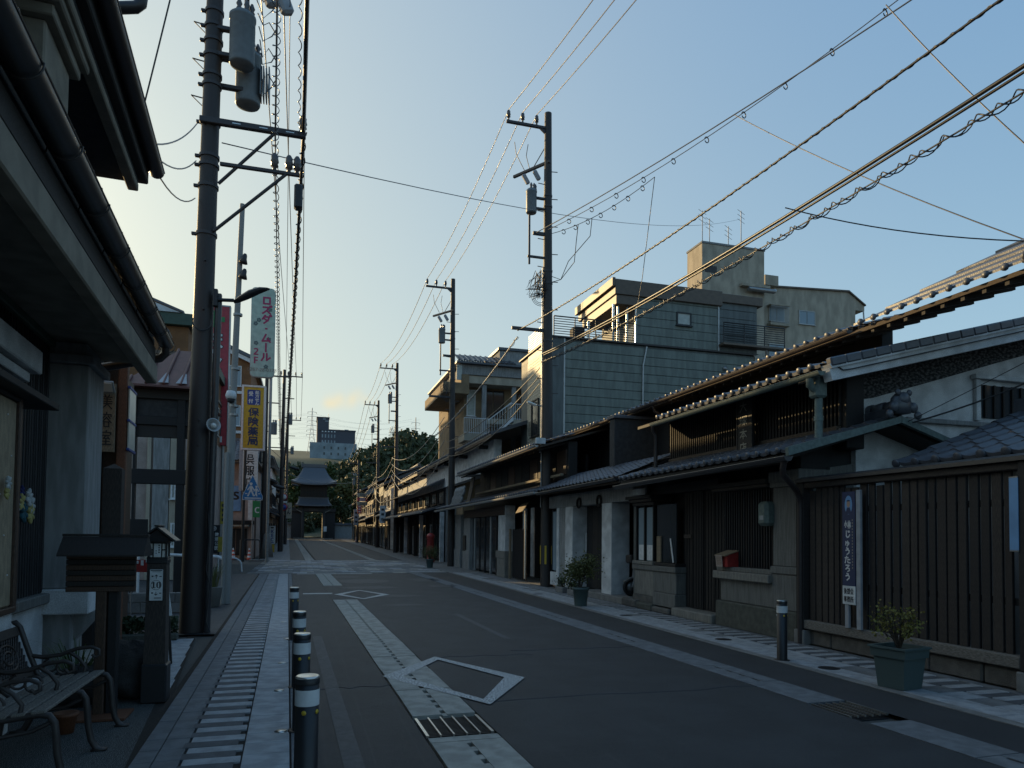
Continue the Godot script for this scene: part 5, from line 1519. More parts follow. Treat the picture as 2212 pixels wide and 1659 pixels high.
	bx(r, "gate_post", "wood_pale", Vector3(X, 0.0, -25.32), Vector3(X + 0.08, 1.85, -25.42))
	var aw := new_st(true)
	for i in 8:
		var t0 := i / 8.0
		var t1 := (i + 1) / 8.0
		quad_out(aw, Vector3(X - 0.35 + 0.3 * t0, 2.42 + 0.34 * sin(t0 * 1.6), -22.5), Vector3(X - 0.35 + 0.3 * t0, 2.36 + 0.34 * sin(t0 * 1.6), -23.45), Vector3(X - 0.35 + 0.3 * t1, 2.36 + 0.34 * sin(t1 * 1.6), -23.45), Vector3(X - 0.35 + 0.3 * t1, 2.42 + 0.34 * sin(t1 * 1.6), -22.5), Vector3(-1, 1, 0))
	done(r, "awning", "wood_pale", aw)
	# pent roof
	along(r, "pent_deck", "wood_black", [Vector2(6.72, 2.82), Vector2(8.2, 3.30), Vector2(8.2, 3.36), Vector2(6.72, 2.88)], -20.1, -36.9)
	tiles(r, Vector3(6.7, 2.93, -20.1), Vector3(6.7, 2.93, -36.9), Vector3(8.0, 3.34, -20.1), 0.28, 0.27, true, 270)
	half_pipe(r, "gutter", "aluminium", Vector3(6.62, 2.90, -20.1), Vector3(6.62, 2.84, -36.9), 0.06)
	# upper storey
	bx(r, "upper_wall", "wood_dark", Vector3(7.7, 3.1, -20.2), Vector3(8.0, 4.5, -31.4))
	for i in 12:
		bx(r, "upper_panel", ["wood_brown", "wood_dark", "wood_black"][(i * 2) % 3], Vector3(7.66, 3.5, -20.3 - 0.92 * i), Vector3(7.698, 4.25, -21.15 - 0.92 * i))
	bx(r, "rail", "wood_pale", Vector3(7.45, 3.42, -20.2), Vector3(7.55, 3.50, -31.3))
	along(r, "roof_deck", "wood_beam", [Vector2(6.74, 4.24), Vector2(11.0, 5.5), Vector2(11.0, 5.57), Vector2(6.74, 4.30)], -20.05, -31.6)
	tiles(r, Vector3(6.7, 4.36, -20.05), Vector3(6.7, 4.36, -31.6), Vector3(7.9, 4.72, -20.05), 0.27, 0.26, true, 200)
	half_pipe(r, "gutter", "aluminium", Vector3(6.62, 4.30, -20.05), Vector3(6.62, 4.28, -31.6), 0.055)
	bx(r, "end_box", "plaster_white", Vector3(6.6, 4.34, -20.0), Vector3(6.9, 4.52, -20.12))
	var i3 := 0
	while i3 < 24:
		slab(r, "rafter", "wood_dark", [Vector2(6.78, 4.16), Vector2(7.7, 4.43), Vector2(7.7, 4.50), Vector2(6.78, 4.22)], 0.06, Vector3(0, 0, -20.3 - 0.48 * i3))
		i3 += 1
	var cb := thing("carved_board", "long brown carved board leaning out under the eaves of the gated shop", "sign", Vector3(7.0, 3.0, -30.0))
	slab(cb, "board", "wood_slat_c", [Vector2(-0.08, 0), Vector2(0.12, 1.05), Vector2(0.16, 1.05), Vector2(-0.04, 0)], 0.62, Vector3(6.95, 3.08, -30.2))
	slab(cb, "roof_strip", "grey_paint", [Vector2(-0.12, 1.06), Vector2(0.35, 1.10), Vector2(0.35, 1.16), Vector2(-0.12, 1.12)], 0.8, Vector3(6.98, 3.08, -30.2))
	bx(cb, "foot", "wood_pale", Vector3(6.83, 3.02, -29.85), Vector3(6.93, 3.08, -30.55))
	# stacked fish-scale gable tiles between the two houses
	var fs := thing("spare_tiles", "curved stack of grey roof tiles standing on the pent roof", "tiles", Vector3(6.9, 3.0, -34.0))
	for j in 5:
		for i in 6:
			lathe(fs, "tile", "plaster_grey", [Vector2(0.0, 0), Vector2(0.17, 0.0), Vector2(0.19, 0.08), Vector2(0.0, 0.10)], Vector3(6.95 + 0.05 * j, 3.02 + 0.17 * j, -32.2 - 0.36 * i + 0.18 * (j % 2)), 10, rot(0, 0, 70))
	# long white upper house
	var u := thing("long_house", "long white walled upper storey with tiled roof running down the right side", "house", Vector3(7.7, 0, -48.0))
	bx(u, "upper_wall", "plaster_white", Vector3(7.95, 4.4, -30.0), Vector3(8.3, 5.82, -65.0))
	along(u, "roof", "tile_c", [Vector2(7.42, 5.78), Vector2(11.5, 7.2), Vector2(15.5, 5.8), Vector2(15.5, 5.95), Vector2(11.5, 7.38), Vector2(7.42, 5.92)], -28.5, -65.4)
	bx(u, "fascia", "wood_brown", Vector3(7.43, 5.66, -28.5), Vector3(7.48, 5.78, -65.4))
	for i in 95:
		lathe(u, "eave_tile", "tile", [Vector2(0.065, 0), Vector2(0.065, 0.05), Vector2(0, 0.06)], Vector3(7.43, 5.90, -28.7 - 0.385 * i), 8, rot(0, 0, 90))
	for i in 8:
		bx(u, "bracket", "wood_black", Vector3(7.5, 5.5, -31.0 - 4.2 * i), Vector3(7.95, 5.66, -31.2 - 4.2 * i))
	bx(u, "lower_wall", "wood_black", Vector3(8.0, 0.0, -41.0), Vector3(8.2, 4.4, -65.0))
	bx(u, "end_wall", "plaster_grey", Vector3(8.0, 0.0, -40.95), Vector3(15.0, 4.4, -41.05))
	along(u, "pent_roof", "tile", [Vector2(7.05, 4.42), Vector2(7.96, 4.84), Vector2(7.96, 4.95), Vector2(7.05, 4.53)], -41.2, -65.2)
	half_pipe(u, "gutter", "gutter_dark", Vector3(7.0, 4.48, -41.2), Vector3(7.0, 4.46, -65.2), 0.06)
	along(u, "pent_roof", "tile", [Vector2(6.6, 2.85), Vector2(7.96, 3.3), Vector2(7.96, 3.4), Vector2(6.6, 2.95)], -41.2, -65.2)
	half_pipe(u, "gutter", "aluminium", Vector3(6.55, 2.90, -41.2), Vector3(6.55, 2.88, -65.2), 0.06)
	for i in 9:
		var zc := -42.4 - 2.55 * i
		window(u, Vector3(7.99, 3.85, zc), 1.8, 0.75, FACE_ST_L, "glass_dark", ["wood_black", "wood_brown"][i % 2], 3)
		bx(u, "post", ["plaster_white", "wood_dark", "wood_dark"][i % 3], Vector3(7.7, 0.0, zc + 1.2), Vector3(7.95, 2.95, zc + 1.0))
		var dd := mi(u, "shop_window", frame_mesh(2.1, 2.1, 0.09, 0.10), ["wood_black", "aluminium", "wood_brown"][i % 3], Vector3(7.97, 1.2, zc), FACE_ST_L)
		for q in 2:
			var pn := mi(dd, "pane", box_mesh(Vector3(0.95, 1.95, 0.02), 0.0), "glass_dark", Vector3.ZERO)
			pn.transform = Transform3D(Basis(), Vector3((q - 0.5) * 0.98, 0, -0.01 + 0.02 * q))

func far_right_row() -> void:
	var z := -66.0
	var kinds := [["white plastered", "plaster_white"], ["green boarded", "siding_dark"], ["red brown boarded", "wood_brown"], ["grey plastered", "plaster_grey"], ["black boarded", "wood_black"]]
	for i in 5:
		var w := [6.0, 10.0, 11.0, 11.0, 13.0][i] as float
		town_house(1, z, w, [7.6, 8.2, 7.2, 8.4, 7.0][i], kinds[i][1], "%s town house, %s beyond the long white house on the right" % [kinds[i][0], ["first", "second", "third", "fourth", "fifth"][i]], i + 1)
		z -= w + 0.25

# ---------------------------------------------------------------- taller buildings behind the right-hand row
func back_buildings() -> void:
	var zf := -25.4
	var o := thing("siding_building", "three storey grey green building with horizontal siding and brown flat roof", "building", Vector3(13.8, 0, zf))
	bx(o, "core", "siding_dark", Vector3(9.06, 0, zf - 0.06), Vector3(18.6, 9.2, -29.6))
	for j in 26:
		var y := 0.35 * j
		bx(o, "siding_board", "siding_green", Vector3(9.0 + (0.5 if y > 5.0 else 0.0), y + 0.006, zf), Vector3(18.62, y + 0.344, zf - 0.058), 0.012)
	bx(o, "corner_panel", "siding_dark", Vector3(9.0, 5.3, zf + 0.004), Vector3(9.47, 9.2, zf - 0.05))
	bx(o, "corner_trim", "aluminium", Vector3(9.46, 0.0, zf + 0.02), Vector3(9.52, 9.2, zf - 0.02))
	bx(o, "parapet_cap", "iron_brown", Vector3(8.95, 9.2, zf + 0.06), Vector3(18.66, 9.27, -29.65))
	# cream tiled street face
	var st := new_st()
	for j in 74:
		add_box(st, Vector3(9.03, 0.12 * j + 0.06, -27.0), Vector3(0.05, 0.108, 3.1))
	done(o, "tile_courses", "tile_cream", st).set_meta("kind", "stuff")
	bx(o, "street_wall", "tile_cream", Vector3(9.03, 0, zf - 0.1), Vector3(9.05, 9.2, -28.55))
	window(o, Vector3(9.0, 6.4, -27.4), 0.9, 1.5, FACE_ST_L, "glass_dark", "iron_black", 1)
	for i in 7:
		bx(o, "window_guard", "iron_black", Vector3(8.86, 5.7, -27.0 - 0.14 * i), Vector3(8.88, 6.3, -27.02 - 0.14 * i))
	for i in 9:
		bx(o, "roof_screen_bar", "steel", Vector3(9.02, 9.27 + 0.09 * i, -26.5), Vector3(9.05, 9.31 + 0.09 * i, -28.5))
	# penthouse
	bx(o, "penthouse", "siding_dark", Vector3(12.6, 9.22, zf - 0.05), Vector3(18.05, 11.42, -29.0))
	for j in 6:
		bx(o, "siding_board", "siding_green", Vector3(12.55, 9.28 + 0.35 * j, zf), Vector3(16.2, 9.62 + 0.35 * j, zf - 0.048), 0.012)
		bx(o, "siding_board", "siding_dark", Vector3(16.27, 9.28 + 0.35 * j, zf - 0.02), Vector3(18.08, 9.62 + 0.35 * j, zf - 0.049), 0.012)
	bx(o, "trim", "aluminium", Vector3(16.2, 9.27, zf + 0.02), Vector3(16.268, 11.42, zf - 0.03))
	bx(o, "roof_edge", "metal_brown", Vector3(11.55, 11.12, zf + 0.12), Vector3(16.35, 11.72, -29.2))
	bx(o, "roof_edge", "metal_brown", Vector3(16.352, 11.30, zf + 0.08), Vector3(18.3, 11.66, -29.2))
	bx(o, "roof_lip", "metal_brown", Vector3(11.42, 11.42, zf + 0.14), Vector3(11.548, 11.76, -29.3))
	bx(o, "roof_soffit", "metal_brown", Vector3(11.62, 10.75, zf + 0.06), Vector3(12.55, 11.118, -28.9))
	window(o, Vector3(14.62, 10.43, zf + 0.0), 0.66, 0.54, Basis(), "glass_milky", "iron_black", 1)
	var gd := box(o, "glass_door", "car_glass", Vector3(12.53, 10.15, zf - 0.55), Vector3(0.02, 1.7, 0.9), rot(0, -3.2, 1.4))
	bx(o, "door_frame", "steel_bright", Vector3(12.48, 9.3, zf - 0.02), Vector3(12.56, 11.0, zf - 0.08))
	for q in [[11.57, -25.5], [11.78, -25.55], [12.2, -25.6]]:
		tube(o, "canopy_post", "steel_bright", [Vector3(q[0], 9.27, q[1]), Vector3(q[0], 10.76, q[1])], 0.05, -1, 10)
	railing(o, Vector3(9.05, 9.27, zf + 0.0), Vector3(12.5, 9.27, zf + 0.0), 0.76, 8, 5, "iron_black")
	railing(o, Vector3(16.25, 9.55, zf + 0.35), Vector3(19.15, 9.55, zf + 0.35), 0.82, 9, 4, "iron_black")
	bx(o, "balcony_slab", "metal_brown", Vector3(16.22, 9.45, zf + 0.4), Vector3(19.2, 9.545, zf - 0.0))
	var tk := bx(o, "roof_tank", "wood_dark", Vector3(10.25, 9.28, -26.4), Vector3(10.75, 10.05, -26.9), 0.06)
	tube(o, "vent_pipe", "steel_bright", [Vector3(10.72, 9.28, -26.0), Vector3(10.72, 10.15, -26.0)], 0.06, -1, 10)
	tube(o, "drain", "aluminium", [Vector3(12.95, 9.15, zf + 0.05), Vector3(12.8, 8.4, zf + 0.05), Vector3(12.75, 3.0, zf + 0.05)], 0.035, -1, 8)
	lathe(o, "vent_hood", "steel", [Vector2(0.09, 0), Vector2(0.09, 0.10), Vector2(0, 0.13)], Vector3(16.5, 8.55, zf), 12, rot(90, 0, 0))
	# tan house with balconies and outside stairs
	var t := thing("balcony_building", "tan three storey building with white outside stairs and balconies, tiled roof", "building", Vector3(10.5, 0, -39.0))
	bx(t, "wall", "wall_tan", Vector3(8.6, 0, -39.2), Vector3(13.5, 10.5, -47.0))
	bx(t, "upper_band", "plaster_grey", Vector3(8.15, 10.45, -38.0), Vector3(13.5, 11.0, -47.0))
	bx(t, "lintel", "wall_cream", Vector3(8.5, 10.0, -38.1), Vector3(13.5, 10.44, -39.2))
	bx(t, "roof", "tile", Vector3(7.85, 11.0, -37.7), Vector3(13.8, 11.12, -47.2))
	tiles(t, Vector3(7.9, 11.14, -37.7), Vector3(11.2, 11.14, -37.7), Vector3(7.9, 11.75, -39.0), 0.3, 0.3, true, 60)
	bx(t, "roof_block", "plaster_grey", Vector3(10.4, 11.12, -38.2), Vector3(13.5, 12.0, -42.0))
	bx(t, "roof_block_cap", "tile_c", Vector3(10.3, 12.0, -38.1), Vector3(13.6, 12.16, -42.1))
	bx(t, "glass_screen", "glass_milky", Vector3(7.9, 10.1, -37.95), Vector3(8.2, 10.95, -38.0))
	bx(t, "balcony", "wall_tan", Vector3(7.15, 9.35, -37.9), Vector3(8.6, 9.95, -44.0))
	bx(t, "balcony", "wall_tan", Vector3(8.15, 9.95, -37.95), Vector3(8.6, 10.44, -40.0))
	bx(t, "floor", "wall_cream", Vector3(8.3, 6.75, -37.7), Vector3(9.7, 7.15, -39.2))
	bx(t, "floor", "wall_cream", Vector3(9.7, 7.8, -38.1), Vector3(13.0, 8.1, -39.2))
	for px in [9.42, 11.15]:
		bx(t, "pillar", "plaster_grey", Vector3(px, 6.0, -38.2), Vector3(px + 0.24, 10.0, -38.4))
	railing(t, Vector3(8.3, 7.15, -37.72), Vector3(9.65, 7.15, -37.72), 0.85, 2, 14, "white_paint")
	railing(t, Vector3(10.95, 8.1, -38.12), Vector3(12.6, 8.1, -38.12), 0.9, 2, 14, "white_paint")
	for i in 7:
		bx(t, "stair_tread", "plaster_grey", Vector3(9.75 + 0.2 * i, 6.9 + 0.17 * i, -37.8), Vector3(9.97 + 0.2 * i, 6.95 + 0.17 * i, -38.1))
	slab(t, "stringer", "white_paint", [Vector2(9.65, 6.75), Vector2(11.1, 8.0), Vector2(11.1, 8.22), Vector2(9.65, 6.97)], 0.05, Vector3(0, 0, -37.76))
	slab(t, "stair_rail", "white_paint", [Vector2(9.65, 7.9), Vector2(11.0, 8.98), Vector2(11.0, 9.04), Vector2(9.65, 7.96)], 0.04, Vector3(0, 0, -37.76))
	for i in 9:
		bx(t, "stair_baluster", "white_paint", Vector3(9.72 + 0.15 * i, 6.98 + 0.128 * i, -37.745), Vector3(9.74 + 0.15 * i, 7.94 + 0.121 * i, -37.765))
	window(t, Vector3(10.3, 9.1, -39.18), 1.3, 1.6, Basis(), "glass_dark", "wood_brown", 2)
	window(t, Vector3(12.3, 9.1, -39.18), 1.1, 1.4, Basis(), "glass_dark", "wood_brown", 2)
	window(t, Vector3(9.0, 9.1, -39.18), 0.5, 1.5, Basis(), "glass_milky", "white_paint", 1)
	# cream apartment tower and block
	var a := thing("apartment_block", "cream concrete apartment block with stair tower and sunlit edge, far right", "building", Vector3(35, 0, -46))
	bx(a, "tower", "wall_cream", Vector3(27.4, 0, -45.0), Vector3(32.65, 23.0, -47.1))
	bx(a, "tower_cap", "plaster_grey", Vector3(27.35, 23.0, -44.95), Vector3(32.7, 23.15, -47.15))
	slab(a, "block", "wall_cream", [Vector2(32.66, 0), Vector2(32.66, 21.1), Vector2(42.0, 21.6), Vector2(43.6, 20.6), Vector2(43.6, 20.2), Vector2(42.7, 20.2), Vector2(42.7, 0)], 12.0, Vector3(0, 0, -53.0))
	slab(a, "block_cap", "metal_brown", [Vector2(32.66, 21.1), Vector2(42.0, 21.6), Vector2(43.65, 20.6), Vector2(43.65, 20.7), Vector2(42.0, 21.72), Vector2(32.66, 21.22)], 12.2, Vector3(0, 0, -52.95))
	bx(a, "louvre", "iron_brown", Vector3(27.62, 20.9, -44.98), Vector3(28.6, 21.4, -45.02))
	bx(a, "ledge", "wall_cream", Vector3(30.5, 20.1, -44.6), Vector3(32.9, 20.3, -45.0))
	tube(a, "duct", "steel", [Vector3(31.0, 19.9, -44.6), Vector3(33.2, 19.9, -44.6), Vector3(33.7, 20.2, -45.2)], 0.16, -1, 10)
	bx(a, "chimney", "wall_cream", Vector3(33.9, 21.2, -46.6), Vector3(35.1, 22.0, -47.6))
	for j in 6:
		for q in [[35.2, 1.4], [38.0, 1.5], [40.6, 1.4]]:
			if q[0] < 40.0 or j > 0:
				window(a, Vector3(q[0], 19.1 - 2.9 * j, -46.98), q[1], 1.1, Basis(), "glass_blue", "aluminium", 2)
	var bay := bx(a, "bay_sill", "wall_cream", Vector3(34.3, 18.1, -46.5), Vector3(36.1, 18.3, -47.0))
	railing(a, Vector3(34.4, 18.3, -46.55), Vector3(36.0, 18.3, -46.55), 1.3, 2, 22, "aluminium")
	bx(a, "bay_hood", "wall_cream", Vector3(34.3, 19.65, -46.5), Vector3(36.1, 19.75, -47.0))
	tube(a, "balcony_post", "aluminium", [Vector3(43.5, 20.2, -47.0), Vector3(43.55, 19.6, -47.0), Vector3(43.55, 14.0, -47.0)], 0.06, -1, 6)
	bx(a, "balcony_slab", "wall_cream", Vector3(42.7, 18.75, -46.9), Vector3(43.7, 18.95, -54.0))
	for q in [[27.9, 3.6], [28.5, 2.9], [30.1, 2.4], [31.2, 4.2]]:
		var m := tube(a, "antenna_mast", "steel", [Vector3(q[0], 23.1, -45.8), Vector3(q[0], 23.1 + q[1] * 0.75, -45.8)], 0.035)
		for k in 3:
			tube(m, "antenna_arm", "steel", [Vector3(q[0] - 0.5, 23.0 + q[1] * 0.75 - 0.35 * k, -45.8 + 0.3), Vector3(q[0] + 0.5, 23.0 + q[1] * 0.75 - 0.35 * k, -45.8 - 0.3)], 0.02, -1, 4)

func railing(parent: Node3D, a: Vector3, b: Vector3, h: float, rails: int, posts: int, m: String) -> void:
	var st := new_st()
	var d := (b - a)
	for i in rails:
		var y := h * (i + 1.0) / rails if rails > 2 else h * (0.06 + 0.94 * i)
		add_tube(st, [a + Vector3(0, y, 0), b + Vector3(0, y, 0)], 0.016 if i < rails - 1 else 0.026, -1, 5)
	for i in posts:
		var p := a + d * (float(i) / (posts - 1))
		add_tube(st, [p, p + Vector3(0, h, 0)], 0.022 if rails > 2 else 0.014, -1, 5)
	done(parent, "railing", m, st)

# ---------------------------------------------------------------- end of the street
func curved_roof(parent: Node3D, called: String, m, c: Vector3, ex: float, ez: float, rx: float, rz: float, h: float, lift: float) -> void:
	# four curved sides between an eave rectangle (half sizes ex, ez) and a top rectangle (rx, rz)
	var st := new_st(true)
	var n := 12
	var pt := func(u: float, v: float, side: int) -> Vector3:
		var w := pow(v, 0.72)                 # concave slope
		var sx := lerpf(ex, rx, w)
		var sz := lerpf(ez, rz, w)
		var y := h * pow(v, 1.35) + lift * pow(absf(u), 3.0) * (1.0 - v)
		if side == 0: return c + Vector3(u * sx, y, sz)
		if side == 1: return c + Vector3(sx, y, -u * sz)
		if side == 2: return c + Vector3(-u * sx, y, -sz)
		return c + Vector3(-sx, y, u * sz)
	for s in 4:
		for i in n:
			for j in 8:
				var u0 := -1.0 + 2.0 * i / n
				var u1 := -1.0 + 2.0 * (i + 1) / n
				quad_out(st, pt.call(u0, j / 8.0, s), pt.call(u1, j / 8.0, s), pt.call(u1, (j + 1) / 8.0, s), pt.call(u0, (j + 1) / 8.0, s), Vector3.UP)
			var a: Vector3 = pt.call(-1.0 + 2.0 * i / n, 0.0, s)
			var b: Vector3 = pt.call(-1.0 + 2.0 * (i + 1) / n, 0.0, s)
			st.set_smooth_group(-1)
			quad_out(st, a, b, b - Vector3(0, 0.22, 0), a - Vector3(0, 0.22, 0), a + b - c * 2.0)
			quad_out(st, a - Vector3(0, 0.22, 0), b - Vector3(0, 0.22, 0), c.lerp(b, 0.4) - Vector3(0, 0.1, 0), c.lerp(a, 0.4) - Vector3(0, 0.1, 0), Vector3.DOWN)
			st.set_smooth_group(0)
	done(parent, called, m, st)

func temple_gate() -> void:
	var y := 0.68
	var c := Vector3(1.6, y, -127.0)
	var o := thing("temple_gate", "two storey wooden temple gate with curved tiled roofs closing the street", "gate", c)
	for px in [-1.75, 1.75]:
		for pz in [1.6, -1.6]:
			lathe(o, "pillar", "wood_dark", [Vector2(0.28, 0), Vector2(0.26, 5.6), Vector2(0, 5.6)], c + Vector3(px, 0, pz), 14)
	for s in [-1.0, 1.0]:
		bx(o, "side_bay", "wood_black", c + Vector3(1.8 * s, 0, 1.5), c + Vector3(3.6 * s, 4.6, -1.5))
		bx(o, "side_wall", "plaster_grey", c + Vector3(3.6 * s, 0, 0.3), c + Vector3(9.0 * s, 2.4, -0.3))
		bx(o, "side_wall_cap", "tile", c + Vector3(3.6 * s, 2.4, 0.6), c + Vector3(9.2 * s, 2.75, -0.6))
		slab(o, "bracket", "wood_grey", [Vector2(0, 0), Vector2(0.9 * s, 0.5), Vector2(0.9 * s, 0.62), Vector2(0, 0.2)], 0.12, c + Vector3(1.9 * s, 4.4, 1.85))
	bx(o, "beam", "wood_dark", c + Vector3(-3.7, 4.6, 1.8), c + Vector3(3.7, 5.2, -1.8))
	bx(o, "name_tablet", "wood_slat_c", c + Vector3(-0.75, 4.7, 1.82), c + Vector3(0.75, 5.15, 1.9))
	bx(o, "beam", "wood_black", c + Vector3(-2.4, 5.2, 1.5), c + Vector3(2.4, 5.9, -1.5))
	curved_roof(o, "lower_roof", "tile", c + Vector3(0, 5.75, 0), 2.95, 2.6, 2.4, 1.0, 1.25, 0.12)
	bx(o, "lower_ridge", "tile_b", c + Vector3(-2.5, 6.9, 1.1), c + Vector3(2.5, 7.15, -1.1))
	bx(o, "upper_storey", "wood_dark", c + Vector3(-2.2, 7.1, 1.3), c + Vector3(2.2, 9.4, -1.3))
	for i in 9:
		bx(o, "upper_slat", "wood_black", c + Vector3(-2.1 + 0.5 * i, 7.2, 1.3), c + Vector3(-2.0 + 0.5 * i, 9.2, 1.36))
	railing(o, c + Vector3(-2.7, 7.15, 1.7), c + Vector3(2.7, 7.15, 1.7), 0.7, 3, 7, "wood_dark")
	curved_roof(o, "upper_roof", "tile", c + Vector3(0, 9.3, 0), 3.7, 3.4, 1.75, 0.12, 3.1, 0.55)
	bx(o, "ridge", "tile_c", c + Vector3(-1.95, 12.3, 0.25), c + Vector3(1.95, 12.85, -0.25))
	for s in [-1.0, 1.0]:
		bx(o, "ridge_end", "tile_c", c + Vector3(1.95 * s, 12.2, 0.3), c + Vector3(2.12 * s, 13.1, -0.3))
	bx(o, "stone_step", "stone_pale", c + Vector3(-3.2, 0.0, 3.2), c + Vector3(3.2, 0.14, 1.9))
	var b := thing("notice_post", "small white notice on a post right of the temple gate opening", "sign", c + Vector3(1.9, 0, 4.0))
	tube(b, "post", "wood_dark", [c + Vector3(1.9, 0, 4.0), c + Vector3(1.9, 1.9, 4.0)], 0.04)
	bx(b, "notice", "sign_white", c + Vector3(1.65, 1.25, 4.05), c + Vector3(2.15, 2.1, 4.08))

func hill_y(x: float, z: float) -> float:
	var d := -z - 150.0
	var h := gh(z)
	h += smoothstep(0.0, 110.0, d) * 27.0 + maxf(0.0, d - 110.0) * 0.125
	var m := exp(-(pow((x - 26.0) / 22.0, 2.0) + pow((z + 168.0) / 20.0, 2.0)))
	h += 17.5 * m
	return h

func hill_and_school() -> void:
	var o := setting("hill")
	var st := new_st(true)
	var nx := 44
	var nz := 34
	for i in nx:
		for j in nz:
			var x0 := -200.0 + 440.0 * i / nx
			var x1 := -200.0 + 440.0 * (i + 1) / nx
			var z0 := -132.0 - 330.0 * j / nz
			var z1 := -132.0 - 330.0 * (j + 1) / nz
			quad_out(st, Vector3(x0, hill_y(x0, z0), z0), Vector3(x1, hill_y(x1, z0), z0), Vector3(x1, hill_y(x1, z1), z1), Vector3(x0, hill_y(x0, z1), z1), Vector3.UP)
	done(o, "slope", "leaf_dark", st)
	# wood on the hill
	var crown := leaves(420, 0.62, func(r: RandomNumberGenerator) -> Vector3:
		var lobe := r.randi() % 5
		var q := Vector3([0.0, 1.4, -1.3, 0.4, -0.5][lobe], [0.9, 0.1, -0.1, -0.5, 1.6][lobe], [0.2, 0.6, 0.4, -1.3, -0.2][lobe])
		var v := Vector3(r.randfn(), r.randfn(), r.randfn()).normalized()
		return q + v * pow(r.randf(), 0.4) * 1.5, 31)
	var mm := MultiMesh.new()
	mm.transform_format = MultiMesh.TRANSFORM_3D
	mm.mesh = crown
	var tr := []
	var rr := RandomNumberGenerator.new()
	rr.seed = 77
	for i in 1700:
		var x := rr.randf_range(-50.0, 66.0)
		var z := rr.randf_range(-142.0, -215.0)
		var m := exp(-(pow((x - 26.0) / 22.0, 2.0) + pow((z + 168.0) / 20.0, 2.0)))
		if m < 0.10 and rr.randf() < 0.35:
			continue
		var s := rr.randf_range(0.8, 1.6) * (1.0 if m > 0.2 else 0.62)
		tr.append(Transform3D(Basis(Vector3.UP, rr.randf() * TAU).scaled(Vector3(s, s * rr.randf_range(0.9, 1.3), s)), Vector3(x, hill_y(x, z) + 1.1 * s, z)))
	mm.instance_count = tr.size()
	for i in tr.size():
		mm.set_instance_transform(i, tr[i])
	var w := MultiMeshInstance3D.new()
	w.name = "wooded_slope"
	w.multimesh = mm
	w.material_override = M["leaf_far"]
	w.set_meta("kind", "stuff")
	w.set_meta("label", "dark green wood covering the hill behind the rooftops")
	w.set_meta("category", "wood")
	add_child(w)
	# trees one can tell apart beside the gate
	var spots := [[6.4, -131.0, 8.0, 2.4, "leaf_far", "bushy dark tree right of the temple gate roof"], [8.6, -133.5, 10.5, 3.0, "leaf_olive", "yellowish tree behind the far right poles"], [3.8, -138.0, 14.5, 3.0, "leaf", "bright green tree top over the temple gate ridge"], [-1.6, -138.0, 12.0, 2.6, "leaf", "green tree behind the left end of the gate roof"], [11.5, -136.0, 12.5, 3.4, "leaf_far", "broad dark tree at the foot of the wooded hill"]]
	for k in spots.size():
		var s: Array = spots[k]
		tree(Vector3(s[0], gh(s[1]), s[1]), s[2], s[3], s[4], s[5], 60 + k)
	# school-like block on the hill
	var b := thing("hilltop_building", "dark hospital like block with square tower on the hill above the gate", "building", Vector3(10, 26, -262))
	bx(b, "tower", "wall_far_dark", Vector3(4.0, 20, -260), Vector3(8.05, 42.7, -272))
	bx(b, "tower_cap", "wall_far_dark", Vector3(3.8, 42.7, -259.8), Vector3(8.25, 43.0, -272.2))
	bx(b, "wing", "wall_far_dark", Vector3(5.2, 20, -259.4), Vector3(17.2, 38.2, -274))
	bx(b, "wing_cap", "wall_far_dark", Vector3(5.0, 38.2, -259.2), Vector3(17.4, 38.6, -274.2))
	bx(b, "annexe", "wall_far_pale", Vector3(1.6, 20, -256), Vector3(17.6, 33.4, -259.3))
	slab(b, "annexe_roof", "wall_far_pale", [Vector2(1.5, 31.4), Vector2(1.5, 32.0), Vector2(6.4, 33.8), Vector2(6.4, 33.4)], 3.2, Vector3(0, 0, -257.7))
	for j in 2:
		for i in 5:
			bx(b, "window", "wall_far_pale", Vector3(5.6 + 1.05 * i, 35.6 - 2.1 * j, -259.3), Vector3(6.1 + 1.05 * i, 36.8 - 2.1 * j, -259.42))
	for i in 5:
		bx(b, "window", "white_paint", Vector3(5.6 + 1.05 * i, 37.6, -259.3), Vector3(6.1 + 1.05 * i, 38.0, -259.42))
	for j in 2:
		for i in 4:
			bx(b, "window", "glass_dark", Vector3(6.2 + 2.4 * i, 31.2 - 2.1 * j, -255.9), Vector3(6.7 + 2.4 * i, 32.1 - 2.1 * j, -256.02))
	for q in [Vector3(5.9, 42.1, -259.9), Vector3(6.7, 41.4, -259.9)]:
		bx(b, "sign_panel", "grey_paint", q, q + Vector3(1.1, 0.35, -0.1))
	tube(b, "mast", "steel", [Vector3(7.9, 42.7, -262), Vector3(7.9, 44.6, -262)], 0.06)
	bx(b, "roof_dish", "steel", Vector3(13.6, 38.6, -262), Vector3(15.0, 39.2, -262.6))

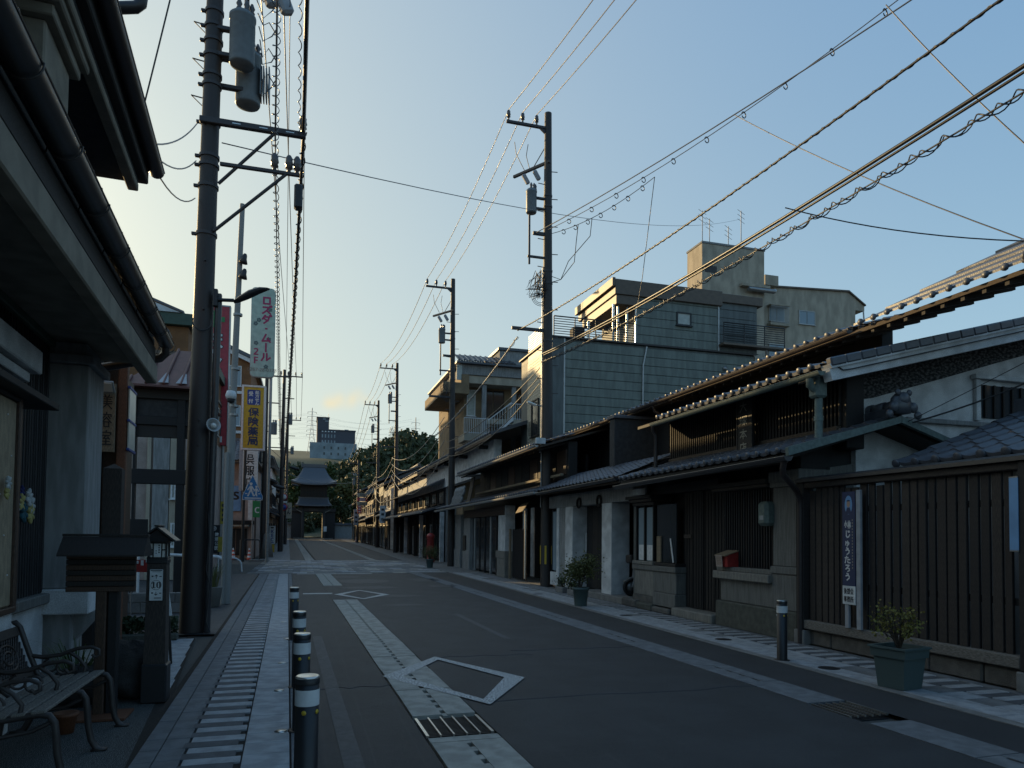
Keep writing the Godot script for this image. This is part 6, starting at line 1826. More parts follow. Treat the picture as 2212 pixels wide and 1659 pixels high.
func tree(at: Vector3, h: float, r: float, m: String, label: String, sd: int, grp := "") -> void:
	var o := thing("tree", label, "tree", at, 0.0, grp)
	var rr := RandomNumberGenerator.new()
	rr.seed = sd
	var st := new_st(true)
	add_tube(st, [at, at + Vector3(0.1, h * 0.3, 0), at + Vector3(-0.05, h * 0.62, 0.1), at + Vector3(0.1, h * 0.85, 0)], 0.022 * h + 0.05, 0.04, 8)
	for i in 6:
		var a := rr.randf() * TAU
		var y := h * rr.randf_range(0.4, 0.7)
		add_tube(st, [at + Vector3(0, y, 0), at + Vector3(cos(a) * r * 0.4, y + h * 0.1, sin(a) * r * 0.4), at + Vector3(cos(a) * r * 0.75, y + h * 0.2, sin(a) * r * 0.75)], 0.06, 0.02, 5)
	done(o, "trunk", "bark", st)
	var lobes := []
	for i in 11:
		var a := rr.randf() * TAU
		lobes.append(Vector3(cos(a) * r * rr.randf_range(0.1, 0.7), h * rr.randf_range(0.48, 0.9), sin(a) * r * rr.randf_range(0.1, 0.7)))
	var mesh := leaves(2600, 0.30 + 0.018 * h, func(q: RandomNumberGenerator) -> Vector3:
		var c: Vector3 = lobes[q.randi() % lobes.size()]
		var v := Vector3(q.randfn(), q.randfn() * 0.75, q.randfn()).normalized()
		return c + v * pow(q.randf(), 0.45) * r * 0.46, sd)
	mi(o, "crown", mesh, m, at)

func pylon() -> void:
	for k in 2:
		var c := Vector3(3.4, 44.0, -400.0) if k == 0 else Vector3(60.0, 34.0, -400.0)
		var o := thing("pylon", "steel lattice power pylon beside the hilltop tower" if k == 0 else "faint steel lattice pylon behind the wooded hill", "pylon", c)
		var H := 26.0 if k == 0 else 34.0
		var half := func(t: float) -> float: return lerpf(2.3, 0.45, minf(1.0, t / 0.62)) if t < 0.62 else lerpf(0.45, 0.10, (t - 0.62) / 0.38)
		for sx in [-1.0, 1.0]:
			for sz in [-1.0, 1.0]:
				var pts := []
				for i in 9:
					var t := i / 8.0
					pts.append(c + Vector3(half.call(t) * sx, H * t, half.call(t) * sz))
				tube(o, "leg", "grey_paint", pts, 0.12, 0.08, 4)
		var st := new_st()
		for i in 12:
			var t0 := i / 12.0
			var t1 := (i + 1) / 12.0
			for s in [-1.0, 1.0]:
				add_tube(st, [c + Vector3(half.call(t0) * s, H * t0, half.call(t0)), c + Vector3(-half.call(t1) * s, H * t1, half.call(t1))], 0.06, -1, 3)
				add_tube(st, [c + Vector3(half.call(t0), H * t0, half.call(t0) * s), c + Vector3(half.call(t1), H * t1, -half.call(t1) * s)], 0.06, -1, 3)
		done(o, "bracing", "grey_paint", st)
		for j in 6:
			var yy := H * (0.43 + 0.095 * j)
			var wd := 3.0 - 0.12 * j
			tube(o, "cross_arm", "grey_paint", [c + Vector3(-wd, yy, 0), c + Vector3(0, yy + 0.35, 0), c + Vector3(wd, yy, 0)], 0.10, -1, 4)
			for s in [-1.0, 1.0]:
				tube(o, "insulator", "ceramic", [c + Vector3(wd * s * 0.95, yy, 0), c + Vector3(wd * s * 0.95, yy - 0.9, 0)], 0.08, -1, 4)
				if k == 0:
					tube(o, "conductor", "grey_paint", sag(c + Vector3(wd * s * 0.95, yy - 0.9, 0), c + Vector3(wd * s * 0.95 - 70.0 * 1.0, yy + 10.0, -30.0), 5.0, 10), 0.035, -1, 3)
					tube(o, "conductor", "grey_paint", sag(c + Vector3(wd * s * 0.95, yy - 0.9, 0), Vector3(60.0 + wd * s, 36.0 + 34.0 * (0.43 + 0.095 * j), -400.0), 4.0, 12), 0.035, -1, 3)

# ---------------------------------------------------------------- poles
func insulator(parent: Node3D, at: Vector3) -> void:
	lathe(parent, "insulator", "ceramic", [Vector2(0.03, 0), Vector2(0.03, 0.10), Vector2(0.065, 0.11), Vector2(0.05, 0.16), Vector2(0.07, 0.18), Vector2(0.055, 0.24), Vector2(0.06, 0.28), Vector2(0.03, 0.33), Vector2(0, 0.34)], at, 10)

func transformer(o: Node3D, c: Vector3, r: float, h: float, pole: Vector3) -> void:
	var t := lathe(o, "transformer", "transformer", [Vector2(0.0, 0.0), Vector2(r * 0.92, 0.0), Vector2(r, 0.03), Vector2(r, h - 0.06), Vector2(r * 1.06, h - 0.05), Vector2(r * 1.06, h), Vector2(r * 0.8, h + 0.05), Vector2(0, h + 0.07)], c, 24)
	for k in 3:
		var a := 0.3 + 0.8 * k
		lathe(t, "bushing", "ceramic", [Vector2(0.03, 0), Vector2(0.05, 0.04), Vector2(0.03, 0.08), Vector2(0.05, 0.12), Vector2(0.02, 0.2), Vector2(0, 0.2)], c + Vector3(cos(a) * r * 0.75, h + 0.02, sin(a) * r * 0.6), 8)
		lathe(t, "bushing", "ceramic", [Vector2(0.035, 0), Vector2(0.05, 0.05), Vector2(0.035, 0.1), Vector2(0.05, 0.14), Vector2(0, 0.18)], c + Vector3(cos(a - 0.4) * r, h - 0.22, sin(a - 0.4) * r), 8, Basis(Vector3(sin(a - 0.4), 0, -cos(a - 0.4)).normalized(), -PI / 2.0))
	for yy in [0.18, h - 0.2]:
		box(t, "hanger", "pole_arm", (c + pole) / 2.0 + Vector3(0, yy, 0), Vector3(absf(pole.x - c.x), 0.07, 0.09))

func step_bolts(o: Node3D, f: Callable, y0: float, y1: float, d: float, side: float, r: float) -> void:
	var y := y0
	while y < y1:
		var p: Vector3 = f.call(y)
		var st := new_st()
		add_tube(st, [p + Vector3(side * r * 0.9, 0, 0), p + Vector3(side * (r + 0.17), 0.02, 0)], 0.011, -1, 5)
		add_tube(st, [p + Vector3(side * (r + 0.17), 0.02, 0), p + Vector3(side * r, -0.13, 0)], 0.008, -1, 5)
		done(o, "step_bolt", "pole_arm", st)
		y += d

func poles() -> void:
	# the thick pole on the left
	var base := Vector3(-1.69, 0, -12.45)
	var o := thing("utility_pole", "thick brown utility pole with two transformers and street lamp in the left foreground", "utility pole", base)
	var ax := func(y: float) -> Vector3: return base + Vector3(0.0105 * y, y, 0)
	tube(o, "shaft", "pole_brown", [ax.call(0.0), ax.call(4.0), ax.call(8.0), ax.call(14.5)], 0.188, 0.115, 24)
	for y in [6.45, 7.25, 7.6, 7.75, 8.32, 8.95, 9.12, 9.45, 9.7, 9.95, 10.2]:
		var p: Vector3 = ax.call(y)
		var r := lerpf(0.188, 0.115, y / 14.5)
		tube(o, "band", "pole_arm", [p, p + Vector3(0, 0.05, 0)], r + 0.012, -1, 20)
		box(o, "band_bolt", "pole_arm", p + Vector3(-r - 0.03, 0.025, 0), Vector3(0.08, 0.05, 0.05))
	for y in [3.4, 3.0, 5.2, 6.0, 2.2]:
		var p: Vector3 = ax.call(y)
		tube(o, "plug", "pole_arm", [p + Vector3(0.02, 0, 0.15), p + Vector3(0.02, 0, 0.20)], 0.016, -1, 6)
	step_bolts(o, ax, 8.75, 11.0, 0.62, -1.0, 0.14)
	transformer(o, Vector3(-1.13, 9.32, -12.30), 0.20, 0.82, ax.call(9.3))
	transformer(o, Vector3(-1.06, 8.92, -12.75), 0.205, 0.86, ax.call(8.9))
	for i in 4:
		bx(o, "cooling_fin", "transformer", Vector3(-0.86 + 0.045 * i, 9.05, -12.55), Vector3(-0.84 + 0.045 * i, 9.55, -12.85))
	# arms
	var a1 := box(o, "cross_arm", "pole_arm", Vector3(-0.92, 8.31, -12.3), Vector3(1.66, 0.10, 0.09))
	for i in 3:
		bx(a1, "arm_slot", "steel_bright", Vector3(-1.25 + 0.42 * i, 8.30, -12.253), Vector3(-1.12 + 0.42 * i, 8.315, -12.252))
	box(o, "cross_arm", "pole_arm", Vector3(-0.80, 7.62, -12.3), Vector3(1.25, 0.055, 0.06))
	tube(o, "brace", "pole_arm", [Vector3(-0.60, 8.26, -12.3), Vector3(-1.44, 7.3, -12.32)], 0.028, -1, 8)
	tube(o, "brace", "pole_arm", [Vector3(-0.40, 7.60, -12.3), Vector3(-1.50, 6.5, -12.32)], 0.028, -1, 8)
	for q in [Vector3(-0.14, 8.37, -12.3), Vector3(-0.35, 7.65, -12.3), Vector3(-0.58, 7.65, -12.3), Vector3(-0.22, 7.65, -12.3)]:
		insulator(o, q + Vector3(0, -0.05, 0))
	box(o, "top_arm", "pole_arm", Vector3(-0.75, 11.6, -12.3), Vector3(1.9, 0.09, 0.09))
	tube(o, "riser", "wood_brown", [Vector3(-1.08, 10.2, -12.4), Vector3(-1.08, 11.6, -12.4)], 0.04, -1, 8)
	for q in [[-1.0, 10.72], [-0.72, 10.62], [-0.48, 10.55]]:
		var d := box(o, "cut_out", "grey_paint", Vector3(q[0], q[1], -12.35), Vector3(0.22, 0.34, 0.16), rot(0, 20, 24), 0.04)
		d.name = "cut_out"
	for k in 9:
		var y := 10.75 - 0.22 * k
		tube(o, "jumper", "cable", [Vector3(-0.95 + 0.02 * k, y + 0.1, -12.2), Vector3(-0.80, y - 0.12 - 0.05 * (k % 3), -12.15), Vector3(-0.66 - 0.05 * (k % 2), y - 0.02, -12.2), Vector3(-0.60, y + 0.14 - 0.3 * (k % 2), -12.25)], 0.010, -1, 5)
	tube(o, "conduit", "gutter_dark", [Vector3(-1.455, 0.0, -12.36), Vector3(-1.43, 2.5, -12.36), Vector3(-1.40, 5.42, -12.36)], 0.055, -1, 12)
	box(o, "conduit_cap", "gutter_dark", Vector3(-1.40, 5.44, -12.36), Vector3(0.10, 0.10, 0.10))
	tube(o, "ground_wire", "cable", [Vector3(-1.46, 1.9, -12.25), Vector3(-1.43, 1.5, -12.2), Vector3(-1.47, 1.0, -12.22), Vector3(-1.40, 0.75, -12.2), Vector3(-1.45, 0.2, -12.2), Vector3(-1.38, 0.02, -12.15)], 0.012, -1, 5)
	tube(o, "hook", "cable", arc(Vector3(-1.63, 4.98, -12.25), 0.14, Vector3.RIGHT, Vector3.UP, -200, 20, 10), 0.010, -1, 5)
	# street lamp
	tube(o, "lamp_arm", "iron_black", [Vector3(-1.46, 5.37, -12.3), Vector3(-1.16, 5.39, -12.3)], 0.03, -1, 10)
	box(o, "lamp_bracket", "iron_black", Vector3(-1.44, 5.40, -12.3), Vector3(0.07, 0.28, 0.10))
	var lh := new_st(true)
	var top := [[-1.16, 5.40, 0.05], [-1.08, 5.48, 0.10], [-0.94, 5.59, 0.13], [-0.78, 5.655, 0.13], [-0.66, 5.66, 0.09], [-0.61, 5.645, 0.03]]
	var bot := [5.34, 5.36, 5.43, 5.53, 5.60, 5.635]
	for i in 5:
		var p: Array = top[i]
		var q: Array = top[i + 1]
		var z := -12.3
		quad_out(lh, Vector3(p[0], p[1], z), Vector3(q[0], q[1], z), Vector3(q[0], lerpf(q[1], bot[i + 1], 0.55), z + q[2]), Vector3(p[0], lerpf(p[1], bot[i], 0.55), z + p[2]), Vector3(0, 1, 1))
		quad_out(lh, Vector3(p[0], p[1], z), Vector3(q[0], q[1], z), Vector3(q[0], lerpf(q[1], bot[i + 1], 0.55), z - q[2]), Vector3(p[0], lerpf(p[1], bot[i], 0.55), z - p[2]), Vector3(0, 1, -1))
		quad_out(lh, Vector3(p[0], lerpf(p[1], bot[i], 0.55), z + p[2]), Vector3(q[0], lerpf(q[1], bot[i + 1], 0.55), z + q[2]), Vector3(q[0], bot[i + 1], z), Vector3(p[0], bot[i], z), Vector3(0, -1, 1))
		quad_out(lh, Vector3(p[0], lerpf(p[1], bot[i], 0.55), z - p[2]), Vector3(q[0], lerpf(q[1], bot[i + 1], 0.55), z - q[2]), Vector3(q[0], bot[i + 1], z), Vector3(p[0], bot[i], z), Vector3(0, -1, -1))
	done(o, "lamp_head", "iron_black", lh)
	# warning horn lamp
	lathe(o, "horn", "aluminium", [Vector2(0.0, -0.10), Vector2(0.05, -0.10), Vector2(0.07, -0.04), Vector2(0.105, 0.05), Vector2(0.115, 0.06), Vector2(0.10, 0.062), Vector2(0.06, 0.0), Vector2(0.0, -0.01)], Vector3(-1.43, 3.30, -12.20), 20, rot(80, 25, 0))
	lathe(o, "horn_glass", "lamp_glass", [Vector2(0.0, -0.02), Vector2(0.04, -0.015), Vector2(0.045, 0.02), Vector2(0, 0.045)], Vector3(-1.41, 3.30, -12.17), 12, rot(80, 25, 0))
	box(o, "cable_box", "iron_black", Vector3(-0.19, 7.25, -12.32), Vector3(0.14, 0.42, 0.16), Basis(), 0.03)
	# near pole on the right
	street_pole(Vector3(7.42, 0, -21.3), 15.25, 0.205, 0.115, "tall dark utility pole with yellow striped foot on the right pavement", true)
	street_pole(Vector3(7.2, 0, -35.4), 14.7, 0.19, 0.11, "utility pole second on the right, in front of the tan balcony building", false)
	street_pole(Vector3(7.2, gh(-58.0), -58.0), 15.5, 0.19, 0.11, "utility pole third on the right with a square grey transformer", false)
	street_pole(Vector3(7.2, gh(-73.0), -73.0), 15.0, 0.19, 0.11, "utility pole fourth on the right against the wooded hill", false)
	street_pole(Vector3(6.9, gh(-96.0), -96.0), 11.0, 0.17, 0.11, "short utility pole fifth on the right near the temple gate", false)
	left_pole(Vector3(-2.55, gh(-50.0), -49.5), 12.5, "utility pole standing behind the flowered sign on the left")
	left_pole(Vector3(-1.75, gh(-59.0), -59.5), 14.6, "tall utility pole on the left where the far pavement narrows")
	left_pole(Vector3(-1.95, gh(-84.0), -84.0), 14.6, "farthest left utility pole near the temple gate")
	# lamp post with cameras
	var s := thing("lamp_post", "slim grey steel post with camera and loudspeakers behind the thick pole", "post", Vector3(-1.64, 0, -17.2))
	tube(s, "shaft", "pole_grey", [Vector3(-1.64, 0, -17.2), Vector3(-1.60, 4.2, -17.2)], 0.095, 0.085, 16)
	tube(s, "shaft", "pole_grey", [Vector3(-1.60, 4.2, -17.2), Vector3(-1.49, 9.15, -17.2)], 0.075, 0.055, 16)
	for y in [4.25, 4.45, 5.3, 6.55]:
		tube(s, "band", "steel", [Vector3(-1.64 + 0.0165 * y, y, -17.2), Vector3(-1.64 + 0.0165 * y, y + 0.05, -17.2)], 0.10, -1, 14)
	lathe(s, "camera_dome", "white_paint", [Vector2(0, 0), Vector2(0.10, 0.0), Vector2(0.12, 0.08), Vector2(0.09, 0.18), Vector2(0, 0.2)], Vector3(-1.62, 4.60, -17.02), 16)
	lathe(s, "camera_eye", "ink_black", [Vector2(0, -0.10), Vector2(0.07, -0.07), Vector2(0.09, 0.0), Vector2(0, 0.0)], Vector3(-1.62, 4.60, -17.02), 16)
	for y in [7.5, 7.85]:
		lathe(s, "loudspeaker", "iron_brown", [Vector2(0.03, -0.12), Vector2(0.05, -0.08), Vector2(0.06, 0.0), Vector2(0.10, 0.10), Vector2(0.0, 0.10)], Vector3(-1.42, y, -17.1), 12, rot(180, 0, 12))
	tube(s, "side_pipe", "pole_grey", [Vector3(-1.70, 0.0, -17.05), Vector3(-1.67, 3.4, -17.05)], 0.04, -1, 10)

func street_pole(b: Vector3, h: float, r0: float, r1: float, label: String, near: bool) -> void:
	var o := thing("utility_pole", label, "utility pole", b)
	var ax := func(y: float) -> Vector3: return b + Vector3(-0.006 * y, y, 0)
	tube(o, "shaft", "pole_brown", [ax.call(0.0), ax.call(h * 0.5), ax.call(h)], r0, r1, 20)
	var t: Vector3 = ax.call(h - 0.5)
	box(o, "cross_arm", "pole_arm", t + Vector3(-0.65, 0, 0.0), Vector3(1.5, 0.09, 0.09))
	slab(o, "arm_strut", "pole_arm", [Vector2(-0.35, 0.0), Vector2(-0.08, -0.22), Vector2(-0.02, -0.22), Vector2(-0.02, 0.0)], 0.05, t)
	for k in 3:
		insulator(o, t + Vector3(-1.33 + 0.47 * k, 0.04, 0))
	var q: Vector3 = ax.call(h - 1.65)
	box(o, "cut_out_arm", "pole_arm", q + Vector3(-0.40, 0, -0.5), Vector3(0.09, 0.09, 1.55), rot(0, 32, 0))
	tube(o, "tie_rod", "pole_arm", [ax.call(h - 0.95), q + Vector3(-0.35, 0.04, -0.4)], 0.015, -1, 5)
	for k in 2:
		box(o, "cut_out", "grey_paint", q + Vector3(-0.28 - 0.26 * k, -0.28, -0.3 - 0.35 * k), Vector3(0.14, 0.34, 0.12), rot(0, 0, 32), 0.03)
	for k in 2:
		tube(o, "jumper", "cable", [t + Vector3(-0.86 + 0.47 * k, -0.1, -0.9), t + Vector3(-0.80 + 0.35 * k, -0.5, -0.9), q + Vector3(-0.55 + 0.2 * k, 0.1, -0.8)], 0.012, -1, 5)
	transformer(o, ax.call(h - 3.35) + Vector3(-0.56, 0, 0), 0.17, 0.72, ax.call(h - 3.35))
	tube(o, "riser", "pole_arm", [ax.call(h - 3.4) + Vector3(-0.62, 0, 0), ax.call(h - 5.0) + Vector3(-0.62, 0, 0)], 0.035, -1, 8)
	box(o, "arm", "pole_arm", ax.call(h - 4.75) + Vector3(-0.34, 0, 0), Vector3(0.68, 0.07, 0.07))
	box(o, "arm", "pole_arm", ax.call(h - 3.98) + Vector3(-0.25, 0, 0), Vector3(0.50, 0.11, 0.09))
	var low: float = 8.15 if near else 8.6
	box(o, "low_arm", "pole_arm", ax.call(low) + Vector3(-0.52, 0, 0), Vector3(1.35, 0.10, 0.09))
	for y in [low - 0.35, h - 3.1, h - 2.75, h - 5.2, h - 5.6, low + 0.6]:
		var p: Vector3 = ax.call(y)
		tube(o, "band", "pole_arm", [p, p + Vector3(0, 0.06, 0)], lerpf(r0, r1, y / h) + 0.012, -1, 16)
	var y := low - 2.0
	var k2 := 0
	while y < h - 1.8:
		var p: Vector3 = ax.call(y)
		var rr := lerpf(r0, r1, y / h)
		var sg := 1.0 if k2 % 2 == 0 else -1.0
		tube(o, "step_bolt", "pole_arm", [p + Vector3(rr * sg, 0, 0), p + Vector3((rr + 0.20) * sg, 0.015, 0)], 0.014, -1, 5)
		y += 0.45
		k2 += 1
	# tangle of drop wires under the arm
	var rr2 := RandomNumberGenerator.new()
	rr2.seed = int(h * 100.0)
	var c: Vector3 = ax.call(h - 5.6) + Vector3(-0.32, 0, 0.05)
	var cc := new_st(true)
	for k in (26 if near else 12):
		var a := Vector3(rr2.randf_range(-0.22, 0.2), rr2.randf_range(0.1, 0.45), rr2.randf_range(-0.1, 0.15))
		var e := Vector3(rr2.randf_range(-0.40, 0.1), rr2.randf_range(-0.55, -0.1), rr2.randf_range(-0.15, 0.2))
		add_tube(cc, [c + a, c + a * 0.5 + e * 0.5 + Vector3(rr2.randf_range(-0.15, 0.15), rr2.randf_range(-0.15, 0.1), 0), c + e, c + e * 0.6 + Vector3(0.25, -0.05, 0)], 0.010, -1, 4, false)
	for k in 3:
		add_tube(cc, arc(c + Vector3(0.05, -0.45, 0), 0.18 + 0.05 * k, Vector3.RIGHT, Vector3.UP, -190, 10, 12), 0.009, -1, 4, false)
	done(o, "wire_tangle", "cable", cc)
	if near:
		var f := tube(o, "foot_sleeve", "black_paint", [ax.call(0.68), ax.call(1.32)], 0.212, 0.209, 20)
		for k in 12:
			if k % 2 == 0:
				var a := TAU * k / 12
				box(f, "yellow_stripe", "yellow_paint", ax.call(1.0) + Vector3(cos(a) * 0.21, 0, sin(a) * 0.21), Vector3(0.012, 0.58, 0.062), Basis(Vector3.UP, -a))
		# lamp on the near pole
		tube(o, "lamp_arm", "steel", [ax.call(5.72) + Vector3(-0.12, 0, 0), ax.call(5.74) + Vector3(-0.35, 0, 0)], 0.02, -1, 6)
		box(o, "lamp", "lamp_glass", ax.call(5.75) + Vector3(-0.52, 0.03, 0), Vector3(0.34, 0.07, 0.14), rot(0, 0, -18), 0.03)
		tube(o, "lit_conduit", "steel", [ax.call(2.5) + Vector3(-0.21, 0, 0.02), ax.call(10.2) + Vector3(-0.17, 0, 0.02)], 0.022, -1, 8)
		bx(o, "wall_box", "plaster_white", b + Vector3(-0.26, 4.25, 0.02), b + Vector3(-0.10, 4.45, -0.14))

func left_pole(b: Vector3, h: float, label: String) -> void:
	var o := thing("utility_pole", label, "utility pole", b)
	tube(o, "shaft", "pole_brown", [b, b + Vector3(0.02, h * 0.5, 0), b + Vector3(0.05, h, 0)], 0.19, 0.11, 16)
	box(o, "cross_arm", "pole_arm", b + Vector3(0.72, h - 0.5, 0), Vector3(1.5, 0.09, 0.09))
	for k in 3:
		insulator(o, b + Vector3(0.45 + 0.47 * k, h - 0.46, 0))
	transformer(o, b + Vector3(0.55, h - 4.4, 0), 0.19, 0.75, b + Vector3(0, h - 4.4, 0))
	box(o, "low_arm", "pole_arm", b + Vector3(-0.5, h - 6.3, 0), Vector3(1.7, 0.08, 0.08))
	box(o, "cut_out_arm", "pole_arm", b + Vector3(0.45, h - 2.3, 0), Vector3(0.8, 0.07, 0.08))
	tube(o, "brace", "pole_arm", [b + Vector3(-1.0, h - 6.3, 0), b + Vector3(0, h - 7.2, 0)], 0.02, -1, 5)
	for k in 10:
		tube(o, "step_bolt", "pole_arm", [b + Vector3(-0.1, h - 1.5 - 0.5 * k, 0), b + Vector3(-0.33, h - 1.5 - 0.5 * k, 0)], 0.014, -1, 4)
	# bracket lamp
	tube(o, "lamp_arm", "iron_black", [b + Vector3(0, h - 8.2, 0), b + Vector3(0.6, h - 8.0, 0)], 0.025, -1, 6)
	var lh := lathe(o, "lamp_head", "iron_black", [Vector2(0.0, -0.45), Vector2(0.09, -0.3), Vector2(0.13, 0.1), Vector2(0.05, 0.4), Vector2(0, 0.42)], b + Vector3(0.95, h - 7.88, 0), 10, rot(0, 0, 78))
	lh.name = "lamp_head"

# ---------------------------------------------------------------- wires, each a thing strung between poles
func wire(label: String, m: String, pts: Array, r: float, grp := "", called := "wire") -> Node3D:
	var o := thing(called, label, "wire", pts[0], 0.0, grp)
	tube(o, "strand", m, pts, r, -1, 5)
	return o

func helix(parent: Node3D, m: String, pts: Array, rad: float, pitch: float, r: float) -> void:
	var c := Curve3D.new()
	for p in pts:
		c.add_point(p)
	var L := c.get_baked_length()
	var n := int(L / pitch * 10.0)
	var q := []
	for i in n + 1:
		var s := L * i / n
		var p := c.sample_baked(s)
		var d := (c.sample_baked(minf(s + 0.05, L)) - c.sample_baked(maxf(s - 0.05, 0.0))).normalized()
		var a := d.cross(Vector3.UP).normalized()
		var b := d.cross(a)
		var t := TAU * s / pitch
		q.append(p + (a * cos(t) + b * sin(t)) * rad)
	var st := new_st(true)
	add_tube(st, q, r, -1, 3, false)
	done(parent, "spiral_hanger", m, st)

func rings(parent: Node3D, m: String, pts: Array, rad: float, gap: float, r: float) -> void:
	var c := Curve3D.new()
	for p in pts:
		c.add_point(p)
	var L := c.get_baked_length()
	var st := new_st(true)
	var s := gap
	while s < L:
		var p := c.sample_baked(s) - Vector3(0, rad * 0.8, 0)
		add_tube(st, arc(p, rad, Vector3(0.96, 0, -0.28), Vector3.UP, -150, 170, 9), r, -1, 4, false)
		s += gap
	done(parent, "cable_rings", m, st)

func wires() -> void:
	var P := [Vector3(7.42, 0, -21.3), Vector3(7.2, 0, -35.4), Vector3(7.2, gh(-58.0), -58.0), Vector3(7.2, gh(-73.0), -73.0)]
	var H := [15.25, 14.7, 15.5, 15.0]
	var names := ["left", "middle", "right"]
	var g := "high voltage lines on the right"
	for k in 3:
		var top := []
		for i in 4:
			top.append(P[i] + Vector3(-0.006 * H[i] - 1.33 + 0.47 * k, H[i] - 0.12, 0))
		wire("bright power line from the near right pole out of the picture, %s of three" % names[k], "cable_grey", sag(top[0], Vector3(8.6 + 0.5 * k, 15.3, 13.0), 1.15, 20), 0.014, g)
		wire("power line from the first to the second right pole, %s of three" % names[k], "cable_grey", sag(top[0], top[1], 0.35, 14), 0.014, g)
		wire("power line from the second to the third right pole, %s of three" % names[k], "cable_grey", sag(top[1], top[2], 0.7, 14), 0.016, g)
		wire("power line from the third to the fourth right pole, %s of three" % names[k], "cable_grey", sag(top[2], top[3], 0.5, 12), 0.018, g)
		wire("power line running on from the fourth right pole, %s of three" % names[k], "cable_grey", sag(top[3], Vector3(5.6 + 0.4 * k, gh(-96.0) + 10.8, -96.0), 0.6, 12), 0.02, g)
	# communication cables low on the right
	var lows := "cables low on the right"
	var c1 := sag(Vector3(6.38, 8.08, -21.3), Vector3(7.2, 8.0, 13.0), 0.9, 26)
	var o := wire("upper dark twisted cable sweeping to the top right corner", "cable", c1, 0.016, lows, "cable")
	helix(o, "cable", c1, 0.016, 0.22, 0.010)
	var c2 := sag(Vector3(7.15, 7.35, -21.1), Vector3(6.95, 7.3, 13.0), 0.82, 26)
	o = wire("thick double cable sweeping to the right edge of the picture", "cable", c2, 0.026, lows, "cable")
	var c2b := []
	for p in c2:
		c2b.append(p + Vector3(0.03, -0.045, 0))
	tube(o, "second_strand", "cable", c2b, 0.018, -1, 5)
	var c3 := sag(Vector3(7.15, 7.1, -21.1), Vector3(6.9, 7.05, 13.0), 0.86, 26)
	o = wire("loose bundle of thin cables wound with a spiral at the right edge", "cable", c3, 0.011, lows, "cable")
	helix(o, "cable", c3, 0.055, 0.45, 0.010)
	helix(o, "cable", c3, 0.040, 0.33, 0.009)
	var pts := sag(Vector3(6.4, 7.9, -21.4), Vector3(6.3, 6.6, -35.4), 0.25, 12)
	o = wire("spiral wound cable between the first two right poles", "cable_grey", pts, 0.022, lows, "cable")
	helix(o, "cable_grey", pts, 0.045, 0.5, 0.010)
	for k in 3:
		wire("slack %s cable from the near right pole to the second" % ["upper", "middle", "lower"][k], "cable", sag(Vector3(7.2, 7.0 - 0.25 * k, -21.5), Vector3(6.9, 6.3 - 0.35 * k, -35.4), 0.35 + 0.15 * k, 14), 0.016, lows, "cable")
	for k in 4:
		wire("%s slack cable between the far right poles" % ["topmost", "second", "third", "lowest"][k], "cable_grey", sag(Vector3(6.8, 7.6 - 0.6 * k, -35.6), Vector3(6.8, 7.8 - 0.5 * k, -58.0), 0.9 + 0.3 * k, 16), 0.018, lows, "cable")
		wire("%s cable between the third and fourth right poles" % ["topmost", "second", "third", "lowest"][k], "cable_grey", sag(Vector3(6.9, 7.9 - 0.7 * k, -58.0), Vector3(6.9, 7.4 - 0.6 * k, -73.0), 0.6 + 0.2 * k, 12), 0.02, lows, "cable")
		wire("%s cable beyond the fourth right pole" % ["topmost", "second", "third", "lowest"][k], "cable_grey", sag(Vector3(6.9, 7.4 - 0.7 * k, -73.0), Vector3(6.7, 7.0 - 0.6 * k, -96.0), 0.9 + 0.2 * k, 12), 0.022, lows, "cable")
	# service lines that leave the near right pole over the roofs
	var sv := "service lines over the right roofs"
	var a := Vector3(6.9, 11.25, -21.3)
	wire("bright straight service line rising right from the near pole", "cable_grey", sag(a, Vector3(12.6, 11.4, 2.0), 0.5, 16), 0.014, sv)
	var c4 := sag(a + Vector3(0.4, 0.1, 0.2), Vector3(10.6, 11.7, -9.5), 0.35, 16)
	o = wire("service line with open rings, upper of the ringed pair", "cable_grey", c4, 0.010, sv)
	rings(o, "cable", c4, 0.07, 1.1, 0.012)
	wire("service line running on from the upper ringed line to the top edge", "cable_grey", sag(c4[16], Vector3(15.0, 12.5, 3.0), 0.3, 10), 0.012, sv)
	var c5 := sag(a + Vector3(0.5, -0.05, 0.3), Vector3(8.9, 11.3, -17.0), 0.2, 14)
	o = wire("service line with open rings, lower of the ringed pair", "cable_grey", c5, 0.010, sv)
	rings(o, "cable", c5, 0.07, 0.55, 0.012)
	wire("thin wire dropping straight down to the siding building roof", "cable", [c5[14], Vector3(9.4, 9.2, -18.7), Vector3(9.3, 7.4, -19.2)], 0.010, sv)
	wire("long drop wire from the ringed line down to the right edge", "cable", sag(Vector3(9.5, 11.5, -14.2), Vector3(9.9, 5.4, -6.9), 0.15, 10), 0.010, sv)
	wire("wire crossing the upper right corner downwards", "cable", sag(Vector3(9.5, 10.85, -9.7), Vector3(9.8, 6.4, -6.9), 0.1, 10), 0.010, sv)
	wire("wire from the thick cable down to the sunlit roof ridge", "cable", sag(Vector3(6.9, 6.6, -9.0), Vector3(8.7, 5.4, -6.7), 0.1, 10), 0.009, sv)
	wire("heavy black service cable meeting the store's gable end", "cable", sag(Vector3(8.75, 3.36, -8.5), Vector3(10.4, 4.35, -6.6), 0.10, 10), 0.014, sv)
	wire("thin grey service wire above the store's gable end", "cable", sag(Vector3(8.72, 3.38, -8.55), Vector3(10.5, 4.75, -6.6), 0.02, 8), 0.006, sv)
	wire("thin wire across the whole street from the left pole", "cable_grey", sag(Vector3(-1.42, 8.05, -12.45), Vector3(30.6, 25.2, -45.0), 0.9, 24), 0.010, "wires across the street")
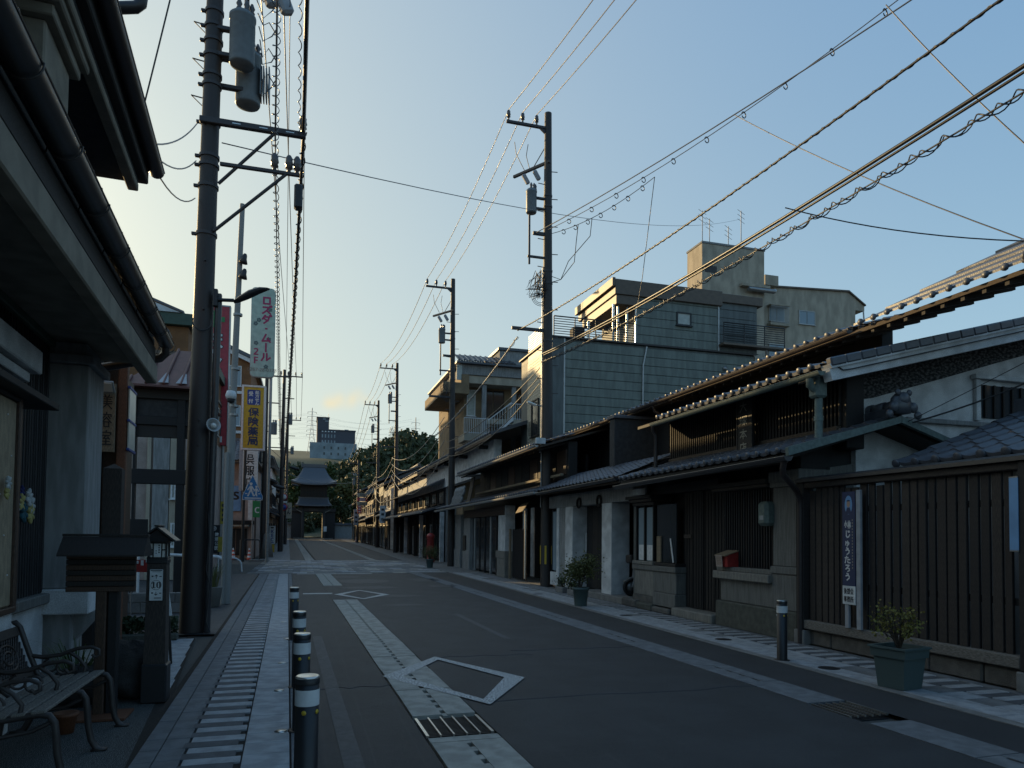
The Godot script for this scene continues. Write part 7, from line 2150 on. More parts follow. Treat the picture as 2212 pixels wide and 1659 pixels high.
	# slack drop lines from the near right pole
	for k in 2:
		wire("looped drop wire hanging right of the near pole, %s of two" % ["outer", "inner"][k], "cable", [c5[4 + 2 * k], c5[4 + 2 * k] + Vector3(-0.1, -0.6, 0.1), Vector3(8.0 - 0.2 * k, 10.2, -20.6), Vector3(7.7, 9.75, -21.0), Vector3(7.45, 9.7 + 0.2 * k, -21.2)], 0.012, sv)
	# left-hand side cables
	var lf := "cables over the left pavement"
	var c6 := sag(Vector3(-0.13, 8.38, -12.3), Vector3(0.2, 9.4, 14.0), 0.3, 20)
	o = wire("thick black cable leaving the left pole arm out of the top", "cable", c6, 0.034, lf, "cable")
	var c6b := []
	for p in c6:
		c6b.append(p + Vector3(-0.075, -0.03, 0))
	helix(o, "cable_grey", c6b, 0.022, 0.3, 0.008)
	var c7 := sag(Vector3(-0.13, 8.38, -12.3), Vector3(-1.6, 6.9, -59.5), 1.1, 24)
	o = wire("thick black cable from the left pole arm down the street", "cable", c7, 0.034, lf, "cable")
	helix(o, "cable", c7, 0.05, 0.4, 0.012)
	var c8 := sag(Vector3(-0.58, 8.15, -12.3), Vector3(-0.45, 9.6, -9.0), 0.0, 6)
	o = wire("bright spiral wound cable beside the transformers", "cable_grey", c8, 0.016, lf, "cable")
	helix(o, "cable_grey", c8, 0.055, 0.16, 0.008)
	var c9 := sag(Vector3(-0.58, 8.15, -12.3), Vector3(-1.8, 7.6, -59.5), 0.8, 24)
	o = wire("ringed cable running from the left pole down the street", "cable_grey", c9, 0.012, lf, "cable")
	helix(o, "cable", c9, 0.05, 0.30, 0.009)
	for k in 3:
		wire("thin high line along the left pavement, %s of three" % names[k], "cable_grey", sag(Vector3(-1.25 + 0.47 * k, 14.4, -59.5), Vector3(-1.0 + 0.42 * k, 12.2, -12.4), 0.5, 18), 0.014, lf)
		wire("thin high line from the far left pole onwards, %s of three" % names[k], "cable_grey", sag(Vector3(-1.25 + 0.47 * k, 14.4, -59.5), Vector3(-1.45 + 0.47 * k, 14.6, -84.0), 0.8, 12), 0.018, lf)
	wire("single thin line beside the thick left cable", "cable", sag(Vector3(-0.36, 10.6, -11.0), Vector3(-1.5, 8.0, -59.5), 0.4, 20), 0.008, lf)
	for k in 3:
		wire("service wire from the left pole to the upper eave, %s of three" % ["highest", "middle", "lowest"][k], "cable_grey", sag(Vector3(-1.80, 8.28 - 0.62 * k, -12.4), Vector3(-1.62, 5.62 - 0.06 * k, -8.0), 0.12 + 0.05 * k, 10), 0.010, lf)
	wire("thin wire above the left eave into the top corner", "cable", sag(Vector3(-1.62, 5.62, -7.6), Vector3(-0.9, 8.6, -7.0), 0.05, 8), 0.008, lf)
	for k in 4:
		wire("drop wire crossing between far left poles, %s" % ["first", "second", "third", "fourth"][k], "cable_grey", sag(Vector3(-1.7, 8.0 - 0.5 * k, -59.5), Vector3(-1.9, 7.6 - 0.5 * k, -84.0), 0.7 + 0.2 * k, 10), 0.02, lf)
	wire("slack cable across the far street before the temple gate", "cable_grey", sag(Vector3(-1.7, 8.3, -84.0), Vector3(6.7, 8.5, -96.0), 0.6, 14), 0.022, "wires across the street")

# ---------------------------------------------------------------- left foreground
func left_foreground() -> void:
	bench()
	info_board()
	marker_post()
	for q in [[-1.60, -7.72, 0.30, 0.36, 21, "large dark boulder between bench and marker post"], [-1.95, -7.45, 0.22, 0.24, 22, "smaller dark boulder behind the bench"]]:
		var o := thing("boulder", q[5], "rock", Vector3(q[0], 0, q[1]))
		var n := FastNoiseLite.new()
		n.seed = q[4]
		n.frequency = 1.4
		var st := new_st(true)
		var R := func(u: int, v: int) -> Vector3:
			var t := TAU * u / 24
			var p := PI * v / 14 - PI / 2.0
			var d := Vector3(cos(t) * cos(p), sin(p), sin(t) * cos(p))
			var k := 1.0 + 0.35 * n.get_noise_3dv(d) + 0.12 * n.get_noise_3dv(d * 3.0)
			return Vector3(q[0], q[3] * 0.72, q[1]) + d * Vector3(q[2], q[3] * 0.8, q[2]) * k
		for u in 24:
			for v in 14:
				quad_out(st, R.call(u, v), R.call((u + 1) % 24, v), R.call((u + 1) % 24, v + 1), R.call(u, v + 1), R.call(u, v) - Vector3(q[0], q[3] * 0.72, q[1]))
		done(o, "stone", "rock", st)
	# grass-like plant at the wall
	grass(Vector3(-2.0, 0, -7.55), 0.62, 70, "tuft of long green leaves growing against the house wall", 3)
	var cr := thing("terracotta_pot", "small broken terracotta pot standing under the bench", "pot", Vector3(-1.78, 0, -6.45))
	lathe(cr, "pot", "wood_red", [Vector2(0.0, 0), Vector2(0.06, 0), Vector2(0.085, 0.13), Vector2(0.095, 0.135), Vector2(0.095, 0.16), Vector2(0.07, 0.16), Vector2(0.0, 0.12)], Vector3(-1.78, 0.0, -6.45), 16)
	# low kerb and shrubs along the yard
	var kb := thing("low_hedge", "low dark clipped hedge behind the signboard along the yard", "hedge", Vector3(-2.2, 0, -12.0))
	var st2 := new_st()
	var mesh := leaves(2600, 0.055, func(r: RandomNumberGenerator) -> Vector3: return Vector3(r.randf_range(-0.75, 0.55), 0.30 * sqrt(r.randf()), r.randf_range(-0.18, 0.18)), 71)
	mi(kb, "foliage", mesh, "leaf_dark", Vector3(-2.35, 0.02, -11.75))
	bx(kb, "kerb", "stone_moss", Vector3(-3.1, 0.0, -11.5), Vector3(-1.75, 0.10, -11.62), 0.02)
	# bollards
	for i in 4:
		bollard(Vector3([-0.11, -0.02, 0.01, 0.04][i], 0, [-11.2, -7.75, -6.05, -4.25][i]), "black bollard on the left kerb, %s" % ["farthest of the row of four", "second farthest of the row of four", "second nearest of the row of four", "nearest of the row of four"][i])
	bollard(Vector3(6.05, 0, -7.98), "lone black bollard on the right pavement before the store pillar")
	# knitted flowers on the slats
	knitted()

func bollard(b: Vector3, label: String) -> void:
	var o := thing("bollard", label, "bollard", b, 0.0, "black bollards with white bands")
	var r := 0.066
	lathe(o, "shaft", "iron_black", [Vector2(0, 0), Vector2(r + 0.004, 0), Vector2(r, 0.01), Vector2(r, 0.755), Vector2(0, 0.755)], b, 28)
	lathe(o, "cap", "iron_black", [Vector2(r + 0.003, 0.745), Vector2(r + 0.003, 0.772), Vector2(r, 0.776), Vector2(0, 0.776)], b, 28)
	lathe(o, "cap_rim", "steel_bright", [Vector2(r + 0.001, 0.776), Vector2(r + 0.003, 0.782), Vector2(r - 0.006, 0.79), Vector2(r - 0.02, 0.785), Vector2(0, 0.783)], b, 28)
	lathe(o, "white_band", "white_paint", [Vector2(r + 0.002, 0.625), Vector2(r + 0.0025, 0.715)], b, 28)
	for a in [35.0, 105.0, 215.0, 290.0]:
		var t := deg_to_rad(a)
		var d := Vector3(cos(t), 0, sin(t))
		lathe(o, "reflector", "yellow_paint" if a < 200.0 else "white_paint", [Vector2(0, 0), Vector2(0.014, 0), Vector2(0.012, 0.004), Vector2(0, 0.005)], b + d * r + Vector3(0, 0.59, 0), 12, Basis(d.cross(Vector3.UP).normalized(), d, Vector3.UP).orthonormalized())
	lathe(o, "base_plate", "iron_brown", [Vector2(0.10, 0.0), Vector2(0.10, 0.012), Vector2(0.07, 0.014)], b, 24)

func bench() -> void:
	var o := thing("bench", "cast iron garden bench with weathered wooden seat slats at the left", "bench", Vector3(-1.8, 0, -5.8))
	for z in [-6.56, -5.88, -5.20]:
		var st := new_st(true)
		add_tube(st, [Vector3(-2.20, 0.86, z), Vector3(-2.185, 0.87, z), Vector3(-2.15, 0.83, z), Vector3(-2.08, 0.62, z), Vector3(-2.02, 0.46, z), Vector3(-1.96, 0.405, z), Vector3(-1.86, 0.395, z), Vector3(-1.70, 0.42, z), Vector3(-1.58, 0.435, z), Vector3(-1.525, 0.425, z), Vector3(-1.495, 0.38, z), Vector3(-1.485, 0.30, z), Vector3(-1.475, 0.18, z), Vector3(-1.455, 0.08, z), Vector3(-1.42, 0.015, z), Vector3(-1.385, 0.0, z)], 0.021, 0.024, 8)
		add_tube(st, [Vector3(-1.98, 0.40, z), Vector3(-2.02, 0.28, z), Vector3(-2.04, 0.14, z), Vector3(-2.10, 0.02, z), Vector3(-2.14, 0.0, z)], 0.024, 0.026, 8)
		add_tube(st, [Vector3(-1.98, 0.36, z), Vector3(-1.80, 0.30, z), Vector3(-1.62, 0.33, z), Vector3(-1.52, 0.38, z)], 0.014, -1, 6)
		# arm with scroll
		add_tube(st, [Vector3(-2.07, 0.60, z), Vector3(-1.98, 0.585, z), Vector3(-1.86, 0.60, z), Vector3(-1.74, 0.645, z), Vector3(-1.64, 0.655, z), Vector3(-1.585, 0.63, z), Vector3(-1.58, 0.59, z), Vector3(-1.61, 0.57, z), Vector3(-1.635, 0.595, z)], 0.018, 0.012, 7)
		add_tube(st, [Vector3(-1.80, 0.62, z), Vector3(-1.73, 0.57, z), Vector3(-1.68, 0.50, z), Vector3(-1.69, 0.43, z)], 0.015, -1, 6)
		add_tube(st, arc(Vector3(-1.83, 0.50, z), 0.055, Vector3.RIGHT, Vector3.UP, 0, 300, 12), 0.010, -1, 5)
		add_tube(st, arc(Vector3(-1.93, 0.52, z), 0.05, Vector3.RIGHT, Vector3.UP, 100, 400, 12), 0.010, -1, 5)
		add_box(st, Vector3(-1.40, 0.008, z), Vector3(0.10, 0.016, 0.055))
		add_box(st, Vector3(-2.14, 0.008, z), Vector3(0.10, 0.016, 0.055))
		done(o, "leg_frame", "iron_brown", st)
	var xs := [-1.905, -1.80, -1.695, -1.585]
	for i in 4:
		box(o, "seat_slat", "wood_grey", Vector3(xs[i], 0.425 + [0.0, 0.002, 0.014, 0.026][i], -5.88), Vector3(0.082, 0.024, 1.40), rot(0, 0, [-4, 2, 6, 4][i]), 0.006)
	for q in [[-2.165, 0.80], [-2.055, 0.475]]:
		box(o, "back_rail", "wood_slat_c", Vector3(q[0], q[1], -5.88), Vector3(0.026, 0.075, 1.38), rot(0, 0, 20), 0.006)
	for z0 in [-6.54, -5.86]:
		var st := new_st(true)
		for i in 15:
			for s in [-1.0, 1.0]:
				var t := i / 14.0
				var za := lerpf(z0 + 0.02, z0 + 0.64, t)
				var zb := clampf(za + s * 0.22, z0 + 0.02, z0 + 0.64)
				var v := absf(zb - za) / 0.22
				add_tube(st, [Vector3(-2.068, 0.51, za), Vector3(-2.068 - 0.085 * v, 0.51 + 0.255 * v, zb)], 0.0075, -1, 4)
		add_tube(st, arc(Vector3(-2.105, 0.635, z0 + 0.33), 0.10, Vector3(0, 0, 1.7), Vector3(-0.31, 0.95, 0), 0, 360, 20), 0.010, -1, 5)
		add_tube(st, arc(Vector3(-2.105, 0.635, z0 + 0.33), 0.05, Vector3(0, 0, 1.7), Vector3(-0.31, 0.95, 0), 0, 360, 16), 0.010, -1, 5)
		done(o, "back_panel", "iron_brown", st)

func info_board() -> void:
	var o := thing("roofed_signboard", "brown wooden signboard with a little pitched roof seen from behind the bench", "signboard", Vector3(-1.63, 0, -6.97))
	bx(o, "post", "wood_brown", Vector3(-1.715, 0.0, -6.93), Vector3(-1.63, 1.10, -7.02))
	bx(o, "post", "wood_black", Vector3(-1.625, 0.0, -6.95), Vector3(-1.54, 1.10, -7.04))
	for i in 7:
		bx(o, "panel_board", ["wood_brown", "wood_dark"][i % 2], Vector3(-1.945, 1.075 + 0.047 * i, -6.925 - 0.002 * (i % 2)), Vector3(-1.405, 1.119 + 0.047 * i, -6.96))
	bx(o, "panel_back", "wood_black", Vector3(-1.94, 1.08, -6.961), Vector3(-1.41, 1.40, -6.985))
	slab(o, "roof", "wood_slat", [Vector2(0.19, 0.0), Vector2(0.03, 0.150), Vector2(-0.03, 0.150), Vector2(-0.19, 0.0), Vector2(-0.19, -0.015), Vector2(0.19, -0.015)], 0.66, Vector3(-1.645, 1.40, -6.96), Basis(Vector3(0, 0, 1), Vector3.UP, Vector3(-1, 0, 0)))
	bx(o, "ridge_board", "wood_dark", Vector3(-1.98, 1.552, -6.925), Vector3(-1.31, 1.575, -6.995))
	bx(o, "ground_plate", "wood_red", Vector3(-1.92, 0.0, -6.74), Vector3(-1.42, 0.022, -7.10))

func marker_post() -> void:
	var c := Vector3(-1.315, 0, -7.45)
	var o := thing("marker_post", "brown lantern topped marker post with white number ten plate", "post", c)
	var st := new_st()
	var a := 0.083
	for q in [[-1, -1, 1, -1], [1, -1, 1, 1], [1, 1, -1, 1], [-1, 1, -1, -1]]:
		quad_out(st, c + Vector3(q[0] * a * 1.12, 0.345, q[1] * a * 1.12), c + Vector3(q[2] * a * 1.12, 0.345, q[3] * a * 1.12), c + Vector3(q[2] * a, 1.30, q[3] * a), c + Vector3(q[0] * a, 1.30, q[1] * a), Vector3(q[0] + q[2], 0, q[1] + q[3]))
	quad_out(st, c + Vector3(-a, 1.30, -a), c + Vector3(a, 1.30, -a), c + Vector3(a, 1.30, a), c + Vector3(-a, 1.30, a), Vector3.UP)
	done(o, "shaft", "wood_slat_c", st)
	bx(o, "sleeve", "iron_black", c + Vector3(-0.112, 0.0, 0.112), c + Vector3(0.112, 0.36, -0.112))
	bx(o, "collar", "iron_black", c + Vector3(-0.09, 1.30, 0.09), c + Vector3(0.09, 1.345, -0.09))
	# lantern
	var l := bx(o, "lantern", "lamp_glass", c + Vector3(-0.07, 1.346, 0.07), c + Vector3(0.07, 1.50, -0.07))
	for sx in [-1.0, 1.0]:
		for sz in [-1.0, 1.0]:
			box(l, "lantern_post", "iron_black", c + Vector3(0.076 * sx, 1.425, 0.076 * sz), Vector3(0.016, 0.16, 0.016))
	for sx in [-0.037, 0.037]:
		box(l, "lantern_bar", "iron_black", c + Vector3(sx, 1.425, 0.073), Vector3(0.010, 0.16, 0.008))
	for yy in [1.352, 1.498]:
		box(l, "lantern_ring", "iron_black", c + Vector3(0, yy, 0), Vector3(0.176, 0.018, 0.176))
	for sx in [-0.057, 0.057]:
		box(l, "lantern_bar", "iron_black", c + Vector3(sx, 1.43, 0.073), Vector3(0.030, 0.012, 0.008))
	bx(l, "name_slip", "sign_white", c + Vector3(-0.030, 1.365, 0.0712), c + Vector3(0.030, 1.488, 0.0722))
	var nm := new_st()
	for i in 4:
		add_box(nm, c + Vector3(0.013, 1.472 - 0.022 * i, 0.0726), Vector3(0.012, 0.014, 0.0008))
	for i in 2:
		add_box(nm, c + Vector3(-0.012, 1.42 - 0.022 * i, 0.0726), Vector3(0.009, 0.010, 0.0008))
	done(l, "slip_print", "ink_black", nm)
	var rf := slab(o, "roof", "iron_black", [Vector2(-0.155, 0.0), Vector2(0.0, 0.125), Vector2(0.155, 0.0), Vector2(0.165, 0.012), Vector2(0.0, 0.145), Vector2(-0.165, 0.012)], 0.30, c + Vector3(0, 1.508, 0))
	slab(o, "roof_gable", "wood_black", [Vector2(-0.14, 0.0), Vector2(0.0, 0.115), Vector2(0.14, 0.0)], 0.24, c + Vector3(0, 1.507, 0))
	bx(rf, "ridge_cap", "iron_black", c + Vector3(-0.018, 1.648, 0.16), c + Vector3(0.018, 1.664, -0.16))
	# plate
	var p := bx(o, "plate", "sign_white", c + Vector3(-0.056, 0.955, 0.0925), c + Vector3(0.056, 1.245, 0.0955), 0.001)
	var z := c.z + 0.0965
	var ring := new_st()
	for k in 40:
		var t0 := TAU * k / 40
		var t1 := TAU * (k + 1) / 40
		quad_out(ring, Vector3(c.x + cos(t0) * 0.046, 1.10 + sin(t0) * 0.046, z), Vector3(c.x + cos(t1) * 0.046, 1.10 + sin(t1) * 0.046, z), Vector3(c.x + cos(t1) * 0.0425, 1.10 + sin(t1) * 0.0425, z), Vector3(c.x + cos(t0) * 0.0425, 1.10 + sin(t0) * 0.0425, z), Vector3(0, 0, 1))
	for s in [1.0, -1.0]:
		var y: float = 1.10 + s * 0.078
		quad_out(ring, Vector3(c.x - 0.003, y - 0.018, z), Vector3(c.x + 0.003, y - 0.018, z), Vector3(c.x + 0.003, y + 0.015, z), Vector3(c.x - 0.003, y + 0.015, z), Vector3(0, 0, 1))
		for d in [1.0, -1.0]:
			quad_out(ring, Vector3(c.x, y + s * 0.021, z + 0.0004), Vector3(c.x, y + s * 0.012, z + 0.0004), Vector3(c.x + d * 0.014, y + s * 0.000, z + 0.0004), Vector3(c.x + d * 0.014, y + s * 0.008, z + 0.0004), Vector3(0, 0, 1))
	for q in [[-0.05, 1.232, 0.10, 0.008], [-0.035, 1.222, 0.07, 0.004], [-0.040, 1.176, 0.016, 0.012], [0.026, 1.176, 0.02, 0.008], [-0.040, 1.02, 0.016, 0.012], [0.026, 1.02, 0.02, 0.008], [-0.015, 0.975, 0.06, 0.008]]:
		quad_out(ring, Vector3(c.x + q[0], q[1], z), Vector3(c.x + q[0] + q[2], q[1], z), Vector3(c.x + q[0] + q[2], q[1] + q[3], z), Vector3(c.x + q[0], q[1] + q[3], z), Vector3(0, 0, 1))
	done(p, "plate_print", "ink_black", ring)
	latin(p, "number", "ink_black", "10", Vector3(c.x, 1.10, z + 0.0008), 0.056, Basis(), "Droid Serif")

func grass(at: Vector3, h: float, n: int, label: String, sd: int, m := "leaf") -> Node3D:
	var o := thing("leafy_plant", label, "plant", at)
	var r := RandomNumberGenerator.new()
	r.seed = sd
	var st := new_st()
	for i in n:
		var a := r.randf() * TAU
		var l := h * r.randf_range(0.6, 1.1)
		var d := Vector3(cos(a), 0, sin(a))
		var s := d.cross(Vector3.UP) * 0.012
		var b := at + d * r.randf_range(0.0, 0.10)
		var p := [b, b + Vector3(0, l * 0.5, 0) + d * l * 0.12, b + Vector3(0, l * 0.85, 0) + d * l * 0.35, b + Vector3(0, l * r.randf_range(0.8, 1.0), 0) + d * l * 0.6]
		for k in 3:
			var w0 := 1.0 - k / 3.0
			var w1 := 1.0 - (k + 1) / 3.0
			quad_out(st, p[k] + s * w0, p[k] - s * w0, p[k + 1] - s * w1, p[k + 1] + s * w1, Vector3.UP)
	done(o, "blades", m, st)
	return o

func flower(o: Node3D, c: Vector3, m: String, r: float, a0: float) -> void:
	var st := new_st(true)
	for k in 6:
		var a := a0 + TAU * k / 6
		var d := Vector3(0.25, sin(a), cos(a)).normalized()
		var pr := []
		for i in 7:
			var t := -PI / 2.0 + PI * i / 6.0
			pr.append(Vector2(cos(t) * r * 0.30, sin(t) * r * 0.62))
		var s := d.cross(Vector3.RIGHT).normalized()
		add_lathe(st, pr, c + d * r * 0.55, 8, Basis(s, d, s.cross(d)))
	done(o, "petals", m, st)

func knitted() -> void:
	var o := thing("knitted_flowers", "bunch of knitted yellow, white and blue flowers hung on the black slats", "flowers", Vector3(-2.0, 1.7, -7.45), LEFT)
	for q in [[1.845, -7.33, "wool_yellow", 0.075, 0.2], [1.90, -7.53, "wool_white", 0.075, 0.6], [1.83, -7.60, "wool_white", 0.08, 0.1], [1.755, -7.57, "wool_yellow", 0.085, 0.5], [1.89, -7.22, "wool_blue", 0.06, 0.0], [1.945, -7.35, "wool_blue", 0.05, 0.3], [1.76, -7.38, "wool_teal", 0.085, 0.4], [1.80, -7.22, "wool_white", 0.055, 0.4]]:
		flower(o, Vector3(-2.02 + 0.02 * q[3], q[0], q[1]), q[2], q[3], q[4])
	var p := thing("knitted_flowers", "small knitted white and teal flower below the big knitted bunch", "flowers", Vector3(-2.05, 1.5, -7.17), LEFT)
	flower(p, Vector3(-2.03, 1.55, -7.17), "wool_white", 0.055, 0.2)
	flower(p, Vector3(-2.03, 1.48, -7.17), "wool_teal", 0.05, 0.5)
	var t := thing("knitted_flowers", "pale lilac knitted flower low beside the notice board frame", "flowers", Vector3(-2.05, 1.2, -7.1), LEFT)
	flower(t, Vector3(-2.03, 1.24, -7.10), "wool_white", 0.055, 0.2)
	var e := thing("knitted_flowers", "knitted white and yellow flowers pinned on the notice board edge", "flowers", Vector3(-1.86, 1.9, -6.3), LEFT)
	flower(e, Vector3(-1.83, 1.96, -6.33), "wool_white", 0.05, 0.1)
	flower(e, Vector3(-1.83, 1.88, -6.31), "wool_yellow", 0.045, 0.4)

# ---------------------------------------------------------------- signs on the left
func left_signs() -> void:
	var R := Vector3.RIGHT
	var D := Vector3.DOWN
	# tall red pharmacy sign
	var z := -36.0
	var o := thing("red_sign", "tall red sign with white characters and green cross behind the thick pole", "sign", Vector3(-4.0, 5.7, z))
	bx(o, "panel", "sign_red", Vector3(-4.75, 5.72, z), Vector3(-3.58, 12.35, z - 0.3))
	for q in [[-4.80, -4.752], [-3.578, -3.53]]:
		bx(o, "edge", "aluminium", Vector3(q[0], 5.68, z + 0.01), Vector3(q[1], 12.40, z - 0.32))
	bx(o, "edge", "aluminium", Vector3(-4.80, 12.352, z + 0.01), Vector3(-3.53, 12.42, z - 0.32))
	text(o, "lettering_outline", "ink_black", "ほしまる薬局", Vector3(-4.50, 11.12, z + 0.006), R, D, 0.66, 0.80, 0.26, Vector2(0, 1.03))
	text(o, "lettering", "sign_white", "ほしまる薬局", Vector3(-4.50, 11.12, z + 0.016), R, D, 0.66, 0.80, 0.15, Vector2(0, 1.03))
	bx(o, "cross", "sign_green", Vector3(-4.30, 11.32, z + 0.02), Vector3(-4.06, 12.12, z + 0.004))
	bx(o, "cross", "sign_green", Vector3(-4.58, 11.60, z + 0.022), Vector3(-3.78, 11.84, z + 0.005))
	bx(o, "white_plate", "sign_white", Vector3(-4.5, 5.86, z + 0.02), Vector3(-3.78, 6.14, z + 0.002))
	for yy in [3.0, 9.0]:
		pass
	for px in [-4.6, -3.75]:
		tube(o, "post", "steel", [Vector3(px, 0, z - 0.15), Vector3(px, 5.75, z - 0.15)], 0.07, -1, 10)
	# flowered sign
	z = -40.0
	o = thing("flowered_sign", "rounded pale green sign with magenta characters under the street lamp", "sign", Vector3(-2.4, 9.9, z))
	var pts := []
	var x0 := -2.88
	var x1 := -1.70
	var y0 := 9.95
	var y1 := 14.75
	for q in [[x1 - 0.22, y1 - 0.22, 0], [x0 + 0.22, y1 - 0.22, 90], [x0 + 0.22, y0 + 0.22, 180], [x1 - 0.22, y0 + 0.22, 270]]:
		for k in 6:
			var t := deg_to_rad(q[2] + 18.0 * k)
			pts.append(Vector2(q[0] + cos(t) * 0.22, q[1] + sin(t) * 0.22))
	slab(o, "panel", "sign_mint", pts, 0.25, Vector3(0, 0, z - 0.13))
	var rim := []
	for p in pts:
		rim.append(Vector2(-2.29, 12.35) + (p - Vector2(-2.29, 12.35)) * Vector2(1.045, 1.012))
	slab(o, "rim", "aluminium", rim, 0.20, Vector3(0, 0, z - 0.15))
	var lt := new_st()
	add_text(lt, "ロズダ・ムｌル", Vector3(-2.38, 14.34, z + 0.004), R, D, 0.52, 0.50, 0.17, Vector2(0, 1.02))
	done(o, "lettering", "ink_magenta", lt)
	latin(o, "lettering", "ink_magenta", "2", Vector3(-2.62, 11.28, z + 0.004), 0.36)
	latin(o, "lettering", "ink_magenta", "F", Vector3(-2.62, 10.82, z + 0.004), 0.36)
	latin(o, "telephone_number", "ink_brown", "0267-28-0378", Vector3(-2.29, 10.32, z + 0.004), 0.175, Basis(), "Droid Sans", false)
	for q in [[-1.95, 13.6], [-2.66, 12.8], [-1.98, 12.0], [-2.62, 11.75], [-2.1, 10.5], [-2.5, 13.0]]:
		var fl := new_st()
		for k in 5:
			var a: float = TAU * k / 5 + q[0]
			for t in 5:
				var a0 := TAU * t / 5
				var a1 := TAU * (t + 1) / 5
				var cc := Vector3(q[0] + cos(a) * 0.07, q[1] + sin(a) * 0.07, z + 0.002 + 0.0006 * k)
				tri_out(fl, cc, cc + Vector3(cos(a0), sin(a0), 0) * 0.06, cc + Vector3(cos(a1), sin(a1), 0) * 0.06, Vector3(0, 0, 1))
		done(o, "printed_flower", "copper", fl)
	tube(o, "post", "steel", [Vector3(-1.84, 0, z - 0.2), Vector3(-1.84, 10.0, z - 0.2)], 0.08, -1, 10)
	# yellow insurance pharmacy sign
	z = -41.7
	o = thing("yellow_sign", "yellow framed sign with blue panel and four large dark characters", "sign", Vector3(-2.8, 6.2, z))
	bx(o, "panel", "sign_yellow", Vector3(-3.30, 6.28, z), Vector3(-2.26, 9.68, z - 0.25))
	for q in [[-3.41, 6.17, -3.302, 9.79], [-2.258, 6.17, -2.15, 9.79], [-3.302, 9.682, -2.258, 9.79], [-3.302, 6.17, -2.258, 6.278]]:
		bx(o, "frame", "white_paint", Vector3(q[0], q[1], z + 0.03), Vector3(q[2], q[3], z - 0.28))
	var bp := []
	for q in [[-2.50, 9.48, 0], [-3.06, 9.48, 90], [-3.06, 8.76, 180], [-2.50, 8.76, 270]]:
		for k in 4:
			var t := deg_to_rad(q[2] + 30.0 * k)
			bp.append(Vector2(q[0] + cos(t) * 0.06, q[1] + sin(t) * 0.06))
	slab(o, "blue_panel", "sign_blue", bp, 0.01, Vector3(0, 0, z + 0.006))
	text(o, "lettering", "sign_white", "処方せん", Vector3(-2.72, 9.50, z + 0.014), R, D, 0.225, 0.20, 0.14, Vector2(0, 1.02))
	text(o, "lettering", "sign_white", "受付", Vector3(-3.06, 9.44, z + 0.014), R, D, 0.25, 0.26, 0.14, Vector2(0, 1.55))
	text(o, "lettering", "sign_navy", "保険薬局", Vector3(-3.07, 8.55, z + 0.006), R, D, 0.57, 0.50, 0.125, Vector2(0, 1.07))
	tube(o, "post", "iron_black", [Vector3(-3.22, 0.0, z - 0.12), Vector3(-3.16, 6.2, z - 0.12)], 0.075, -1, 12)
	tube(o, "post_sleeve", "black_paint", [Vector3(-3.225, 0.0, z - 0.12), Vector3(-3.22, 1.2, z - 0.12)], 0.13, -1, 14)
	# crossing sign
	z = -41.4
	o = thing("crossing_sign", "blue five sided pedestrian crossing sign with two white walking figures", "sign", Vector3(-2.7, 3.4, z))
	var tri := [Vector2(-2.72, 4.74), Vector2(-2.21, 3.62), Vector2(-2.23, 3.42), Vector2(-3.20, 3.42), Vector2(-3.22, 3.62)]
	slab(o, "plate", "traffic_blue", tri, 0.02, Vector3(0, 0, z))
	var big := []
	for p in tri:
		big.append(Vector2(-2.715, 3.9) + (p - Vector2(-2.715, 3.9)) * 1.06)
	slab(o, "rim", "sign_white", big, 0.014, Vector3(0, 0, z - 0.006))
	var fg := new_st()
	for q in [[-2.80, 3.60, 0.72, 1.0], [-2.52, 3.60, 0.56, -1.0]]:
		var c := Vector2(q[0], q[1])
		var h: float = q[2]
		var s: float = q[3]
		for body in [
			[Vector2(-0.10, 0.42), Vector2(0.10, 0.42), Vector2(0.09, 0.80), Vector2(-0.09, 0.80)],
			[Vector2(-0.10, 0.44), Vector2(0.02, 0.44), Vector2(-0.14 * s - 0.02, 0.0), Vector2(-0.14 * s - 0.13, 0.0)],
			[Vector2(-0.02, 0.44), Vector2(0.10, 0.44), Vector2(0.20 * s + 0.08, 0.02), Vector2(0.20 * s - 0.04, 0.0)],
			[Vector2(-0.09, 0.78), Vector2(-0.02, 0.78), Vector2(-0.20, 0.44), Vector2(-0.27, 0.50)],
			[Vector2(0.02, 0.78), Vector2(0.09, 0.78), Vector2(0.27, 0.50), Vector2(0.20, 0.44)],
			[Vector2(-0.08, 0.84), Vector2(0.08, 0.84), Vector2(0.09, 0.98), Vector2(-0.09, 0.98)], [Vector2(-0.13, 0.97), Vector2(0.13, 0.97), Vector2(0.07, 1.05), Vector2(-0.07, 1.05)]]:
			var v := []
			for p in body:
				v.append(Vector3(c.x + p.x * h, c.y + p.y * h, z + 0.0125 + 0.0006 * v.size() * 0.0))
			quad_out(fg, v[0], v[1], v[2], v[3], Vector3(0, 0, 1))
			z += 0.0004
	z = -41.4
	for q in [[-3.12, 3.47, 0.84, 0.06], [-3.10, 3.72, 0.12, 0.05], [-2.44, 3.72, 0.12, 0.05]]:
		quad_out(fg, Vector3(q[0], q[1], z + 0.013), Vector3(q[0] + q[2], q[1], z + 0.013), Vector3(q[0] + q[2], q[1] + q[3], z + 0.013), Vector3(q[0], q[1] + q[3], z + 0.013), Vector3(0, 0, 1))
	done(o, "figures", "sign_white", fg)
	box(o, "clamp", "steel", Vector3(-3.12, 3.8, z - 0.12), Vector3(0.2, 0.06, 0.2))
	# kimono shop sign
	z = -45.5
	o = thing("white_sign", "white upright sign with brushed black characters behind the crossing sign", "sign", Vector3(-3.2, 4.0, z))
	bx(o, "panel", "sign_white", Vector3(-3.60, 4.15, z), Vector3(-2.72, 7.2, z - 0.2))
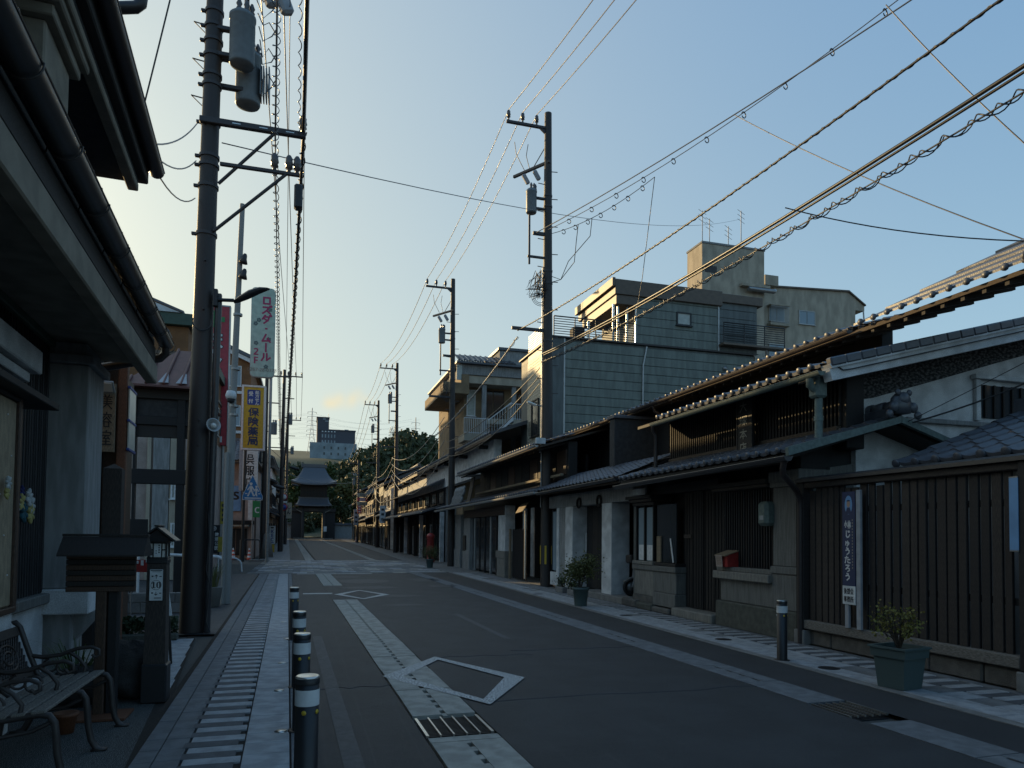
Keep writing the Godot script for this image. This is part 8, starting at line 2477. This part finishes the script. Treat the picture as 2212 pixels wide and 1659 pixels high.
	bx(o, "frame", "grey_paint", Vector3(-3.78, 4.1, z + 0.02), Vector3(-3.61, 7.25, z - 0.22))
	text(o, "lettering", "ink_black", "呉服店", Vector3(-3.42, 6.35, z + 0.006), R, D, 0.52, 0.62, 0.12, Vector2(0, 1.12))
	for px in [-3.5, -2.8]:
		tube(o, "post", "iron_brown", [Vector3(px, 0, z - 0.1), Vector3(px, 4.2, z - 0.1)], 0.05, -1, 8)
	# green sign with pale letter
	z = -44.0
	o = thing("green_sign", "small green sign with a white letter C below the crossing sign", "sign", Vector3(-2.6, 2.5, z))
	bx(o, "panel", "sign_green", Vector3(-2.86, 2.50, z), Vector3(-2.46, 3.46, z - 0.1))
	latin(o, "lettering", "sign_white", "C", Vector3(-2.62, 2.92, z + 0.004), 0.34)
	bx(o, "white_panel", "sign_white", Vector3(-3.12, 2.35, z - 0.02), Vector3(-2.88, 3.5, z - 0.1))
	tube(o, "post", "steel", [Vector3(-2.87, 0, z - 0.05), Vector3(-2.87, 2.5, z - 0.05)], 0.035, -1, 8)
	# black board of the shrine and park
	z = -33.0
	o = thing("shrine_board", "black upright board with round crest and two columns of white characters", "sign", Vector3(-3.68, 0.5, z))
	bx(o, "board", "ink_black", Vector3(-3.92, 0.68, z), Vector3(-3.46, 1.92, z - 0.06))
	text(o, "lettering", "sign_white", "健速神社", Vector3(-3.87, 1.60, z + 0.004), R, D, 0.16, 0.17, 0.13, Vector2(0, 1.15))
	text(o, "lettering", "sign_white", "健速公園", Vector3(-3.66, 1.60, z + 0.004), R, D, 0.16, 0.17, 0.13, Vector2(0, 1.15))
	for q in [[0.10, 0.075], [0.06, 0.045], [0.028, 0.0]]:
		var rg := new_st()
		for k in 20:
			var t0 := TAU * k / 20
			var t1 := TAU * (k + 1) / 20
			var c := Vector3(-3.69, 1.77, z + 0.004)
			quad_out(rg, c + Vector3(cos(t0), sin(t0), 0) * q[0], c + Vector3(cos(t1), sin(t1), 0) * q[0], c + Vector3(cos(t1), sin(t1), 0) * q[1], c + Vector3(cos(t0), sin(t0), 0) * q[1], Vector3(0, 0, 1))
		done(o, "crest", "sign_white", rg)
	for px in [-3.88, -3.5]:
		bx(o, "leg", "ink_black", Vector3(px - 0.03, 0.0, z - 0.01), Vector3(px + 0.03, 0.68, z - 0.05))
	# yellow banners on a thin pole
	o = thing("banner", "faded yellow banners on a thin pole behind the slim grey post", "banner", Vector3(-3.2, 0, -31.5))
	tube(o, "pole", "steel", [Vector3(-3.02, 0, -31.5), Vector3(-2.98, 3.6, -31.5)], 0.025, -1, 8)
	bx(o, "cloth", "dull_yellow", Vector3(-3.30, 1.95, -31.49), Vector3(-3.06, 2.88, -31.51))
	bx(o, "cloth", "dull_yellow", Vector3(-3.36, 0.80, -31.47), Vector3(-3.08, 1.42, -31.49))
	for i in 4:
		bx(o, "print", "ink_black", Vector3(-3.24, 2.66 - 0.2 * i, -31.486), Vector3(-3.12, 2.78 - 0.2 * i, -31.4895))
	bx(o, "white_tail", "sign_white", Vector3(-3.16, 1.45, -31.53), Vector3(-3.08, 1.93, -31.54))
	# white vertical sign farther on
	z = -58.0
	o = thing("company_sign", "small white upright sign with three blue letters on the far left pavement", "sign", Vector3(-2.3, 0.5, z))
	bx(o, "panel", "sign_white", Vector3(-2.52, 0.75, z), Vector3(-2.08, 2.15, z - 0.15))
	var by := 1.72
	for ch in ["K", "E", "C"]:
		latin(o, "lettering", "sign_blue", ch, Vector3(-2.30, by, z + 0.004), 0.26)
		by -= 0.32
	bx(o, "print_bar", "sign_blue", Vector3(-2.40, 0.84, z + 0.003), Vector3(-2.18, 0.90, z))
	bx(o, "print_bar", "ink_black", Vector3(-2.42, 1.96, z + 0.003), Vector3(-2.20, 2.06, z))
	bx(o, "foot", "yellow_paint", Vector3(-2.48, gh(z), z - 0.02), Vector3(-2.12, 0.72, z - 0.12))
	# round no parking signs
	z = -62.0
	o = thing("round_signs", "two round traffic signs one above the other at the far left kerb", "sign", Vector3(-1.6, 0, z))
	tube(o, "post", "steel", [Vector3(-1.6, gh(z), z), Vector3(-1.6, 5.0, z)], 0.035, -1, 8)
	for q in [[4.6, "sign_white"], [3.75, "sign_blue"]]:
		lathe(o, "disc", "sign_red", [Vector2(0, 0), Vector2(0.30, 0), Vector2(0.30, 0.015), Vector2(0, 0.016)], Vector3(-1.6, q[0], z + 0.05), 20, rot(90, 0, 0))
		lathe(o, "disc_face", q[1], [Vector2(0, 0.02), Vector2(0.22, 0.02), Vector2(0.22, 0.022), Vector2(0, 0.024)], Vector3(-1.6, q[0], z + 0.05), 20, rot(90, 0, 0))
	bx(o, "supplement_plate", "sign_white", Vector3(-1.86, 4.10, z + 0.05), Vector3(-1.34, 4.26, z + 0.07))
	o = thing("shop_sign", "narrow cream projecting sign with black characters on the far left row", "sign", Vector3(-1.3, 3.0, -66.0))
	bx(o, "panel", "wall_cream", Vector3(-1.50, 2.9, -66.0), Vector3(-1.02, 4.3, -66.15))
	text(o, "lettering", "ink_black", "しん", Vector3(-1.45, 4.1, -65.99), R, D, 0.36, 0.40, 0.14, Vector2(0, 1.1))
	tube(o, "bracket", "iron_black", [Vector3(-2.9, 4.0, -66.08), Vector3(-1.5, 4.0, -66.08)], 0.025, -1, 6)
	# fallen red flag cloth by the yard
	o = thing("red_cloth", "red and white cloth sheet standing behind the roofed signboard", "banner", Vector3(-2.75, 0.8, -14.0))
	bx(o, "cloth", "red_paint", Vector3(-2.92, 0.88, -14.0), Vector3(-2.62, 1.10, -14.02))
	for q in [[-2.84, 1.03, 0.05], [-2.76, 1.0, 0.09], [-2.68, 1.05, 0.06]]:
		bx(o, "print", "sign_white", Vector3(q[0], q[1], -13.996), Vector3(q[0] + 0.045, q[1] + q[2], -13.999))
	for px in [-2.9, -2.64]:
		tube(o, "stake", "steel", [Vector3(px, 0, -14.01), Vector3(px, 1.1, -14.01)], 0.012, -1, 6)

# ---------------------------------------------------------------- things on the pavements
func cone(b: Vector3, label: String) -> void:
	var o := thing("traffic_cone", label, "traffic cone", b, 0.0, "red and white cones")
	box(o, "base", "black_paint", b + Vector3(0, 0.02, 0), Vector3(0.38, 0.04, 0.38))
	for i in 6:
		var r0 := lerpf(0.14, 0.03, i / 6.0)
		var r1 := lerpf(0.14, 0.03, (i + 1) / 6.0)
		lathe(o, "stripe", "sign_white" if i % 2 == 1 else "orange_cone", [Vector2(r0, 0.04 + 0.11 * i), Vector2(r1, 0.04 + 0.11 * (i + 1)), Vector2(0, 0.04 + 0.11 * (i + 1))], b, 16)

func shrub(o: Node3D, c: Vector3, r: float, h: float, n: int, size: float, m: String, sd: int, gap := 0.5) -> void:
	var rr := RandomNumberGenerator.new()
	rr.seed = sd
	var st := new_st(true)
	var lobes := []
	for i in 15:
		var a := rr.randf() * TAU
		var e := c + Vector3(cos(a) * r * rr.randf_range(0.15, 0.85), h * rr.randf_range(0.35, 0.95), sin(a) * r * rr.randf_range(0.15, 0.85))
		lobes.append(e - c)
		add_tube(st, [c, c.lerp(e, 0.4) + Vector3(0, h * 0.12, 0), e], 0.010, 0.003, 5)
		for k in 3:
			var e2 := e + Vector3(rr.randf_range(-1, 1), rr.randf_range(-0.3, 1), rr.randf_range(-1, 1)) * r * 0.35
			add_tube(st, [c.lerp(e, 0.7), e2], 0.004, 0.002, 4)
	done(o, "branches", "bark", st)
	var mesh := leaves(n, size, func(q: RandomNumberGenerator) -> Vector3:
		var p: Vector3 = lobes[q.randi() % lobes.size()]
		return p + Vector3(q.randfn(), q.randfn() * 0.8, q.randfn()) * r * 0.16 * gap * 2.0, sd)
	mi(o, "foliage", mesh, m, c)

func right_street_things() -> void:
	# square planter
	var c := Vector3(6.20, 0, -6.22)
	var o := thing("square_planter", "large square grey green planter with sparse yellowish shrub by the fence", "planter", c)
	var st := new_st()
	var prof := [[0.135, 0.0], [0.15, 0.012], [0.178, 0.335], [0.198, 0.34], [0.205, 0.43], [0.222, 0.435], [0.222, 0.455]]
	var Y := Basis(Vector3.UP, 0.18)
	for i in prof.size() - 1:
		var p: Array = prof[i]
		var q: Array = prof[i + 1]
		for k in [[-1, 1, 1, 1], [1, 1, 1, -1], [1, -1, -1, -1], [-1, -1, -1, 1]]:
			quad_out(st, c + Y * Vector3(k[0] * p[0], p[1], k[1] * p[0]), c + Y * Vector3(k[2] * p[0], p[1], k[3] * p[0]), c + Y * Vector3(k[2] * q[0], q[1], k[3] * q[0]), c + Y * Vector3(k[0] * q[0], q[1], k[1] * q[0]), Y * Vector3(k[0] + k[2], -0.1, k[1] + k[3]))
	for k in [[-1, 1, 1, 1], [1, 1, 1, -1], [1, -1, -1, -1], [-1, -1, -1, 1]]:
		quad_out(st, c + Y * Vector3(k[0] * 0.222, 0.455, k[1] * 0.222), c + Y * Vector3(k[2] * 0.222, 0.455, k[3] * 0.222), c + Y * Vector3(k[2] * 0.19, 0.455, k[3] * 0.19), c + Y * Vector3(k[0] * 0.19, 0.455, k[1] * 0.19), Vector3.UP)
		quad_out(st, c + Y * Vector3(k[0] * 0.19, 0.455, k[1] * 0.19), c + Y * Vector3(k[2] * 0.19, 0.455, k[3] * 0.19), c + Y * Vector3(k[2] * 0.18, 0.36, k[3] * 0.18), c + Y * Vector3(k[0] * 0.18, 0.36, k[1] * 0.18), -(Y * Vector3(k[0] + k[2], 0, k[1] + k[3])))
	done(o, "pot", "pot_green", st)
	box(o, "soil", "soil", c + Vector3(0, 0.39, 0), Vector3(0.36, 0.03, 0.36), Y)
	shrub(o, c + Vector3(0, 0.40, 0), 0.30, 0.46, 620, 0.030, "leaf_yellow", 41, 0.55)
	# round planters
	for q in [[Vector3(6.12, 0, -15.2), "leaf_olive", 0.36, 0.72, 2400, "round dark planter with bushy olive shrub before the white pillars", 42, 1.0], [Vector3(5.86, 0, -33.9), "leaf_olive", 0.36, 0.60, 1200, "far round planter with shrub at the crossing on the right", 43, 1.2]]:
		c = q[0]
		o = thing("round_planter", q[5], "planter", c)
		lathe(o, "pot", "pot_green", [Vector2(0, 0), Vector2(0.135, 0.0), Vector2(0.14, 0.02), Vector2(0.175, 0.37), Vector2(0.195, 0.375), Vector2(0.20, 0.43), Vector2(0.18, 0.435), Vector2(0.17, 0.36), Vector2(0, 0.36)], c, 28)
		lathe(o, "soil", "soil", [Vector2(0.17, 0.37), Vector2(0.1, 0.385), Vector2(0, 0.39)], c, 20)
		shrub(o, c + Vector3(0, 0.37, 0), q[2], q[3], q[4], 0.045, q[1], q[6], q[7])
	# support sign against the fence
	var X := 7.24
	o = thing("support_sign", "narrow navy sign board with oval portrait and white characters against the fence", "sign", Vector3(X, 0.37, -8.1))
	var L := Vector3(0, 0, 1)     # to the right when looking at the fence
	bx(o, "leg", "grey_paint", Vector3(X, 0.372, -8.20), Vector3(X + 0.04, 0.72, -8.13))
	bx(o, "leg", "grey_paint", Vector3(X, 0.372, -7.985), Vector3(X + 0.04, 2.27, -7.905))
	bx(o, "panel", "sign_navy", Vector3(X - 0.012, 0.955, -8.225), Vector3(X, 2.255, -7.99))
	bx(o, "white_panel", "sign_white", Vector3(X - 0.014, 0.70, -8.225), Vector3(X, 0.953, -7.99))
	text(o, "lettering", "sign_white", "小", Vector3(X - 0.0135, 1.86, -8.185), L, Vector3.DOWN, 0.055, 0.11, 0.20)
	text(o, "lettering", "sign_white", "林", Vector3(X - 0.0135, 1.86, -8.125), L, Vector3.DOWN, 0.062, 0.12, 0.18)
	text(o, "lettering", "sign_white", "じゅうたろう", Vector3(X - 0.0135, 1.72, -8.18), L, Vector3.DOWN, 0.11, 0.105, 0.17, Vector2(0, 1.12))
	text(o, "lettering", "ink_black", "後援会", Vector3(X - 0.0155, 0.925, -8.20), L, Vector3.DOWN, 0.058, 0.085, 0.15, Vector2(1.08, 0))
	text(o, "lettering", "ink_black", "事務所", Vector3(X - 0.0155, 0.815, -8.20), L, Vector3.DOWN, 0.058, 0.085, 0.15, Vector2(1.08, 0))
	var sm := new_st()
	for i in 17:
		add_box(sm, Vector3(X - 0.0135, 1.86 - 0.041 * i, -8.035), Vector3(0.001, 0.024, 0.018))
	done(o, "small_print", "ink_pale", sm)
	var ov := new_st()
	for k in 24:
		var t0 := TAU * k / 24
		var t1 := TAU * (k + 1) / 24
		tri_out(ov, Vector3(X - 0.0135, 2.07, -8.105), Vector3(X - 0.0135, 2.07 + sin(t0) * 0.13, -8.105 + cos(t0) * 0.07), Vector3(X - 0.0135, 2.07 + sin(t1) * 0.13, -8.105 + cos(t1) * 0.07), Vector3(-1, 0, 0))
	done(o, "portrait_oval", "sign_sky", ov)
	var fc := new_st()
	for k in 16:
		var t0 := TAU * k / 16
		var t1 := TAU * (k + 1) / 16
		tri_out(fc, Vector3(X - 0.0150, 2.085, -8.105), Vector3(X - 0.0150, 2.085 + sin(t0) * 0.048, -8.105 + cos(t0) * 0.032), Vector3(X - 0.0150, 2.085 + sin(t1) * 0.048, -8.105 + cos(t1) * 0.032), Vector3(-1, 0, 0))
	done(o, "portrait_face", "skin_print", fc)
	var hs := new_st()
	quad_out(hs, Vector3(X - 0.0142, 2.035, -8.130), Vector3(X - 0.0142, 2.035, -8.080), Vector3(X - 0.0142, 1.945, -8.045), Vector3(X - 0.0142, 1.945, -8.165), Vector3(-1, 0, 0))
	quad_out(hs, Vector3(X - 0.0155, 2.12, -8.140), Vector3(X - 0.0155, 2.12, -8.070), Vector3(X - 0.0155, 2.14, -8.085), Vector3(X - 0.0155, 2.14, -8.125), Vector3(-1, 0, 0))
	done(o, "portrait_suit", "sign_navy", hs)
	# red pillar box
	c = Vector3(7.05, 0, -40.6)
	o = thing("pillar_box", "round red cast iron pillar box far down the right pavement", "pillar box", c)
	lathe(o, "body", "red_paint", [Vector2(0.0, 0), Vector2(0.24, 0.0), Vector2(0.24, 0.18), Vector2(0.20, 0.22), Vector2(0.20, 1.42), Vector2(0.235, 1.45), Vector2(0.235, 1.52), Vector2(0.20, 1.60), Vector2(0.10, 1.68), Vector2(0, 1.70)], c, 28)
	bx(o, "slot", "ink_black", c + Vector3(-0.215, 1.28, 0.09), c + Vector3(-0.19, 1.33, -0.09))
	bx(o, "slot_hood", "red_paint", c + Vector3(-0.26, 1.335, 0.11), c + Vector3(-0.18, 1.36, -0.11))
	bx(o, "door", "red_paint", c + Vector3(-0.212, 0.4, 0.10), c + Vector3(-0.19, 1.0, -0.10))
	car()
	scooter()

func car() -> void:
	# black hatchback backed into the passage, its nose to the street
	var b := Vector3(8.2, 0, -38.6)
	var o := thing("parked_car", "black car parked in the passage past the gated shop, nose out", "car", b + Vector3(2.0, 0, 0))
	var st := new_st(true)
	# sections along x: half width, bottom, waist, top half width, top
	var S := [[0.0, 0.70, 0.28, 0.52, 0.60, 0.58], [0.12, 0.80, 0.20, 0.62, 0.70, 0.72], [0.9, 0.84, 0.20, 0.80, 0.74, 0.90], [1.35, 0.84, 0.20, 0.86, 0.70, 0.98], [2.0, 0.84, 0.20, 0.88, 0.58, 1.42], [3.2, 0.84, 0.20, 0.90, 0.60, 1.48], [3.9, 0.83, 0.22, 0.92, 0.60, 1.35], [4.1, 0.78, 0.30, 0.90, 0.64, 0.98]]
	var ring := func(s: Array) -> Array:
		return [Vector3(s[0], s[2], -s[1] * 0.92), Vector3(s[0], s[2] + 0.2, -s[1]), Vector3(s[0], s[3], -s[1] * 0.98), Vector3(s[0], s[5], -s[4]), Vector3(s[0], s[5] + 0.02, 0), Vector3(s[0], s[5], s[4]), Vector3(s[0], s[3], s[1] * 0.98), Vector3(s[0], s[2] + 0.2, s[1]), Vector3(s[0], s[2], s[1] * 0.92)]
	for i in S.size() - 1:
		var p: Array = ring.call(S[i])
		var q: Array = ring.call(S[i + 1])
		for k in 8:
			var mid: Vector3 = (p[k] + p[k + 1] + q[k] + q[k + 1]) / 4.0 - Vector3((S[i][0] + S[i + 1][0]) / 2.0, 0.6, 0)
			quad_out(st, b + p[k], b + p[k + 1], b + q[k + 1], b + q[k], mid)
	st.set_smooth_group(-1)
	for e in [[S[0], Vector3(-1, 0, 0)], [S[S.size() - 1], Vector3(1, 0, 0)]]:
		var p: Array = ring.call(e[0])
		for k in range(1, 8):
			tri_out(st, b + p[0], b + p[k], b + p[k + 1], e[1])
	done(o, "body", "car_black", st)
	var wsd := new_st()
	quad_out(wsd, b + Vector3(1.36, 1.0, -0.64), b + Vector3(1.36, 1.0, 0.64), b + Vector3(1.95, 1.42, 0.54), b + Vector3(1.95, 1.42, -0.54), Vector3(-1, 1, 0))
	var wn := done(o, "windscreen", "car_glass", wsd)
	wn.position += Vector3(-0.015, 0.02, 0)
	for s in [-1.0, 1.0]:
		var sw := new_st()
		quad_out(sw, b + Vector3(1.6, 0.93, 0.845 * s), b + Vector3(3.7, 0.97, 0.845 * s), b + Vector3(3.4, 1.40, 0.66 * s), b + Vector3(2.1, 1.38, 0.66 * s), Vector3(0, 0, s))
		done(o, "side_window", "car_glass", sw)
		box(o, "headlight", "lamp_glass", b + Vector3(0.10, 0.66, 0.60 * s), Vector3(0.22, 0.13, 0.30), rot(0, 24 * s, 20), 0.04)
		box(o, "mirror", "car_black", b + Vector3(1.55, 0.98, 0.93 * s), Vector3(0.12, 0.12, 0.18), Basis(), 0.04)
		for wx in [0.75, 3.3]:
			var w := lathe(o, "wheel", "tyre", [Vector2(0.0, -0.10), Vector2(0.28, -0.10), Vector2(0.31, -0.06), Vector2(0.31, 0.06), Vector2(0.28, 0.10), Vector2(0.0, 0.10)], b + Vector3(wx, 0.31, 0.76 * s), 24, rot(90, 0, 0))
			var rm := lathe(w, "rim", "aluminium", [Vector2(0.0, -0.105), Vector2(0.19, -0.105), Vector2(0.20, 0.105), Vector2(0.0, 0.105)], Vector3.ZERO, 16)
			rm.transform = Transform3D()
	bx(o, "number_plate", "white_paint", b + Vector3(-0.02, 0.36, 0.17), b + Vector3(-0.002, 0.52, -0.17))
	bx(o, "grille", "ink_black", b + Vector3(-0.012, 0.55, 0.4), b + Vector3(0.0, 0.60, -0.4))

func scooter() -> void:
	var b := Vector3(7.75, 0.16, -15.75)
	var o := thing("scooter", "small silver and black scooter parked beside the white pillar", "scooter", b)
	for wx in [-0.1, 1.0]:
		var w := lathe(o, "wheel", "tyre", [Vector2(0.14, -0.05), Vector2(0.20, -0.05), Vector2(0.22, 0.0), Vector2(0.20, 0.05), Vector2(0.14, 0.05), Vector2(0.14, -0.05)], b + Vector3(wx, 0.22, 0), 20, rot(90, 0, 0))
		var rm := lathe(w, "rim", "steel", [Vector2(0.0, -0.03), Vector2(0.14, -0.03), Vector2(0.14, 0.03), Vector2(0.0, 0.03)], Vector3.ZERO, 14)
		rm.transform = Transform3D()
	tube(o, "fork", "steel", [b + Vector3(-0.1, 0.22, 0.07), b + Vector3(0.0, 0.55, 0.05), b + Vector3(0.08, 0.82, 0.0)], 0.022, -1, 8)
	slab(o, "leg_shield", "steel", [Vector2(-0.02, 0.30), Vector2(0.10, 0.28), Vector2(0.17, 0.75), Vector2(0.05, 0.80)], 0.34, b)
	slab(o, "floor_board", "black_paint", [Vector2(0.08, 0.24), Vector2(0.55, 0.24), Vector2(0.55, 0.30), Vector2(0.08, 0.30)], 0.30, b)
	slab(o, "body", "steel", [Vector2(0.50, 0.26), Vector2(1.15, 0.34), Vector2(1.22, 0.62), Vector2(0.55, 0.60)], 0.30, b)
	slab(o, "seat", "black_paint", [Vector2(0.48, 0.60), Vector2(1.15, 0.62), Vector2(1.10, 0.70), Vector2(0.52, 0.68)], 0.26, b)
	tube(o, "handlebar", "black_paint", [b + Vector3(0.14, 0.86, 0.30), b + Vector3(0.06, 0.88, 0.0), b + Vector3(0.14, 0.86, -0.30)], 0.018, -1, 8)
	lathe(o, "headlamp", "lamp_glass", [Vector2(0.0, -0.05), Vector2(0.06, -0.04), Vector2(0.075, 0.03), Vector2(0.0, 0.05)], b + Vector3(0.0, 0.72, 0), 14, rot(0, 0, 80))
	slab(o, "front_mudguard", "steel", [Vector2(-0.30, 0.36), Vector2(-0.1, 0.46), Vector2(0.10, 0.40), Vector2(0.08, 0.35), Vector2(-0.1, 0.42), Vector2(-0.28, 0.33)], 0.12, b)
	box(o, "basket", "iron_brown", b + Vector3(-0.08, 0.90, 0), Vector3(0.22, 0.20, 0.28), Basis(), 0.03)

func small_things() -> void:
	# white hand rails in the side street
	for q in [[[Vector3(-4.6, 0.78, -31.0), Vector3(-2.95, 0.60, -31.0), Vector3(-2.6, 0.54, -31.0), Vector3(-2.45, 0.44, -31.0), Vector3(-2.40, 0.30, -31.0), Vector3(-2.38, 0.0, -31.0)], "white pipe hand rail bending to the ground in the side street"], [[Vector3(-4.2, 1.12, -18.2), Vector3(-1.95, 1.02, -18.2), Vector3(-1.75, 0.94, -18.2), Vector3(-1.70, 0.8, -18.2), Vector3(-1.70, 0.0, -18.2)], "white pipe hand rail behind the thick pole by the yard"]]:
		var o := thing("hand_rail", q[1], "railing", q[0][0] * Vector3(1, 0, 1))
		tube(o, "rail", "white_paint", q[0], 0.035, -1, 10)
		for k in 2:
			var p: Vector3 = q[0][0].lerp(q[0][1], 0.25 + 0.55 * k)
			tube(o, "post", "white_paint", [p, p * Vector3(1, 0, 1)], 0.03, -1, 8)
	cone(Vector3(-3.9, 0, -44.4), "red and white traffic cone left of the yellow sign's post")
	cone(Vector3(-3.0, 0, -44.2), "red and white traffic cone right of the yellow sign's post")
	cone(Vector3(7.0, gh(-100.0), -100.0), "tiny red cone at the far end of the right pavement")
	var o := thing("iron_barrier", "low black iron barrier frame in front of the pink shop", "barrier", Vector3(-2.6, 0, -43.0))
	tube(o, "frame", "iron_black", [Vector3(-3.2, 1.2, -43.0), Vector3(-2.45, 1.2, -43.0), Vector3(-2.38, 1.15, -43.0), Vector3(-2.36, 1.05, -43.0), Vector3(-2.36, 0.0, -43.0)], 0.04, -1, 8)
	bx(o, "foot", "concrete", Vector3(-2.9, 0.0, -42.7), Vector3(-2.1, 0.08, -43.3))
	o = thing("guy_guard", "white cone shaped concrete guard at the foot of the far left pole", "guard", Vector3(-2.2, 0, -48.8))
	lathe(o, "cone", "concrete", [Vector2(0, 0), Vector2(0.42, 0.0), Vector2(0.20, 1.5), Vector2(0.0, 1.6)], Vector3(-2.25, gh(-48.8), -48.8), 16)
	# potted grass beside the slim post
	o = grass(Vector3(-1.85, 0.42, -16.6), 0.55, 60, "grassy plant in a grey tub at the foot of the slim post", 9, "leaf_olive")
	lathe(o, "tub", "concrete", [Vector2(0, 0), Vector2(0.14, 0.0), Vector2(0.19, 0.40), Vector2(0.21, 0.42), Vector2(0.16, 0.42), Vector2(0, 0.40)], Vector3(-1.85, 0.0, -16.6), 18)
	# low walls of the yard
	o = thing("yard_wall", "low grey block wall behind the hand rail in the yard", "wall", Vector3(-3.0, 0, -15.5))
	for i in 5:
		for j in 2:
			bx(o, "block", "concrete", Vector3(-4.3 + 0.42 * i + 0.2 * j, 0.20 * j, -15.5), Vector3(-3.89 + 0.42 * i + 0.2 * j, 0.20 * j + 0.192, -15.62), 0.01)
	o = thing("lath", "pale wooden lath leaning behind the roofed signboard", "lath", Vector3(-1.72, 0, -9.3))
	box(o, "board", "white_paint", Vector3(-1.55, 0.80, -9.4), Vector3(0.05, 0.42, 0.02), rot(0, 0, 8))
	box(o, "stand", "wood_dark", Vector3(-1.52, 0.32, -9.42), Vector3(0.03, 0.62, 0.03), rot(0, 0, 4))
	# dark plants along the right walls
	for q in [[Vector3(7.0, 0, -18.9), 0.16, 0.30, "low dark plant in a trough at the white pillar foot", 51], [Vector3(6.95, 0, -17.9), 0.14, 0.22, "small dark plant on the shop step edge", 52]]:
		o = thing("potted_plant", q[3], "plant", q[0])
		box(o, "trough", "concrete", q[0] + Vector3(0.05, 0.08, 0), Vector3(0.20, 0.16, 0.5), Basis(), 0.02)
		shrub(o, q[0] + Vector3(0.05, 0.15, 0), q[1], q[2], 500, 0.035, "leaf_dark", q[4], 1.2)
	# shop signs far down the right side
	var far := [[Vector3(6.55, 3.3, -62.0), Vector3(0.5, 1.5, 0.12), "sign_white", "white projecting sign on the far right under the eaves"], [Vector3(6.5, 5.6, -84.0), Vector3(1.2, 0.42, 0.15), "sign_red", "red band sign in the stacked signs far right"], [Vector3(6.5, 6.1, -84.0), Vector3(1.2, 0.42, 0.15), "wall_cream", "topmost cream band of the stacked signs far right"], [Vector3(6.5, 5.1, -84.0), Vector3(1.2, 0.42, 0.15), "wall_cream", "lower cream band of the stacked signs far right"], [Vector3(6.4, 3.7, -92.0), Vector3(0.6, 2.0, 0.12), "grey_paint", "pale upright sign far right near the temple gate"], [Vector3(6.7, 3.4, -71.0), Vector3(0.12, 1.2, 0.7), "wood_pale", "wooden hanging sign on the far right row"], [Vector3(6.5, 4.6, -88.0), Vector3(0.5, 1.1, 0.12), "sign_red", "small dark red sign on the far right row"]]
	for q in far:
		o = thing("shop_sign", q[3], "sign", q[0])
		var pnl := box(o, "panel", q[2], q[0], q[1])
		var pr := new_st()
		for k in 3:
			add_box(pr, q[0] + Vector3(0 if q[1].x > 0.2 else -0.061, (k - 1) * q[1].y * 0.28, q[1].z / 2.0 + 0.001 if q[1].x > 0.2 else 0.0), Vector3(q[1].x * 0.5, q[1].y * 0.13, 0.002) if q[1].x > 0.2 else Vector3(0.002, q[1].y * 0.13, q[1].z * 0.5))
		done(pnl, "print", "ink_black" if q[2] != "sign_red" else "sign_white", pr)
		tube(o, "bracket", "iron_black", [q[0] + Vector3(q[1].x * 0.3, q[1].y * 0.3, -0.02), Vector3(7.8, q[0].y + q[1].y * 0.3, q[0].z - 0.02)], 0.02, -1, 5)
	# parapet sign frame that flashes in the sun on the siding building
	o = thing("roof_panel", "white rectangular panel on a frame catching the sun above the store roof", "panel", Vector3(17.3, 8.0, -23.0))
	bx(o, "panel", "glass_milky", Vector3(16.9, 7.55, -23.2), Vector3(16.94, 8.75, -23.9))
	for zz in [-23.18, -23.92]:
		bx(o, "frame", "metal_brown", Vector3(16.88, 7.5, zz), Vector3(16.96, 8.8, zz - 0.04))
	tube(o, "stay", "metal_brown", [Vector3(16.95, 8.7, -23.5), Vector3(18.2, 7.4, -23.5)], 0.04, -1, 6)
	tube(o, "mast", "metal_brown", [Vector3(16.92, 5.5, -23.5), Vector3(16.92, 7.6, -23.5)], 0.05, -1, 6)
	# corrugated shed roofs between the siding building and the great roof
	o = thing("shed_roof", "slanting corrugated shed roofs above the store's long eave", "roof", Vector3(18.5, 6.0, -22.5))
	for k in 3:
		var rs := new_st(true)
		for i in 16:
			var x0 := 17.6 + 0.16 * i
			quad_out(rs, Vector3(x0, 8.55 - 0.5 * k - 0.13 * i + 0.02 * (i % 2), -22.2 - 0.6 * k), Vector3(x0 + 0.16, 8.42 - 0.5 * k - 0.13 * i + 0.02 * ((i + 1) % 2), -22.2 - 0.6 * k), Vector3(x0 + 0.16, 8.42 - 0.5 * k - 0.13 * i + 0.02 * ((i + 1) % 2), -23.4 - 0.6 * k), Vector3(x0, 8.55 - 0.5 * k - 0.13 * i + 0.02 * (i % 2), -23.4 - 0.6 * k), Vector3.UP)
		done(o, "sheet", ["grey_paint", "steel", "metal_brown"][k], rs)
	for q in [Vector3(18.0, 0, -22.6), Vector3(19.8, 0, -23.2)]:
		tube(o, "post", "wood_dark", [q, q + Vector3(0, 8.2 if q.x < 19.0 else 6.5, 0)], 0.06, -1, 6)
